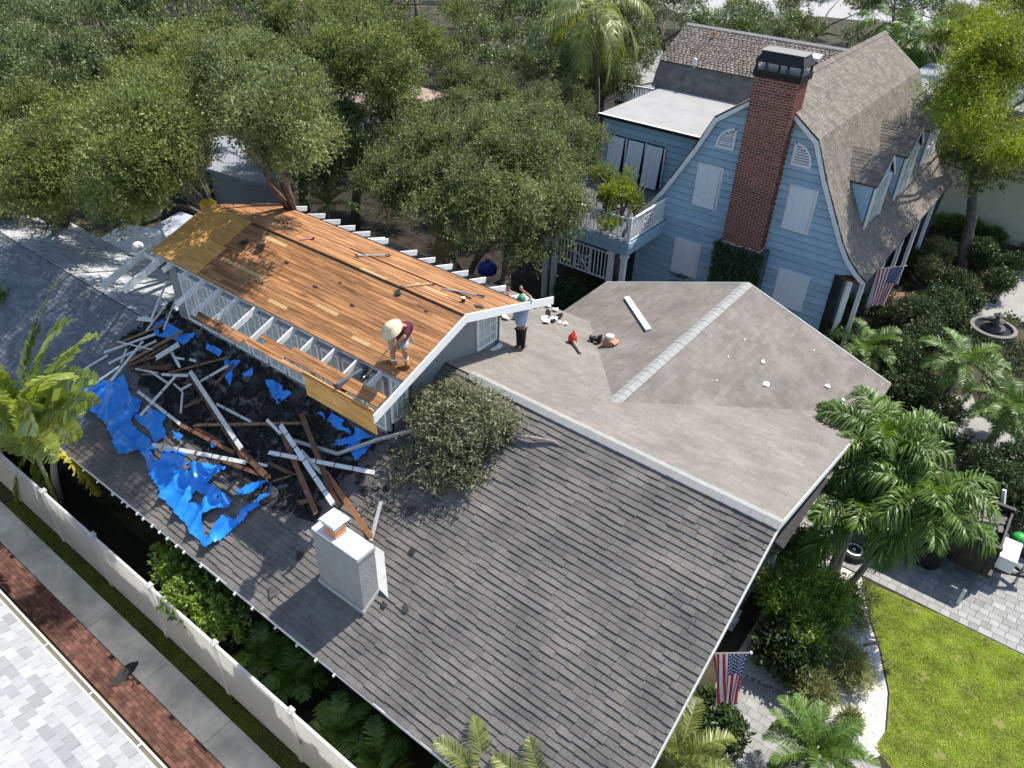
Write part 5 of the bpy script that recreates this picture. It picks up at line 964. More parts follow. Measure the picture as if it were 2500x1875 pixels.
# iron fence by the terrace
fa_, fb_ = az((2204, 735), 0), az((2236, 775), 0); fe_ = thing('iron_fence', 'short black iron fence standing by the brick terrace', 'fence', fa_); n = 16
for k in range(n+1): p = fa_.lerp(fb_, k/n); MB().tube([p, p+Z*1.35], .014, 5).build('bar', M['dark'], fe_)
for z_ in (.15, 1.25): MB().bar(fa_+Z*z_, fb_+Z*z_, .03, .03).build('rail', M['dark'], fe_)
# porch under the right eave of the blue house
for k, x0 in enumerate((-5.86,)): MB().abox(x0-.13, x0+.13, YG-.09, YG+.17, 1.0, 3.74).build('porch_post', M['dark'], bh)
MB().abox(-5.75, -4.95, YG-.06, YG+.06, 3.62, 3.76).build('porch_beam', M['oldwood'], bh)
for k in range(5): y0 = YG+.35+2.6*k; MB().abox(-5.1, -4.95, y0-.08, y0+.08, .3, 3.72).build('porch_post', M['trim'], bh)
MB().prism([(-5.60, YG+.3, 1.2), (-5.60, YG+.34, 3.4), (-5.60, YG+1.3, 3.4), (-5.60, YG+1.3, 1.2)], (.05, 0, 0)).build('door', M['trim'], bh)
# neighbours between and behind the trees
def boxhouse(label, c, sx, sy, h, roofm, wallm, hip=1.1, pitch=.35):
    c = Vector(c); t = thing('neighbour_house', label, 'house', (c.x, c.y, 0)); MB().abox(c.x-sx, c.x+sx, c.y-sy, c.y+sy, 0, h).build('wall', wallm, t); e = .35; X0, X1, Y0, Y1 = c.x-sx-e, c.x+sx+e, c.y-sy-e, c.y+sy+e; zt_ = h+(sy+e)*pitch; d_ = (sy+e)*hip
    rf = MB(); A, B_ = (X0+d_, c.y, zt_), (X1-d_, c.y, zt_); rf.face([(X0, Y0, h), (X1, Y0, h), B_, A]); rf.face([(X1, Y0, h), (X1, Y1, h), B_]); rf.face([(X1, Y1, h), (X0, Y1, h), A, B_]); rf.face([(X0, Y1, h), (X0, Y0, h), A]); rf.face([(X0, Y0, h-.02), (X0, Y1, h-.02), (X1, Y1, h-.02), (X1, Y0, h-.02)]); rf.build('roof', roofm, t)
    for k in range(3): x0 = c.x-sx*.6+sx*.6*k; w_ = MB().abox(x0-.45, x0+.45, c.y-sy-.05, c.y-sy+.02, 1.0, 2.2).build('window', M['trim'], t); MB().abox(x0-.38, x0+.38, c.y-sy-.06, c.y-sy-.045, 1.07, 2.13).build('pane', M['glass'], w_)
    return t
tanroof = mat('tan_roof', (.33, .26, .21), .9, .15, 2.0); cream2 = mat('cream_wall', (.55, .50, .36), .8, .06, 2.0); greyroof = mat('grey_flat_roof', (.26, .28, .31), .9, .12, 1.0)
c = az((890, 235), 3.4); boxhouse('tan roofed house glimpsed between the oaks', (c.x-1.2, c.y+2.0, 0), 3.4, 2.6, 3.0, tanroof, M['white_old'])
def flat(label, pts, z, th=.2, m_=greyroof, name='flat_roofed_shed'):
    P = [az(p, z) for p in pts]; c = sum(P, Vector())/len(P); t = thing(name, label, 'shed', (c.x, c.y, 0)); MB().prism([(p.x, p.y, z-th) for p in P], (0, 0, th)).build('roof', m_, t); Q_ = [c+(p-c)*.9 for p in P]; MB().prism([(p.x, p.y, 0) for p in Q_], (0, 0, z-th-.003)).build('wall', M['grey_wall'], t); return t
flat('grey flat roof in the shade under the left oaks', [(465, 345), (560, 330), (690, 400), (700, 455), (600, 440), (470, 400)], 2.6)
flat('white flat roof with a dome vent beside the stripped roof', [(235, 590), (300, 545), (390, 560), (400, 600), (345, 640), (300, 640)], 3.9, .25, M['white_old'])
flat('pale blue flat roof behind the yellow plywood', [(362, 560), (440, 516), (480, 530), (470, 560), (400, 590)], 3.7, .2, mat('pale_blue_roof', (.42, .46, .52), .8, .08, 1.5))
dv = az((337, 603), 4.25); d_ = thing('dome_vent', 'white dome vent standing on the white flat roof', 'vent', dv); MB().lathe(dv-Z*.35, [(.1, 0), (.1, .3)], 12).build('stem', M['white_old'], d_); MB().lathe(dv-Z*.06, [(.20, 0), (.23, .06), (.20, .17), (.10, .24), (0, .26)], 16).build('cap', M['white'], d_, smooth=True)
wall_y = 45.5
q0, q1 = ay((2235, 90), wall_y), ay((2345, 470), wall_y); nh = thing('cream_house', 'cream clapboard house behind the blue house at the right', 'house', (q0.x+4, wall_y+3, 0))
MB().abox(q0.x, q0.x+11, wall_y+.05, wall_y+7, 0, 6.3).build('wall', cream2, nh)
for k in range(31): MB().prism([(q0.x, wall_y-.02, .2*k), (q0.x+11, wall_y-.02, .2*k), (q0.x+11, wall_y+.0, .2*k+.2), (q0.x, wall_y+.0, .2*k+.2)], (0, .04, 0)).build('clapboard', cream2, nh)
MB().abox(q0.x-.3, q0.x+11.3, wall_y-.3, wall_y+7.3, 6.3, 6.5).build('roof', greyroof, nh)
# street with a parked car, courtyard left of the rear wing
sheet('street', [(1700, 60), (2000, 40), (2400, 80), (2600, 60), (2400, -60), (1500, -60)], .016, mat('pale_asphalt', (.36, .36, .35), .9, .1, .3))
sheet('courtyard', [(1490, 215), (1530, 130), (1660, 120), (1670, 230), (1600, 240)], .03, path_m)
def car(label, c, rz, col):
    m_ = mat('car_paint', col, .25, .02, 1.0, spec=.6); t = thing('parked_car', label, 'car', c, rotz=rz); T = Matrix.Translation(c) @ Matrix.Rotation(rz, 4, 'Z')
    def px(pts, y0, y1, name, mm, par): mb = MB(); mb.prism([T @ Vector((x, y0, z)) for x, z in pts], (T.to_3x3() @ Vector((0, y1-y0, 0)))); return mb.build(name, mm, par)
    b = px([(-2.2, .35), (2.2, .35), (2.25, .75), (1.3, .95), (-2.1, 1.0), (-2.25, .7)], -.88, .88, 'body', m_, t); px([(-2.05, 1.0), (1.05, .96), (.35, 1.48), (-1.75, 1.5)], -.78, .78, 'glass_house', M['glass'], t); px([(-1.75, 1.505), (.35, 1.485), (.3, 1.55), (-1.7, 1.56)], -.72, .72, 'roof', m_, t)
    for x in (-1.35, 1.4):
        for y in (-.8, .8): w_ = MB().lathe(T @ Vector((x, y-.1, .33)), [(.33, 0), (.33, .2)], 16, T.to_3x3() @ Vector((0, 1, 0))).build('wheel', M['black'], t); MB().lathe(T @ Vector((x, y-.115, .33)), [(.2, 0), (.2, .23)], 12, T.to_3x3() @ Vector((0, 1, 0))).build('rim', M['steel'], w_)
    for x, n_ in ((2.24, 'headlight'), (-2.24, 'tail_light')):
        for y in (-.6, .6): MB().box(T @ Vector((x, y, .72)), T.to_3x3() @ Vector((.03, 0, 0)), T.to_3x3() @ Vector((0, .15, 0)), (0, 0, .07)).build(n_, M['white'] if x > 0 else M['clay'], t)
    return t
car('white van-like car parked on the pale street at the top', az((2190, 20), 0), .1, (.75, .76, .78))
# white railing behind the flat roof
a, b = az((1508, 245), 3.9), az((1600, 262), 3.9); ra = thing('deck_railing', 'white deck railing just behind the flat membrane roof', 'railing', (a.x, a.y, 2.6))
for k in range(17): p = a.lerp(b, k/16); MB().bar(p, p+Z*.95, .05, .05, up=(1, 0, 0)).build('baluster', M['trim'], ra)
MB().bar(a+Z*.98, b+Z*.98, .1, .06).build('top_rail', M['trim'], ra); MB().bar(a+Z*.06, b+Z*.06, .06, .05).build('bottom_rail', M['trim'], ra)
MB().abox(a.x-.2, b.x+.2, min(a.y, b.y)-.05, max(a.y, b.y)+2.5, 3.7, 3.88).build('deck', M['siding_dark'], ra)
# ================================================================ things on the roof
D = (150, 780, 950, 1380); D4 = (0, 480, 900, 1155); E5 = (800, 480, 1700, 1155)
uv2p = lambda u, v, h=0: Vector((u, YE, ZE))+Vf*v+nf*h
def fuv(p): q = pf(p); return (q.x, (q-Vector((q.x, YE, ZE))).dot(Vf))
# ---------------------------------------------------------------- blue tarp
tarp_m = mat('blue_tarp', (.012, .22, .80), .30, .12, 2.5, col2=(.03, .29, .86), spec=.6, bump=.15, bscale=5.0)
ribbon = [(90, 585), (110, 500), (200, 430), (270, 400), (330, 440), (440, 380), (480, 530), (560, 560), (520, 600), (480, 700), (540, 760), (620, 830), (700, 900), (880, 900), (860, 985), (1000, 980), (1130, 1005), (1060, 1070), (990, 1100), (1120, 1180), (1190, 1250), (1150, 1300), (1100, 1330), (1180, 1360), (1300, 1250), (1440, 1110), (1445, 1150), (1330, 1285), (1150, 1440), (1000, 1555), (940, 1500), (800, 1330), (700, 1220), (640, 1100), (590, 1000), (570, 905), (400, 910), (370, 830), (340, 750), (270, 670), (190, 580)]
holes = [[(870, 1240), (920, 1160), (980, 1190), (960, 1250)], [(975, 1330), (1060, 1290), (1150, 1290), (1080, 1380), (1010, 1470), (975, 1470)], [(1180, 1210), (1260, 1200), (1240, 1270), (1160, 1300)], [(640, 900), (720, 890), (710, 960), (650, 960)], [(830, 1020), (890, 990), (900, 1040)]]
patches = [[(640, 40), (700, 10), (830, 90), (800, 150), (640, 120)], [(740, 120), (930, 105), (840, 185)], [(1000, 170), (1110, 225), (1080, 260), (990, 210)], [(1110, 270), (1220, 285), (1180, 340), (1150, 460), (1120, 400)], [(1235, 370), (1310, 340), (1305, 390), (1250, 405)], [(1390, 420), (1450, 425), (1575, 510), (1470, 575), (1440, 540)], [(1730, 630), (1850, 650), (2120, 800), (1900, 865), (1840, 850), (1990, 790), (1870, 750)], [(1850, 820), (2060, 800), (1990, 870), (2110, 850), (2000, 965), (1960, 900)], [(500, 650), (620, 610), (740, 650), (700, 720), (725, 800), (640, 840), (610, 760), (530, 700)], [(990, 780), (1090, 840), (1040, 880)], [(430, 500), (560, 560), (540, 640), (470, 640)], [(760, 750), (850, 800), (800, 830)], [(1180, 1170), (1300, 1110), (1420, 1090), (1330, 1160), (1230, 1200)]]
def toUV(poly): return [fuv(Zp(p, D)) for p in poly]
ribU, holU, patU = toUV(ribbon), [toUV(h) for h in holes], [toUV(p) for p in patches]; mb = MB(); step = .038
def cloth(poly, hole, amp, base, thr, seed):
    us = [p[0] for p in poly]; vv = [p[1] for p in poly]; nu = int((max(us)-min(us))/step)+2; nv = int((max(vv)-min(vv))/step)+2; idx = {}
    def vtx(i, j):
        if (i, j) in idx: return idx[(i, j)]
        u, v = min(us)+i*step, min(vv)+j*step; a = noise.noise(Vector((u*1.5, v*1.5, seed))); w_ = 1-abs(noise.noise(Vector((u*2.2+a, v*1.1-a*.6, seed+3)))); w2 = 1-abs(noise.noise(Vector((u*5.5, v*4.5, seed+9)))); n1 = abs(noise.noise(Vector((u*1.25+v*.55, v*.75-u*.3, seed+3)))); n2 = abs(noise.noise(Vector((u*2.3-v*1.3, v*1.6+u*.9, seed+8)))); h = base+amp*(max(0, 1-n1*2.7)**2+.32*max(0, 1-n2*2.4)**2); ju, jv = .5*step*noise.noise(Vector((u*9, v*9, 1))), .5*step*noise.noise(Vector((u*9, v*9, 7)))
        idx[(i, j)] = mb.vert(uv2p(u+ju, v+jv, max(.015, h))); return idx[(i, j)]
    for i in range(nu):
        for j in range(nv):
            u, v = min(us)+(i+.5)*step, min(vv)+(j+.5)*step; e = (noise.noise(Vector((u*4, v*4, seed+5)))*.022, noise.noise(Vector((u*4, v*4, seed+6)))*.022); p = (u+e[0], v+e[1])
            if not inpoly(p, poly) or any(inpoly(p, h) for h in hole): continue
            if noise.noise(Vector((u*3.2, v*3.2, seed+11))) > thr: continue
            mb.f.append((vtx(i, j), vtx(i+1, j), vtx(i+1, j+1), vtx(i, j+1)))
cloth(ribU, holU, .17, .04, .80, 1.0)
tarp = thing('tarpaulin', 'torn crumpled blue tarpaulin spread under the debris on the front roof slope', 'tarp', uv2p(-15, 3)); mb.build('sheet', tarp_m, tarp, smooth=True)
for k, p in enumerate(patU): mb = MB(); cloth(p, [], .05, .075, .42, 20.0+k); mb.build('torn_piece', tarp_m, tarp, smooth=True)
# ---------------------------------------------------------------- torn roofing scraps
field = [fuv(p) for p in [(470, 700), (520, 790), (640, 860), (740, 960), (900, 1075), (915, 1090), (870, 1150), (800, 1200), (745, 1260), (640, 1235), (560, 1150), (470, 1080), (400, 1000), (330, 900), (300, 830), (400, 760)]]
scrap_m = [mat('torn_felt', (.026, .025, .025), .9, .35, 8.0, obj_var=.5), mat('torn_shingle', (.05, .046, .044), .9, .3, 8.0, gran=.4, obj_var=.4), mat('worn_scrap', (.11, .10, .095), .9, .3, 8.0, gran=.4, obj_var=.3)]
r = random.Random(77); us = [p[0] for p in field]; vv = [p[1] for p in field]
def scrap(u, v, s, h, tilt=.18):
    a0 = r.uniform(0, 6.28); n = r.randint(5, 7); rad = [s*r.uniform(.45, 1) for _ in range(n)]; tx, ty = r.uniform(-tilt, tilt), r.uniform(-tilt, tilt); top = []
    for k in range(n): a = a0+2*pi*k/n+r.uniform(-.25, .25); du, dv = rad[k]*cos(a), rad[k]*sin(a)*r.uniform(.6, 1); top.append(uv2p(u+du, v+dv, h+tx*du+ty*dv+r.uniform(0, .02)))
    return top
cnt = 0
while cnt < 34:
    u, v = r.uniform(min(us), max(us)), r.uniform(min(vv), max(vv))
    if not inpoly((u, v), field) or any(inpoly((u, v), p) for p in patU): continue
    mbq = MB(); mbq.prism(scrap(u, v, r.uniform(.35, .6), r.uniform(.022, .03), .01), -nf*.004); tag(mbq.build('felt_sheet', scrap_m[0]), 'large black sheet of torn roofing felt lying flat at the bottom of the debris heap', 'felt sheet', 'flat felt sheets under the debris heap'); cnt += 1
cnt = 0
while cnt < 260:
    u, v = r.uniform(min(us), max(us)), r.uniform(min(vv), max(vv))
    if not inpoly((u, v), field): continue
    mbq = MB(); mbq.prism(scrap(u, v, r.uniform(.12, .30), r.uniform(.03, .075), .10), -nf*.008); o = mbq.build('roofing_scrap', scrap_m[0 if r.random() < .72 else 1]); tag(o, 'torn black roofing scrap in the heap of debris over the blue tarp', 'roofing scrap', 'torn roofing scraps in the debris heap'); cnt += 1
rest = MB()
for k in range(2600):
    u, v = r.uniform(min(us), max(us)), r.uniform(min(vv), max(vv))
    if inpoly((u, v), field): rest.prism(scrap(u, v, r.uniform(.05, .16), r.uniform(.02, .07), .10), -nf*.005)
stuff(rest.build('roofing_crumbs', scrap_m[0]))
bits = MB()
for k in range(420):
    u, v = r.uniform(min(us), max(us)), r.uniform(min(vv), max(vv))
    if inpoly((u, v), field): a = uv2p(u, v, .10); d_ = Vf*r.uniform(-1, 1)+Vector((r.uniform(-1, 1), 0, 0))+nf*r.uniform(-.1, .25); bits.bar(a, a+d_*r.uniform(.05, .22), .012, .008, up=nf)
stuff(bits.build('splinters', M['oldwood']))
for px_, s, lab in (((1850, 370), .12, None), ((718, 1330), .20, 'square grey shingle scrap left of the white chimney, upper of two'), ((733, 1355), .17, 'square grey shingle scrap left of the white chimney, lower of two'), ((668, 1443), .20, 'round dark scrap lying low on the slope left of the chimney shadow'), ((1008, 1347), .15, 'dark shingle scrap uphill to the right of the white chimney'), ((990, 1487), .13, 'small dark scrap right of the chimney foot'), ((940, 1478), .13, 'bent dark scrap touching the chimney flashing'), ((1057, 910), .16, 'dark scrap on the shaded slope below the gable rake, upper one'), ((1043, 950), .2, 'dark scrap on the shaded slope below the gable rake, middle one'), ((1005, 985), .24, 'dark scrap on the shaded slope below the gable rake, lower one'), ((980, 1000), .24, 'black torn flap at the foot of the front corner window'), ((950, 1050), .2, 'black flap beside the cut branches near the plywood'), ((1085, 945), .13, 'folded dark scrap at the edge of the gable shadow'), ((940, 1095), .22, 'grey torn shingle by the bent gutter end'), ((900, 1180), .2, 'grey torn shingle below the cut branches'), ((960, 1170), .2, 'scuffed grey shingle pulled loose under the branches'), ((925, 1250), .16, 'loose shingle uphill of the orange board'), ((870, 1235), .2, 'loose shingle between the long white board and the chimney hood')):
    if lab is None: continue
    u, v = fuv(px_); tag(MB().prism(scrap(u, v, s, .035, .08), -nf*.008).build('roofing_scrap', scrap_m[1 if s < .18 else 2]), lab, 'roofing scrap', 'loose shingle scraps on the front slope')
bs = az((303, 1648), .06); tag(MB().prism([(az(Zp(p, (200, 1550, 440, 1730)), .058)) for p in ((630, 1135), (690, 1080), (770, 920), (970, 700), (1080, 635), (1270, 590), (1265, 660), (1200, 760), (1190, 800), (1030, 930), (920, 1050), (870, 1085), (800, 1150), (690, 1155))], (0, 0, .012)).build('flat_black_piece', M['felt']), 'long flat black shape lying across the walkway and brick edging', 'felt scrap')  # thin black outline raised just above the slabs and bricks
# ---------------------------------------------------------------- boards pulled off the roof
wood_m = {'w': M['white_old'], 'b': M['oldwood'], 'o': M['orangewood'], 'g': mat('tan_lath', (.26, .16, .085), .7, .3, 5.0, obj_var=.2)}
boards_ = [  # ends measured in the photograph, height over the roof, width, kind, label
 ('D', (90, 375), (312, 242), .06, .07, 'w', 'white board alone on the dark slope left of the tarp tip'),
 ('D', (290, 222), (630, 100), .20, .07, 'w', 'upper white board in the bundle of laths above the tarp'),
 ('D', (322, 295), (640, 145), .18, .07, 'w', 'lower white board in the bundle of laths above the tarp'),
 ('D', (335, 412), (548, 150), .26, .07, 'w', 'white board crossing the bundle of laths steeply'),
 ('D', (70, 540), (395, 315), .24, .06, 'w', 'thin white board whose end lies on the tarp tip at far left'),
 ('D', (380, 150), (612, 203), .30, .03, 'w', 'thin white stick on top of the lath bundle'),
 ('D', (405, 290), (440, 200), .16, .07, 'w', 'short white stub poking from under the crossing board'),
 ('D', (640, 258), (790, 168), .30, .17, 'w', 'broad short white plank right of the lath bundle'),
 ('D', (745, 222), (800, 322), .12, .08, 'w', 'white piece under the broad short plank'),
 ('D', (770, 258), (826, 268), .14, .06, 'w', 'small white offcut branching from the piece under the short plank'),
 ('D', (868, 270), (906, 282), .10, .07, 'w', 'tiny white block right of the short plank'),
 ('D', (680, 372), (852, 380), .22, .07, 'w', 'white board lying level left of the big barred board head'),
 ('D', (503, 335), (650, 362), .12, .05, 'w', 'thin white strip above the level white board'),
 ('D', (598, 350), (722, 432), .13, .06, 'w', 'white strip slanting down beneath the level white board'),
 ('D', (535, 645), (768, 385), .28, .08, 'w', 'white board forming the upper arm of the big X'),
 ('D', (520, 488), (797, 702), .20, .08, 'w', 'white board forming the lower arm of the big X'),
 ('D', (872, 355), (1212, 868), .30, .115, 'w', 'long broad white board with black nail bars, in the middle'),
 ('D', (925, 425), (1122, 312), .20, .06, 'w', 'white board running up right behind the long barred board'),
 ('D', (760, 435), (812, 482), .14, .05, 'w', 'short white stick, left leg of the small Y'),
 ('D', (805, 475), (872, 438), .16, .06, 'w', 'short white stick, right arm of the small Y'),
 ('D', (818, 490), (806, 628), .14, .045, 'w', 'white stick, stem of the small Y'),
 ('D', (1050, 572), (1282, 692), .12, .07, 'w', 'splintered white piece right of the long barred board'),
 ('D', (620, 845), (1242, 965), .28, .10, 'w', 'long white barred board lying across the tarp'),
 ('D', (1250, 955), (1388, 988), .16, .07, 'w', 'short white end piece beside the long tarp board'),
 ('D', (1390, 680), (1482, 772), .20, .08, 'w', 'white stub at the head of the dark brown plank'),
 ('D', (1480, 715), (1835, 1248), .40, .12, 'w', 'long white barred board pointing at the chimney hood'),
 ('D', (1405, 898), (2112, 1034), .30, .10, 'w', 'long white board lying crosswise below the plywood'),
 ('D', (1620, 890), (1755, 1035), .16, .09, 'w', 'white board half hidden under the crosswise board'),
 ('D4', (1000, 510), (905, 742), .50, .07, 'w', 'white board leaning at the corner of the clerestory'),
 ('D4', (992, 652), (880, 802), .30, .06, 'w', 'white board standing left of the clerestory corner'),
 ('D4', (828, 730), (922, 742), .36, .13, 'w', 'white cut plank end left of the leaning boards'),
 ('D4', (1045, 640), (983, 797), .20, .05, 'w', 'thin white strip beside the clerestory corner'),
 ('D', (330, 185), (682, 38), .14, .06, 'g', 'uppermost tan lath of the bundle'),
 ('D', (450, 287), (815, 80), .24, .09, 'g', 'broadest tan lath of the bundle'),
 ('D', (515, 285), (705, 180), .16, .06, 'g', 'shortest tan lath of the bundle'),
 ('D', (475, 300), (640, 250), .12, .05, 'g', 'tan lath ending under the short white plank'),
 ('D', (470, 328), (740, 322), .12, .15, 'b', 'brown plank below the lath bundle'),
 ('D', (540, 372), (850, 366), .10, .06, 'g', 'tan strip under the level white board'),
 ('D', (735, 358), (1130, 253), .16, .04, 'g', 'long thin tan stick crossing above the barred board'),
 ('D', (915, 712), (1600, 700), .16, .07, 'g', 'long tan stick lying level right of the barred board'),
 ('D', (1620, 640), (1815, 1140), .26, .13, 'b', 'dark brown plank below the plywood, right of the pair'),
 ('D', (1478, 735), (1712, 1290), .22, .13, 'b', 'dark brown plank below the plywood, left of the pair'),
 ('D', (1790, 1040), (2088, 1465), .22, .12, 'o', 'fresh orange board running past the chimney hood'),
 ('D', (1800, 1140), (1868, 1250), .16, .13, 'o', 'short orange board end above the chimney hood'),
 ('D', (880, 395), (1222, 930), .14, .12, 'b', 'dark brown plank alongside the long barred board'),
 ('D', (800, 708), (1165, 900), .14, .10, 'b', 'brown plank continuing from the lower arm of the X'),
 ('D', (1200, 870), (1395, 1068), .20, .15, 'b', 'brown plank end below the barred board, broadest'),
 ('D', (1090, 955), (1335, 1042), .12, .10, 'b', 'brown plank under the tarp board'),
 ('D', (905, 728), (1092, 832), .10, .08, 'b', 'brown plank stub between X and barred board'),
 ('D', (1395, 968), (1552, 1042), .12, .09, 'b', 'brown stub left of the chimney side planks'),
 ('D', (838, 588), (965, 530), .10, .07, 'b', 'brown stub right of the small Y'),
 ('D', (1040, 440), (1150, 310), .10, .09, 'b', 'brown board behind the up-right white board'),
 ('D', (1450, 1085), (1590, 1040), .10, .02, 'g', 'thin tan stick left of the left brown plank'),
 ('D4', (850, 755), (1000, 690), .10, .04, 'g', 'tan stick at the top of the debris by the clerestory'),
 ('D', (1610, 1235), (1700, 1215), .10, .12, 'b', 'flat brown piece beneath the foot of the left brown plank'),
 ('D', (2000, 340), (2000, 341), .1, .01, None, '')]
names_ = {'w': 'white_board', 'b': 'brown_plank', 'g': 'lath', 'o': 'orange_board'}; r = random.Random(9)
for reg, a, b, h, wd, kd, lab in boards_:
    if kd is None: continue
    rg = D if reg == 'D' else D4; A, B_ = pf(Zp(a, rg), h+r.uniform(-.03, .03)), pf(Zp(b, rg), h+r.uniform(-.03, .03)); mb = MB(); th = .035 if wd < .12 else .03; rl = r.uniform(-.25, .25); upv = (nf+Vector((rl, 0, 0))).normalized(); dv_ = (B_-A).normalized(); sv_ = dv_.cross(upv).normalized(); jag = .03 if kd == 'w' else .10; nj = 4
    q_ = [A+sv_*wd*(.5-k/(nj-1))-dv_*r.uniform(-.2, 1)*jag for k in range(nj)]+[B_+sv_*wd*(-.5+k/(nj-1))+dv_*r.uniform(-.2, 1)*jag for k in range(nj)]; mb.prism([p-upv*th/2 for p in q_], upv*th)
    t = thing(names_[kd], lab, 'board', A, 'boards thrown on the front slope'); bd = mb.build('timber', wood_m[kd], t)
    if 'barred' in lab or 'crosswise' in lab or ' X' in lab or 'tarp board' in lab:
        L = (B_-A).length; k = .35
        while k < L-.1: c = A+(B_-A)*(k/L); dv = (B_-A).normalized(); MB().box(c, dv*.012, dv.cross(upv).normalized()*(wd/2+.004), upv*(th/2+.004)).build('nail_bar', M['black'], t); k += .55+r.uniform(-.06, .06)
# bent gutter pieces near the plywood
gt_ = thing('gutter_piece', 'bent length of gutter lying below the plywood towards the branches', 'gutter', pf((830, 1110), .1)); mg = mat('dull_gutter', (.36, .36, .35), .5, .15, 5.0)
q = [pf(p, h) for p, h in (((715, 1075), .12), ((825, 1108), .14), ((925, 1072), .18), ((1010, 1050), .2))]
for k in range(3): MB().bar(q[k], q[k+1], .10, .03, up=nf).build('trough', mg, gt_); MB().bar(q[k]+nf*.03, q[k+1]+nf*.03, .012, .05, up=nf).build('lip', M['white_old'], gt_)
a, b = pf((905, 1320), .05), pf((930, 1225), .35); t = thing('white_post', 'short white post leaning among loose shingles right of the orange board', 'board', a); MB().bar(a, b, .07, .05).build('timber', M['white_old'], t)
# ---------------------------------------------------------------- cut branches heaped on the slope
cb_ = [((p_[0]*.92+95, p_[1]*.92+92), h_*.6, r_*.82) for p_, h_, r_ in [((1020, 985), .45, .42), ((1075, 960), .4, .35), ((1120, 950), .35, .34), ((1165, 985), .4, .40), ((1210, 1010), .35, .36), ((1245, 1035), .3, .26), ((1090, 1020), .6, .42), ((1150, 1040), .55, .42), ((1200, 1060), .35, .33), ((1050, 1050), .5, .38), ((1110, 1080), .45, .42), ((1060, 1110), .35, .36), ((1120, 1140), .25, .34), ((1160, 1110), .3, .30), ((1080, 1160), .2, .34), ((1010, 1040), .35, .3), ((1150, 1170), .15, .28), ((1050, 1185), .15, .25), ((985, 1130), .1, .22), ((960, 1180), .08, .2)]]
root = pf((1105, 1110), .05); bp = thing('branch_heap', 'heap of cut leafy branches lying on the front slope near the ridge', 'branches', root)
foliage('foliage', bp, LM['cut'], [(tuple(pf(p, h)), (r_, r_, r_*.8)) for p, h, r_ in cb_], 1700, per=10, ll=.11, lw=.034, spread=.36, up=.3, seed=201, inner=.05)
for k, (p, h, r_) in enumerate(cb_): c = pf(p, h+.1); m_ = root.lerp(c, .5)+nf*.18; MB().tube([root, m_, c, c+(c-m_)*.35+nf*.08], [.035, .025, .014, .006], 5).build('branch', M['twig'], bp)
a, b = pf((1245, 1062), .12), pf((1352, 1078), .05); bs_ = thing('cut_branch', 'bare sawn branch sticking out of the heap to the right', 'branch', a); MB().tube([a, a.lerp(b, .5)+nf*.03, b, b+Vector((.2, 0, -.02))], [.05, .045, .035, .012], 7).build('stem', M['twig'], bs_)
g_ = np.random.default_rng(71); pts = [pf((g_.uniform(880, 1120), g_.uniform(1075, 1265)), .012) for _ in range(1500)]; P = np.array([tuple(p) for p in pts if noise.noise(p*1.6) > -.25]); n = len(P); nn_ = np.array(nf); A = g_.normal(size=(n, 3)); A = unit(A-(A@nn_)[:, None]*nn_+nn_*.12)
V_, Q = leaf_quads(P, A, np.repeat(nn_[None], n, 0)+g_.normal(size=(n, 3))*.25, g_.uniform(.06, .13, n), g_.uniform(.02, .045, n)); stuff(npmesh('fallen_leaves', V_, Q, leafmat('dry_leaf', (.03, .03, .02), (.16, .15, .09), .05), None, tint=np.repeat(g_.uniform(0, 1, n), 4)))
r = random.Random(78)
for k in range(60):
    p = (r.uniform(850, 1010), r.uniform(1060, 1270)); u, v = fuv(p)
    if (p[0]-870)*.8+(1270-p[1]) < 60: continue
    tag(MB().prism(scrap(u, v, r.uniform(.07, .2), .03, .12), -nf*.007).build('roofing_scrap', scrap_m[r.choice((0, 1, 1, 2, 2))]), 'loose torn shingle scrap on the slope between the branches and the chimney hood', 'roofing scrap', 'torn shingles by the branches')
pts = [on_ for on_ in (pb((g_.uniform(1200, 2050), g_.uniform(770, 1250)), .012) for _ in range(900)) if YR+.2 < on_.y < 17.5 and -9 < on_.x < XG-.1 and on_.z-.02 > zw(on_.x)]; P = np.array([tuple(p) for p in pts]); n = len(P); nb_ = np.array(nbk); A = g_.normal(size=(n, 3)); A = unit(A-(A@nb_)[:, None]*nb_)
V_, Q = leaf_quads(P, A, np.repeat(nb_[None], n, 0), g_.uniform(.025, .07, n), g_.uniform(.012, .035, n)); stuff(npmesh('roof_litter', V_, Q, leafmat('roof_litter', (.05, .04, .03), (.50, .46, .38), .05), None, tint=np.repeat(g_.uniform(0, 1, n)**2, 4)))
# ---------------------------------------------------------------- tools on the boarded roof
def on_deck(p, h=0):
    q = apl(p, (0, -DF, 1), PZ-DF*YR+h)
    if q.y > YR: q = apl(p, (0, DB, 1), PZ+DB*YR+h)
    return q
handle_m = mat('tool_handle', (.42, .29, .16), .6, .15, 8.0)
def tool(label, name, a, b, headm, hw, hl, hm=M['dark'], rr=.017, hcol=None, cat='shovel', both=False):
    a, b = Vector(a), Vector(b); d = (b-a).normalized(); t = thing(name, label, cat, a); MB().tube([a, b], rr*1.35, 6).build('shaft', hcol or handle_m, t); s_ = d.cross(Z).normalized(); u = s_.cross(d)
    mb = MB(); mb.prism([b-s_*hw*.6, b+s_*hw*.6, b+s_*hw+d*hl*.35, b+s_*hw*.85+d*hl, b-s_*hw*.85+d*hl, b-s_*hw+d*hl*.35], u*.012); mb.tube([b-d*.08, b+d*hl*.3+u*.02], [.024, .012], 6); mb.build('blade', hm, t)
    if both: MB().bar(a-s_*.09, a+s_*.09, .035, .03, up=u).build('grip', hm, t)
    return t
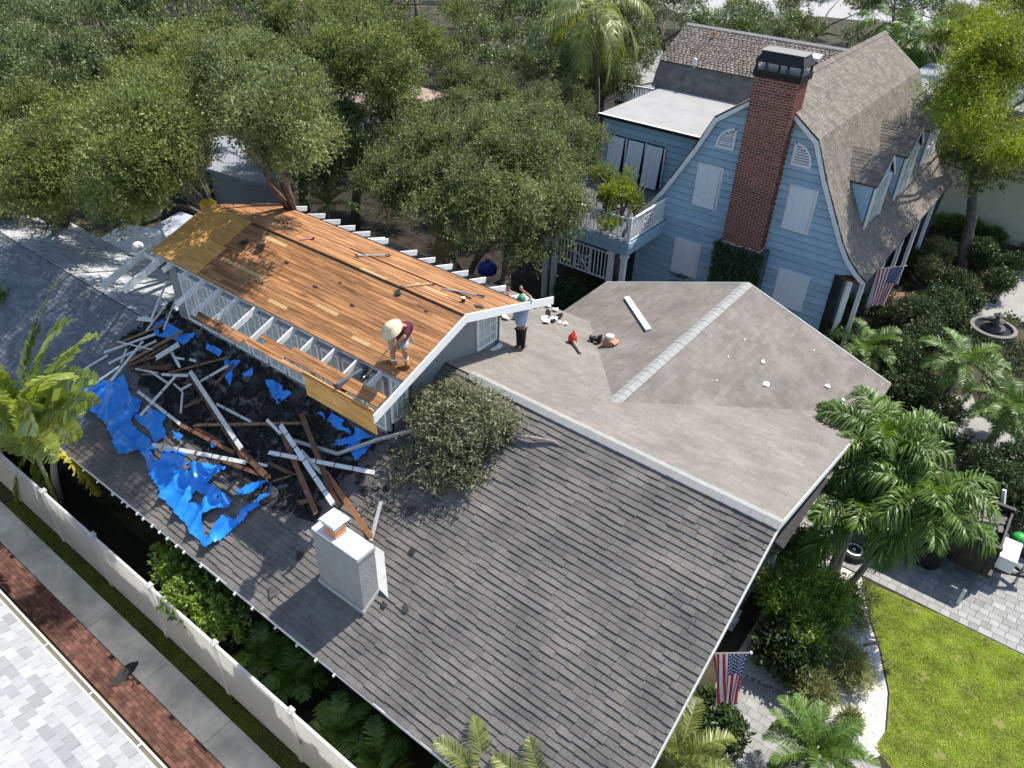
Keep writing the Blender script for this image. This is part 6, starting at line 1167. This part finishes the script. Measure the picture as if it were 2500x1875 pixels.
tool('dark shingle shovel lying near the ridge, left of the wooden handled one', 'roofing_shovel', on_deck((676, 540), .06), on_deck((602, 588), .05), None, .12, .25, hcol=M['steel'], both=True)
tool('wooden handled shovel with black blade lying near the ridge', 'roofing_shovel', on_deck((697, 546), .06), on_deck((642, 596), .05), None, .12, .26, both=True)
tool('long bar tool lying by the slot of missing boards', 'pry_bar', on_deck((872, 624), .05), on_deck((945, 623), .05), None, .06, .12, hcol=M['steel'], cat='tool', both=True)
tool('scraper lying along the boards near the gable', 'scraper', on_deck((1078, 704), .05), on_deck((1172, 722), .05), None, .05, .12, hcol=M['steel'], cat='tool')
tool('pale handled scraper lying above the bent worker', 'scraper', on_deck((1055, 692), .05), on_deck((980, 700), .05), None, .05, .1, cat='tool', both=True)
h = thing('hammer', 'small pinkish hammer lying right of the shovels', 'hammer', on_deck((735, 584))); a, b = on_deck((733, 585), .03), on_deck((762, 583), .03); MB().tube([a, b], .018, 6).build('handle', mat('pink_grip', (.35, .12, .16), .5), h); MB().bar(b+Vector((0, -.07, 0)), b+Vector((0, .08, 0)), .035, .035).build('head', M['dark'], h)
c = on_deck((1131, 738), .0); cu = thing('cup', 'small dark cup with white lid near the gable peak', 'cup', c); MB().lathe(c, [(.04, 0), (.055, .12)], 12).build('body', M['dark'], cu); MB().lathe(c+Z*.12, [(.057, 0), (.05, .02)], 12).build('lid', M['white'], cu)
tag(MB().prism([on_deck(p, .02) for p in ((1157, 744), (1172, 746), (1182, 752), (1165, 751))], (0, 0, .015)).build('flat_black_piece', M['felt']), 'dark scrap on the boards next to the cup', 'felt scrap')
tag(MB().prism([on_deck(p, .02) for p in ((962, 716), (975, 712), (980, 720), (968, 722))], (0, 0, .03)).build('flat_black_piece', M['felt']), 'black scrap on the boards above the bent worker', 'felt scrap')
for k, (p, s_) in enumerate((((770, 700), .1), ((860, 745), .08), ((700, 640), .09), ((1040, 760), .06), ((640, 690), .05), ((830, 690), .06))): q = on_deck(p, .012); tag(MB().prism([q+Vector((s_*cos(a), s_*.4*sin(a), .36*s_*.4*sin(a))) for a in (0, 1, 2.2, 3.1, 4, 5.2)], (0, 0, .006)).build('flat_black_piece', M['felt']), 'tiny black felt flake left on the bare boards', 'felt flake', 'felt flakes on the bare boards')
c = ay((508, 500), YR+.3); bg = thing('tool_bag', 'yellow tool bag sitting on the far left end of the ridge', 'bag', c); MB().lathe(c-Z*.12, [(.10, 0), (.24, .06), (.26, .16), (.18, .26), (.05, .30)], 12).build('body', mat('yellow_bag', (.62, .43, .02), .6, .15, 8.0), bg, smooth=True); MB().tube([c+Vector((-.15, 0, .1)), c+Vector((0, 0, .28)), c+Vector((.15, 0, .1))], .015, 6).build('handle', M['dark'], bg)
c = ay((545, 510), YR+.4); bg = thing('tool_bag', 'black tool bag next to the yellow one on the ridge', 'bag', c); MB().lathe(c-Z*.15, [(.16, 0), (.24, .06), (.24, .2), (.14, .27), (.03, .28)], 12).build('body', M['dark'], bg, smooth=True); MB().tube([c+Vector((-.14, 0, .1)), c+Vector((0, 0, .25)), c+Vector((.14, 0, .1))], .014, 6).build('handle', M['black'], bg)
# ---------------------------------------------------------------- things on the rear wing
def on_wing(p, h=0):
    hits = [apl(p, (-SW, 0, 1), WZ-SW*WX+h), apl(p, (SW, 0, 1), WZ+SW*WX+h), apl(p, (0, SB, 1), ZR+SB*YR+h)]
    return min(hits, key=lambda q: abs(q.z-h-max(zw(q.x), zb(q.y))))
nwl = Vector((-SW, 0, 1)).normalized()
a, b = on_wing((1530, 726), .05), on_wing((1584, 806), .05); t = thing('white_board', 'long white board lying alone on the rear grey slope', 'board', a); MB().bar(a, b, .17, .07, up=nwl).build('timber', M['white_old'], t)
c = on_wing((1397, 838), .0); bl_ = thing('leaf_blower', 'red leaf blower with its grey tube on the rear slope', 'leaf blower', c); red = mat('red_plastic', (.55, .045, .02), .4, .1, 5.0)
MB().lathe(c+Z*.02, [(.08, 0), (.13, .05), (.13, .2), (.06, .30), (.0, .32)], 14).build('housing', red, bl_, smooth=True); e = on_wing((1417, 862), .06); MB().tube([c+Z*.12, c.lerp(e, .4)+Z*.06, e], [.055, .045, .04], 8).build('tube', mat('grey_tube', (.30, .27, .23), .6), bl_, smooth=True); MB().tube([c+Vector((-.05, .05, .28)), c+Vector((0, .02, .42)), c+Vector((.08, 0, .3))], .018, 6).build('handle', red, bl_)
c = on_wing((1455, 838), 0); sw = thing('nail_gun', 'black nail gun between the red blower and the cardboard box', 'nail gun', c); MB().box(c+Vector((-.05, 0, .13)), (.17, .03, 0), (-.02, .06, 0), (0, 0, .05)).build('body', M['dark'], sw); MB().box(c+Vector((.10, .02, .16)), (.05, 0, .02), (0, .05, 0), (0, 0, .14)).build('magazine', M['dark'], sw); MB().tube([c+Vector((-.05, 0, .15)), c+Vector((-.15, -.05, .02))], .035, 7).build('handle', M['black'], sw)
c = on_wing((1488, 842), 0); cx_ = thing('cardboard_box', 'brown cardboard box open on the rear slope', 'box', c); kraft = mat('cardboard', (.42, .24, .15), .8, .1, 5.0); MB().abox(c.x-.16, c.x+.16, c.y-.14, c.y+.14, c.z-.08, c.z+.20).build('body', kraft, cx_); MB().prism([(c.x+.16, c.y-.14, c.z+.2), (c.x+.16, c.y+.14, c.z+.2), (c.x+.24, c.y+.14, c.z+.15), (c.x+.24, c.y-.14, c.z+.15)], (0, 0, .008)).build('flap', kraft, cx_)
bk_ = thing('bucket', 'white bucket standing in the cardboard box', 'bucket', c+Z*.2); MB().lathe(c+Vector((-.02, .02, .18)), [(.10, 0), (.12, .13), (.105, .14), (.1, .12)], 16).build('shell', M['white'], bk_)
paper = mat('white_paper', (.78, .77, .74), .7, .05, 5.0); r = random.Random(4)
for px_, s_, lab in (((1873, 938), .26, 'largest torn white sheet on the rear wing slope'), ((1863, 884), .12, 'narrow white strip above the largest torn sheet'), ((2020, 943), .17, 'white torn sheet near the palm fronds'), ((2055, 980), .2, 'white torn sheet beside the roof edge under the fronds'), ((1778, 872), .06, 'small white flake left on the wing slope'), ((1817, 830), .05, 'small white flake high on the wing slope'), ((1750, 930), .07, 'pale flake left of the torn sheets'), ((1987, 856), .05, 'small white flake near the right rake')):
    q = on_wing(px_, .02); mb = MB(); a0 = r.uniform(0, 6); pts = []
    for k in range(7): a = a0+k*.897; rad = s_*r.uniform(.35, 1.0); v = Vector((rad*cos(a)*.55, rad*sin(a), 0)); v.z = -SW*v.x; pts.append(q+v+Z*r.uniform(0, .03))
    mb.prism(pts, (0, 0, .006)); tag(mb.build('paper_scrap', paper), lab, 'scrap', 'white scraps on the rear wing')
for k in range(26): p = (r.uniform(1222, 1385), 0); p = (p[0], 735+.10*(p[0]-1222)+r.uniform(0, 42)); q = pb(p, .05); s_ = r.uniform(.05, .17); mb = MB(); mb.prism([q+Vector((s_*cos(a)*r.uniform(.5, 1), s_*sin(a)*r.uniform(.5, 1), r.uniform(-.02, .08))) for a in (0, 1.2, 2.3, 3.3, 4.4, 5.4)], (0, 0, .02)); tag(mb.build('plaster_scrap', paper if k % 3 else scrap_m[0]), 'white torn scrap in the litter along the far eave by the standing worker' if k % 3 else 'black torn scrap in the litter along the far eave by the standing worker', 'scrap', 'white litter along the far eave' if k % 3 else 'black litter along the far eave')
# plywood and blue bag behind the roof
a = az((1080, 640), .3); t = thing('plywood_board', 'brown plywood board leaning upright in the shade behind the roof', 'board', a); P = [ay(p, a.y) for p in ((1048, 660), (1090, 672), (1112, 575), (1068, 560))]; MB().prism(P, (0, .02, 0)).build('sheet', mat('brown_ply', (.30, .20, .09), .7, .1, 4.0), t)
c = az((1190, 655), 1.0); bb_ = thing('blue_bag', 'crumpled dark blue bag on the ground behind the stripped roof', 'bag', c); MB().lathe(c-Z*.3, [(.2, 0), (.42, .1), (.45, .35), (.3, .6), (.05, .66)], 14).build('body', mat('dark_blue_plastic', (.02, .05, .30), .4, .2, 8.0, bump=.5, bscale=9), bb_, smooth=True); MB().lathe(c+Z*.34, [(.06, 0), (.12, .1), (.02, .12)], 8).build('knot', M['dark'], bb_)
# ---------------------------------------------------------------- flags
def flag(label, a, b, fall, width, len_, seed, pinch=.45):
    """hangs from its pole a->b (b is the tip); stripes run down, canton by the tip"""
    a, b = Vector(a), Vector(b); d = (b-a).normalized(); t = thing('national_flag', label, 'flag', a); MB().tube([a-d*.15, b], .016, 7).build('pole', mat('flag_pole', (.60, .52, .40), .4, .1, 6.0), t); MB().lathe(b, [(.0, -.035), (.035, 0), (.0, .035)], 10, d).build('finial', M['white'], t, smooth=True)
    rr_, ww, bl__ = mat('flag_red', (.42, .025, .04), .7, .05), mat('flag_white', (.72, .70, .70), .7, .03), mat('flag_blue', (.02, .035, .13), .7, .05); fall = Vector(fall).normalized(); side = d.cross(fall).normalized(); nu, nv = 26, 24
    def pt(u, v, off=0): w_ = width*(1-pinch*v**.8); c = a+d*((b-a).length-.06-width/2); s_ = (u-.5)*w_-.10*v*width; dep = .07*v**.5*sin(u*pi*5+seed+v*2)+.05*v*sin(u*11+v*3); return c+d*s_+fall*(len_*v)+side*(dep+off)
    for k, mm, nm in ((0, rr_, 'red_stripe'), (1, ww, 'white_stripe')):
        for s_ in range(13):
            if s_ % 2 != k: continue
            mb = MB()
            for j in range(nv):
                v0, v1 = j/nv, (j+1)/nv
                if s_ >= 6 and v1 <= .42: continue
                for q in range(2): u0, u1 = (s_*2+q)/nu, (s_*2+q+1)/nu; mb.face([pt(u0, v0), pt(u1, v0), pt(u1, v1), pt(u0, v1)])
            mb.build(nm, mm, t, smooth=True)
    mb = MB()
    for j in range(10):
        for i in range(12, 26): mb.face([pt(i/nu, j/nv), pt((i+1)/nu, j/nv), pt((i+1)/nu, (j+1)/nv), pt(i/nu, (j+1)/nv)])
    cn = mb.build('canton', bl__, t, smooth=True); st_ = MB()
    for row in range(9):
        for col in range(6 if row % 2 == 0 else 5):
            u = .5+.5*(row+.6)/9.2; v = .415*(col+.5+(.5 if row % 2 else 0))/6.05
            for off in (-.004, .004):
                c_ = pt(u, v, off); star = []
                for k in range(10): rad = (.026 if k % 2 == 0 else .011); star.append(c_+d*rad*sin(k*pi/5)+fall*rad*-cos(k*pi/5))
                st_.face(star)
    st_.build('stars', ww, cn); return t
fa = ax((1722, 1596), XG-.1); fb = ay((1834, 1594), fa.y-.05); flag('flag hanging from a gold pole off the cottage gable above the gravel', fa, fb, (.22, -.02, -1), .88, 1.30, 1.0)
fa = ay((2154, 655), 28.3); fb = ay((2212, 649), 28.4); flag('flag hanging in the shade beside the porch of the blue house', fa, fb, (.05, -.05, -1), .82, 1.5, 2.5, .42)
# ---------------------------------------------------------------- trailer, wheel, mower in the driveway
tx0, tx1, ty0, ty1 = -1.55, 2.0, 19.45, 21.35; tr_ = thing('dump_trailer', 'dark dump trailer full of waste parked on the driveway behind the palms', 'trailer', (tx0, ty0, 0)); tm = mat('black_trailer_paint', (.022, .020, .02), .45, .2, 5.0)
for (x0, x1, y0, y1, nm) in ((tx0, tx1, ty0, ty0+.06, 'side_panel'), (tx0, tx1, ty1-.06, ty1, 'side_panel'), (tx0, tx0+.06, ty0+.06, ty1-.06, 'tail_gate'), (tx1-.06, tx1, ty0+.06, ty1-.06, 'head_board')): MB().abox(x0, x1, y0, y1, .62, 1.65).build(nm, tm, tr_)
rl = MB(); rl.abox(tx0-.02, tx1+.02, ty0-.04, ty0+.08, 1.65, 1.73); rl.abox(tx0-.02, tx1+.02, ty1-.08, ty1+.04, 1.65, 1.73); rl.build('top_rail', tm, tr_)
for k in range(6): x0 = tx0+.1+k*.66; MB().abox(x0, x0+.07, ty0-.05, ty0-.002, .6, 1.65).build('stake', tm, tr_)
MB().abox(tx0+.1, tx1+.1, ty0+.1, ty1-.1, .5, .62).build('bed', tm, tr_); MB().bar((tx1, ty0+.5, .5), (2.95, 20.4, .45), .09, .1).bar((tx1, ty1-.5, .5), (2.95, 20.4, .45), .09, .1).build('tongue', tm, tr_)
MB().abox(2.08, 2.52, 20.05, 20.95, .55, 1.0).build('tool_box', M['white'], tr_); MB().tube([(2.75, 20.42, 0), (2.75, 20.42, .8)], .04, 8).build('jack', M['steel'], tr_)
for x0 in (-.35, .55):
    for y0 in (ty0-.14, ty1-.06): w_ = MB().lathe((x0, y0, .36), [(.22, 0), (.36, .02), (.36, .18), (.22, .2)], 20, (0, 1, 0)).build('wheel', M['black'], tr_); MB().lathe((x0, y0+.03, .36), [(.22, 0), (.2, .04), (.05, .02)], 16, (0, 1, 0)).build('rim', M['white'], w_)
MB().abox(-.85, 1.05, ty0-.2, ty0-.05, .74, .80).build('fender', tm, tr_)
r = random.Random(66)
for k, (lab, mm, sx, sy, sz) in enumerate((('tan cardboard sheet leaning in the trailer', kraft, .8, .5, .02), ('pale plywood piece across the trailer load', M['ply'], .7, .45, .02), ('white panel in the trailer load', M['panel'], .5, .35, .03), ('orange timber in the trailer load', M['orangewood'], .6, .07, .05), ('brown crate in the trailer load', kraft, .3, .25, .2), ('grey shingle bundle in the trailer load', M['shingle_old'], .4, .3, .1))): tag(MB().box((tx0+.7+k*.45, ty0+.5+.25*(k % 4), 1.62+.05*k), (sx/2*1.4, .08, r.uniform(-.1, .2)), (-.05, sy/2*1.4, r.uniform(-.05, .15)), (0, 0, sz/2+.02)).build('waste_piece', mm), lab, 'waste piece')
ld = MB(); 
for k in range(240): ld.box((r.uniform(tx0+.15, tx1-.15), r.uniform(ty0+.15, ty1-.15), r.uniform(1.2, 1.55)), (r.uniform(.05, .2), r.uniform(-.1, .1), r.uniform(-.08, .08)), (r.uniform(-.06, .06), r.uniform(.04, .15), 0), (0, 0, .02))
stuff(ld.build('trailer_waste', scrap_m[2]))
c = az((2083, 1347), .12); wh = thing('spare_wheel', 'spare wheel with pale spoked rim lying by the palm trunks', 'wheel', c); MB().lathe(c-Z*.1, [(.24, 0), (.36, .02), (.40, .1), (.36, .18), (.24, .2)], 28).build('tyre', M['black'], wh, smooth=True); MB().lathe(c+Z*.06, [(.25, 0), (.25, .05), (.20, .05), (.19, .02), (.05, .02), (.04, .06), (0, .06)], 28).build('rim', M['white'], wh)
for k in range(8): a = k*pi/4; MB().lathe(c+Vector((.13*cos(a), .13*sin(a), .082)), [(.028, 0), (.0, .004)], 8).build('rim_hole', M['black'], wh)
a, b = az((2350, 1492), .02), az((2355, 1490), 1.05); q0 = az((2337, 1488), .03)
for lab, p0, p1, hh in (('white post leaning at the driveway edge in front of the trailer', (2338, 1474), (2357, 1440), .5), ('tall white pole standing at the front of the trailer', (2395, 1405), (2432, 1262), 1.7), ('short white pole top showing above the palm fronds', (2445, 1270), (2452, 1196), 2.2)):
    A = az(p0, .03 if hh < 2 else 1.0); B_ = ay(p1, A.y+.1); t = thing('white_pole', lab, 'pole', A); MB().bar(A, B_, .09, .09).build('pole', M['white_old'], t)
c = az((2482, 1325), .3); mw = thing('lawn_mower', 'dark lawn mower with green cover at the right edge of the driveway', 'mower', c); MB().box(c, (.42, .1, 0), (-.07, .3, 0), (0, 0, .14)).build('deck', M['dark'], mw); MB().lathe(c+Vector((.0, .02, .12)), [(.2, 0), (.22, .1), (.12, .2), (0, .21)], 14).build('engine_cover', mat('green_cover', (.03, .36, .06), .4, .1, 6.0), mw, smooth=True)
for dx, dy in ((-.35, -.32), (.35, -.15), (-.4, .25), (.3, .38)): MB().lathe(c+Vector((dx, dy-.05, -.12)), [(.15, 0), (.15, .08)], 14, (0, 1, 0)).build('wheel', M['black'], mw)
MB().tube([c+Vector((-.3, .3, .1)), c+Vector((-.7, .5, .7)), c+Vector((-.6, .1, .72)), c+Vector((-.3, -.3, .1))], .018, 6).build('handle', M['dark'], mw)
for lab, p, sx, sy, sz, mm in (('white stucco urn at the gable corner under the eave', (1868, 1390), .22, .22, 1.0, M['white_old']), ('pale concrete step at the gable foot', (1775, 1515), .35, .3, .35, M['white_old'])):
    q = az(p, 0); t = thing('stucco_pedestal', lab, 'pedestal', q); MB().lathe(q, [(sx, 0), (sx*.9, sz*.15), (sx*.8, sz*.8), (sx*1.05, sz*.9), (sx*1.05, sz)], 4 if sz < .5 else 12).build('body', mm, t); MB().lathe(q+Z*sz, [(sx*.8, 0), (sx*.7, .05)], 12).build('cap', mm, t)
# ---------------------------------------------------------------- people
def skinned(name, J, E_, mt, parent, root, sub=2, extra=None):
    ks = list(J); me = bpy.data.meshes.new(name); me.from_pydata([J[k][0] for k in ks], [(ks.index(a), ks.index(b)) for a, b in E_], []); o = bpy.data.objects.new(name, me); COL.objects.link(o); o.modifiers.new('skin', 'SKIN'); o.modifiers.new('sub', 'SUBSURF').render_levels = sub; o.modifiers['sub'].levels = sub
    for i, k in enumerate(ks): rr_ = J[k][1]; rr_ = rr_ if hasattr(rr_, '__len__') else (rr_, rr_); me.skin_vertices[0].data[i].radius = rr_; me.skin_vertices[0].data[i].use_root = (k == root)
    bpy.context.view_layer.update(); dg = bpy.context.evaluated_depsgraph_get(); m2 = bpy.data.meshes.new_from_object(o.evaluated_get(dg)); bpy.data.objects.remove(o)
    if extra:
        import bmesh; bm = bmesh.new(); bm.from_mesh(m2); vs_ = [bm.verts.new(v) for v in extra.v]
        for f in extra.f: bm.faces.new([vs_[i] for i in f])
        bm.to_mesh(m2); bm.free()
    m2.materials.clear(); m2.materials.append(mt); m2.polygons.foreach_set('use_smooth', [True]*len(m2.polygons)); o2 = bpy.data.objects.new(name, m2); COL.objects.link(o2); return adopt(o2, parent)
skin_m = mat('skin', (.36, .19, .12), .5, .08, 8.0)
def hand(mb, wrist, d, side, n_, s=1.0, curl=.6):
    """palm and five curled fingers added to mb"""
    d, side, n_ = Vector(d).normalized(), Vector(side).normalized(), Vector(n_).normalized(); w_ = Vector(wrist); mb.tube([w_, w_+d*.05*s, w_+d*.09*s], [.026*s, .04*s, .036*s], 8)
    for k, (o, L) in enumerate(((-.03, .062), (-.01, .074), (.01, .07), (.03, .055))):
        b = w_+d*.085*s+side*o*s; m_ = b+d*L*.5*s+n_*curl*.2*L*s; e = m_+d*L*.45*s*(1-curl)+n_*L*.55*s*curl; mb.tube([b, m_, e], [.0095*s, .009*s, .007*s], 6)
    b = w_+d*.03*s-side*.03*s; mb.tube([b, b+d*.03*s-side*.025*s+n_*.01, b+d*.055*s-side*.02*s+n_*.03*s], [.012*s, .011*s, .008*s], 6)
def person(label, J, limbs_, hands, clothes, headup, face, base):
    t = thing('person', label, 'person', base); E_ = [('pelvis', 'belly'), ('belly', 'chest'), ('chest', 'neck'), ('neck', 'head'), ('head', 'crown')]
    for s_ in 'lr': E_ += [('chest', 'sh'+s_), ('sh'+s_, 'el'+s_), ('el'+s_, 'wr'+s_), ('pelvis', 'hip'+s_), ('hip'+s_, 'kn'+s_), ('kn'+s_, 'an'+s_), ('an'+s_, 'to'+s_)]
    ex = MB()
    for hd_ in hands: hand(ex, *hd_)
    hc, fd = Vector(J['head'][0]), Vector(face).normalized(); sd_ = fd.cross(Vector(headup)).normalized(); upd = sd_.cross(fd)
    ex.lathe(hc+fd*.092, [(.020, -.02), (.014, .012), (.0, .024)], 6, fd)
    for s_ in (-1, 1): ex.lathe(hc+sd_*s_*.082, [(.0, -.03), (.03, 0), (0, .03)], 8, upd); ex.lathe(hc+fd*.088+sd_*s_*.032+upd*.03, [(.012, -.004), (0, .008)], 6, fd)
    slim = {k: (v[0], tuple(x*.78 for x in (v[1] if hasattr(v[1], '__len__') else (v[1], v[1]))) if k in ('pelvis', 'belly', 'chest', 'hipl', 'hipr', 'shl', 'shr') else v[1]) for k, v in J.items()}
    skinned('body', slim, E_, skin_m, t, 'pelvis', extra=ex)
    for nm, ks, ed, mt_, grow, root in clothes:
        JJ = {k: (J[k][0], tuple(x*grow+.008 for x in (J[k][1] if hasattr(J[k][1], '__len__') else (J[k][1], J[k][1])))) for k in ks}; skinned(nm, JJ, ed, mt_, t, root)
    return t
V3 = Vector
# worker standing behind the gable, arms raised to the rafter tails
y0 = 14.25; P = lambda p, dy=0: tuple(ay(p, y0+dy)); f0 = pb((1277, 858)); y0 = f0.y
J = dict(pelvis=(P((1272, 796)), (.14, .11)), belly=(P((1272, 782)), (.135, .105)), chest=(P((1271, 762)), (.155, .115)), neck=(P((1272, 745)), .055), head=(P((1273, 733), -.03), (.085, .095)), crown=(P((1273, 723), -.04), .07),
 shl=(P((1259, 755), .02), .07), ell=(P((1246, 733), .15), .048), wrl=(P((1240, 712), .30), .034), shr=(P((1285, 752), .02), .07), elr=(P((1297, 727), .10), .048), wrr=(P((1274, 708), .30), .034),
 hipl=(P((1268, 803)), .09), knl=(P((1267, 826)), .068), anl=(P((1266, 846)), .048), tol=(P((1254, 850), .02), .04), hipr=(P((1277, 803)), .09), knr=(P((1277, 828)), .068), anr=(P((1276, 852)), .048), tor=(P((1265, 858), -.05), .04))
jeans = mat('black_trousers', (.016, .015, .017), .8, .2, 10.0); shirt1 = mat('light_blue_shirt', (.30, .40, .56), .8, .12, 10.0); boot_m = mat('tan_boot', (.30, .155, .06), .7, .15, 10.0)
legs = lambda s_: [('pelvis', 'hip'+s_), ('hip'+s_, 'kn'+s_), ('kn'+s_, 'an'+s_)]
w1 = person('worker in light blue shirt and black trousers reaching up behind the gable', J, None, [(J['wrl'][0], (0, .3, .8), (1, 0, 0), (0, -1, 0)), (J['wrr'][0], (-.5, .3, .6), (0, 1, .2), (0, -.5, -.5))],
 [('shirt', ['pelvis', 'belly', 'chest', 'shl', 'ell', 'shr', 'elr'], [('pelvis', 'belly'), ('belly', 'chest'), ('chest', 'shl'), ('shl', 'ell'), ('chest', 'shr'), ('shr', 'elr')], shirt1, 1.22, 'chest'), ('trousers', ['pelvis', 'hipl', 'knl', 'anl', 'hipr', 'knr', 'anr'], legs('l')+legs('r'), jeans, 1.05, 'pelvis'), ('boot', ['anl', 'tol'], [('anl', 'tol')], boot_m, 1.25, 'anl'), ('boot', ['anr', 'tor'], [('anr', 'tor')], boot_m, 1.25, 'anr')], (0, 0, 1), (-.9, .1, .35), f0)
hc = V3(J['head'][0]); hm = MB().lathe(hc+Z*.02, [(.135, 0), (.115, .01), (.112, .06), (.085, .115), (.0, .135)], 18).build('hard_hat', mat('green_helmet', (.06, .22, .12), .4, .05, 5.0), w1, smooth=True)
# worker bent over on the boards under a wide straw hat
f1 = on_deck((978, 899)); yb2 = f1.y; P = lambda p, dy=0: tuple(ay(p, yb2+dy)); fl_, fr_ = on_deck((960, 893)), on_deck((990, 891))
tl_, tr2 = on_deck((966, 902), .04), on_deck((999, 897), .04)
J = dict(pelvis=(P((975, 826), .18), (.14, .12)), belly=(P((984, 808), .08), (.155, .13)), chest=(P((984, 794), -.12), (.18, .14)), neck=(P((966, 797), -.30), .055), head=(P((956, 800), -.42), (.085, .095)), crown=(P((951, 803), -.50), .07),
 shl=(P((966, 806), -.20), .07), ell=(P((962, 826), -.36), .05), wrl=(P((964, 845), -.40), .036), shr=(P((995, 800), -.06), .085), elr=(P((988, 822), -.30), .05), wrr=(P((970, 838), -.42), .036),
 hipl=(P((966, 831), .16), .10), knl=(P((958, 858), -.02), .07), anl=(tuple(fl_+V3((0, .02, .12))), .05), tol=(tuple(tl_), .042), hipr=(P((984, 829), .16), .10), knr=(P((988, 857), .0), .07), anr=(tuple(fr_+V3((0, .02, .12))), .05), tor=(tuple(tr2), .042))
maroon = mat('maroon_shirt', (.075, .012, .028), .8, .25, 9.0); shorts = mat('grey_camo_shorts', (.30, .26, .24), .85, .35, 14.0, col2=(.36, .33, .31)); sock = mat('white_sock', (.70, .68, .64), .9, .05)
mid = lambda a, b, t_: tuple(V3(J[a][0]).lerp(V3(J[b][0]), t_))
J2 = dict(J); 
w2_ = person('worker bent over the bare boards under a wide straw hat, maroon shirt', J, None, [(J['wrl'][0], (.1, -.2, -1), (.9, 0, .2), (0, -1, .2)), (J['wrr'][0], (-.3, -.3, -.8), (.8, .3, 0), (0, -1, .2))],
 [('shirt', ['pelvis', 'belly', 'chest', 'shl', 'ell', 'shr', 'elr'], [('pelvis', 'belly'), ('belly', 'chest'), ('chest', 'shl'), ('shl', 'ell'), ('chest', 'shr'), ('shr', 'elr')], maroon, 1.25, 'chest'), ('shorts', ['pelvis', 'hipl', 'knl', 'hipr', 'knr'], [('pelvis', 'hipl'), ('hipl', 'knl'), ('pelvis', 'hipr'), ('hipr', 'knr')], shorts, 1.30, 'pelvis'), ('boot', ['anl', 'tol'], [('anl', 'tol')], boot_m, 1.3, 'anl'), ('boot', ['anr', 'tor'], [('anr', 'tor')], boot_m, 1.3, 'anr')], (0, -.6, .6), (-.2, -.7, -.6), f1)
for s_ in 'lr': a, b = mid('kn'+s_, 'an'+s_, .68), mid('kn'+s_, 'an'+s_, .92); MB().tube([a, b], [.066, .07], 10).build('sock', sock, w2_, smooth=True)
straw = mat('straw_hat', (.66, .55, .36), .8, .10, 10.0, bump=.3, bscale=60); hv = V3((-.12, -.50, .80)).normalized(); hc = V3(J['crown'][0])+V3((.01, -.0, .03))
ht = MB().lathe(hc-hv*.03, [(.262, -.035), (.259, -.025), (.13, .03), (.11, .07), (.095, .12), (.05, .145), (.0, .15)], 32, hv).build('straw_hat', straw, w2_, smooth=True); MB().lathe(hc-hv*.03, [(.122, .036), (.118, .05), (.117, .062), (.110, .066)], 32, hv).build('hat_band', mat('hat_band', (.30, .25, .12), .8), ht)
sh = thing('shingle_shovel', 'long shovel held by the bent worker, blade down among the rafters', 'shovel', J['wrl'][0]); A = V3(J['wrr'][0])+V3((0, -.04, .10)); B_ = ay((893, 918), yb2-.45); MB().tube([A, B_], .017, 7).build('shaft', handle_m, sh); dv = (B_-A).normalized(); s_ = dv.cross(Z).normalized(); MB().prism([B_-s_*.07, B_+s_*.07, B_+s_*.11+dv*.25, B_-s_*.11+dv*.25], s_.cross(dv)*.014).build('blade', M['steel'], sh)
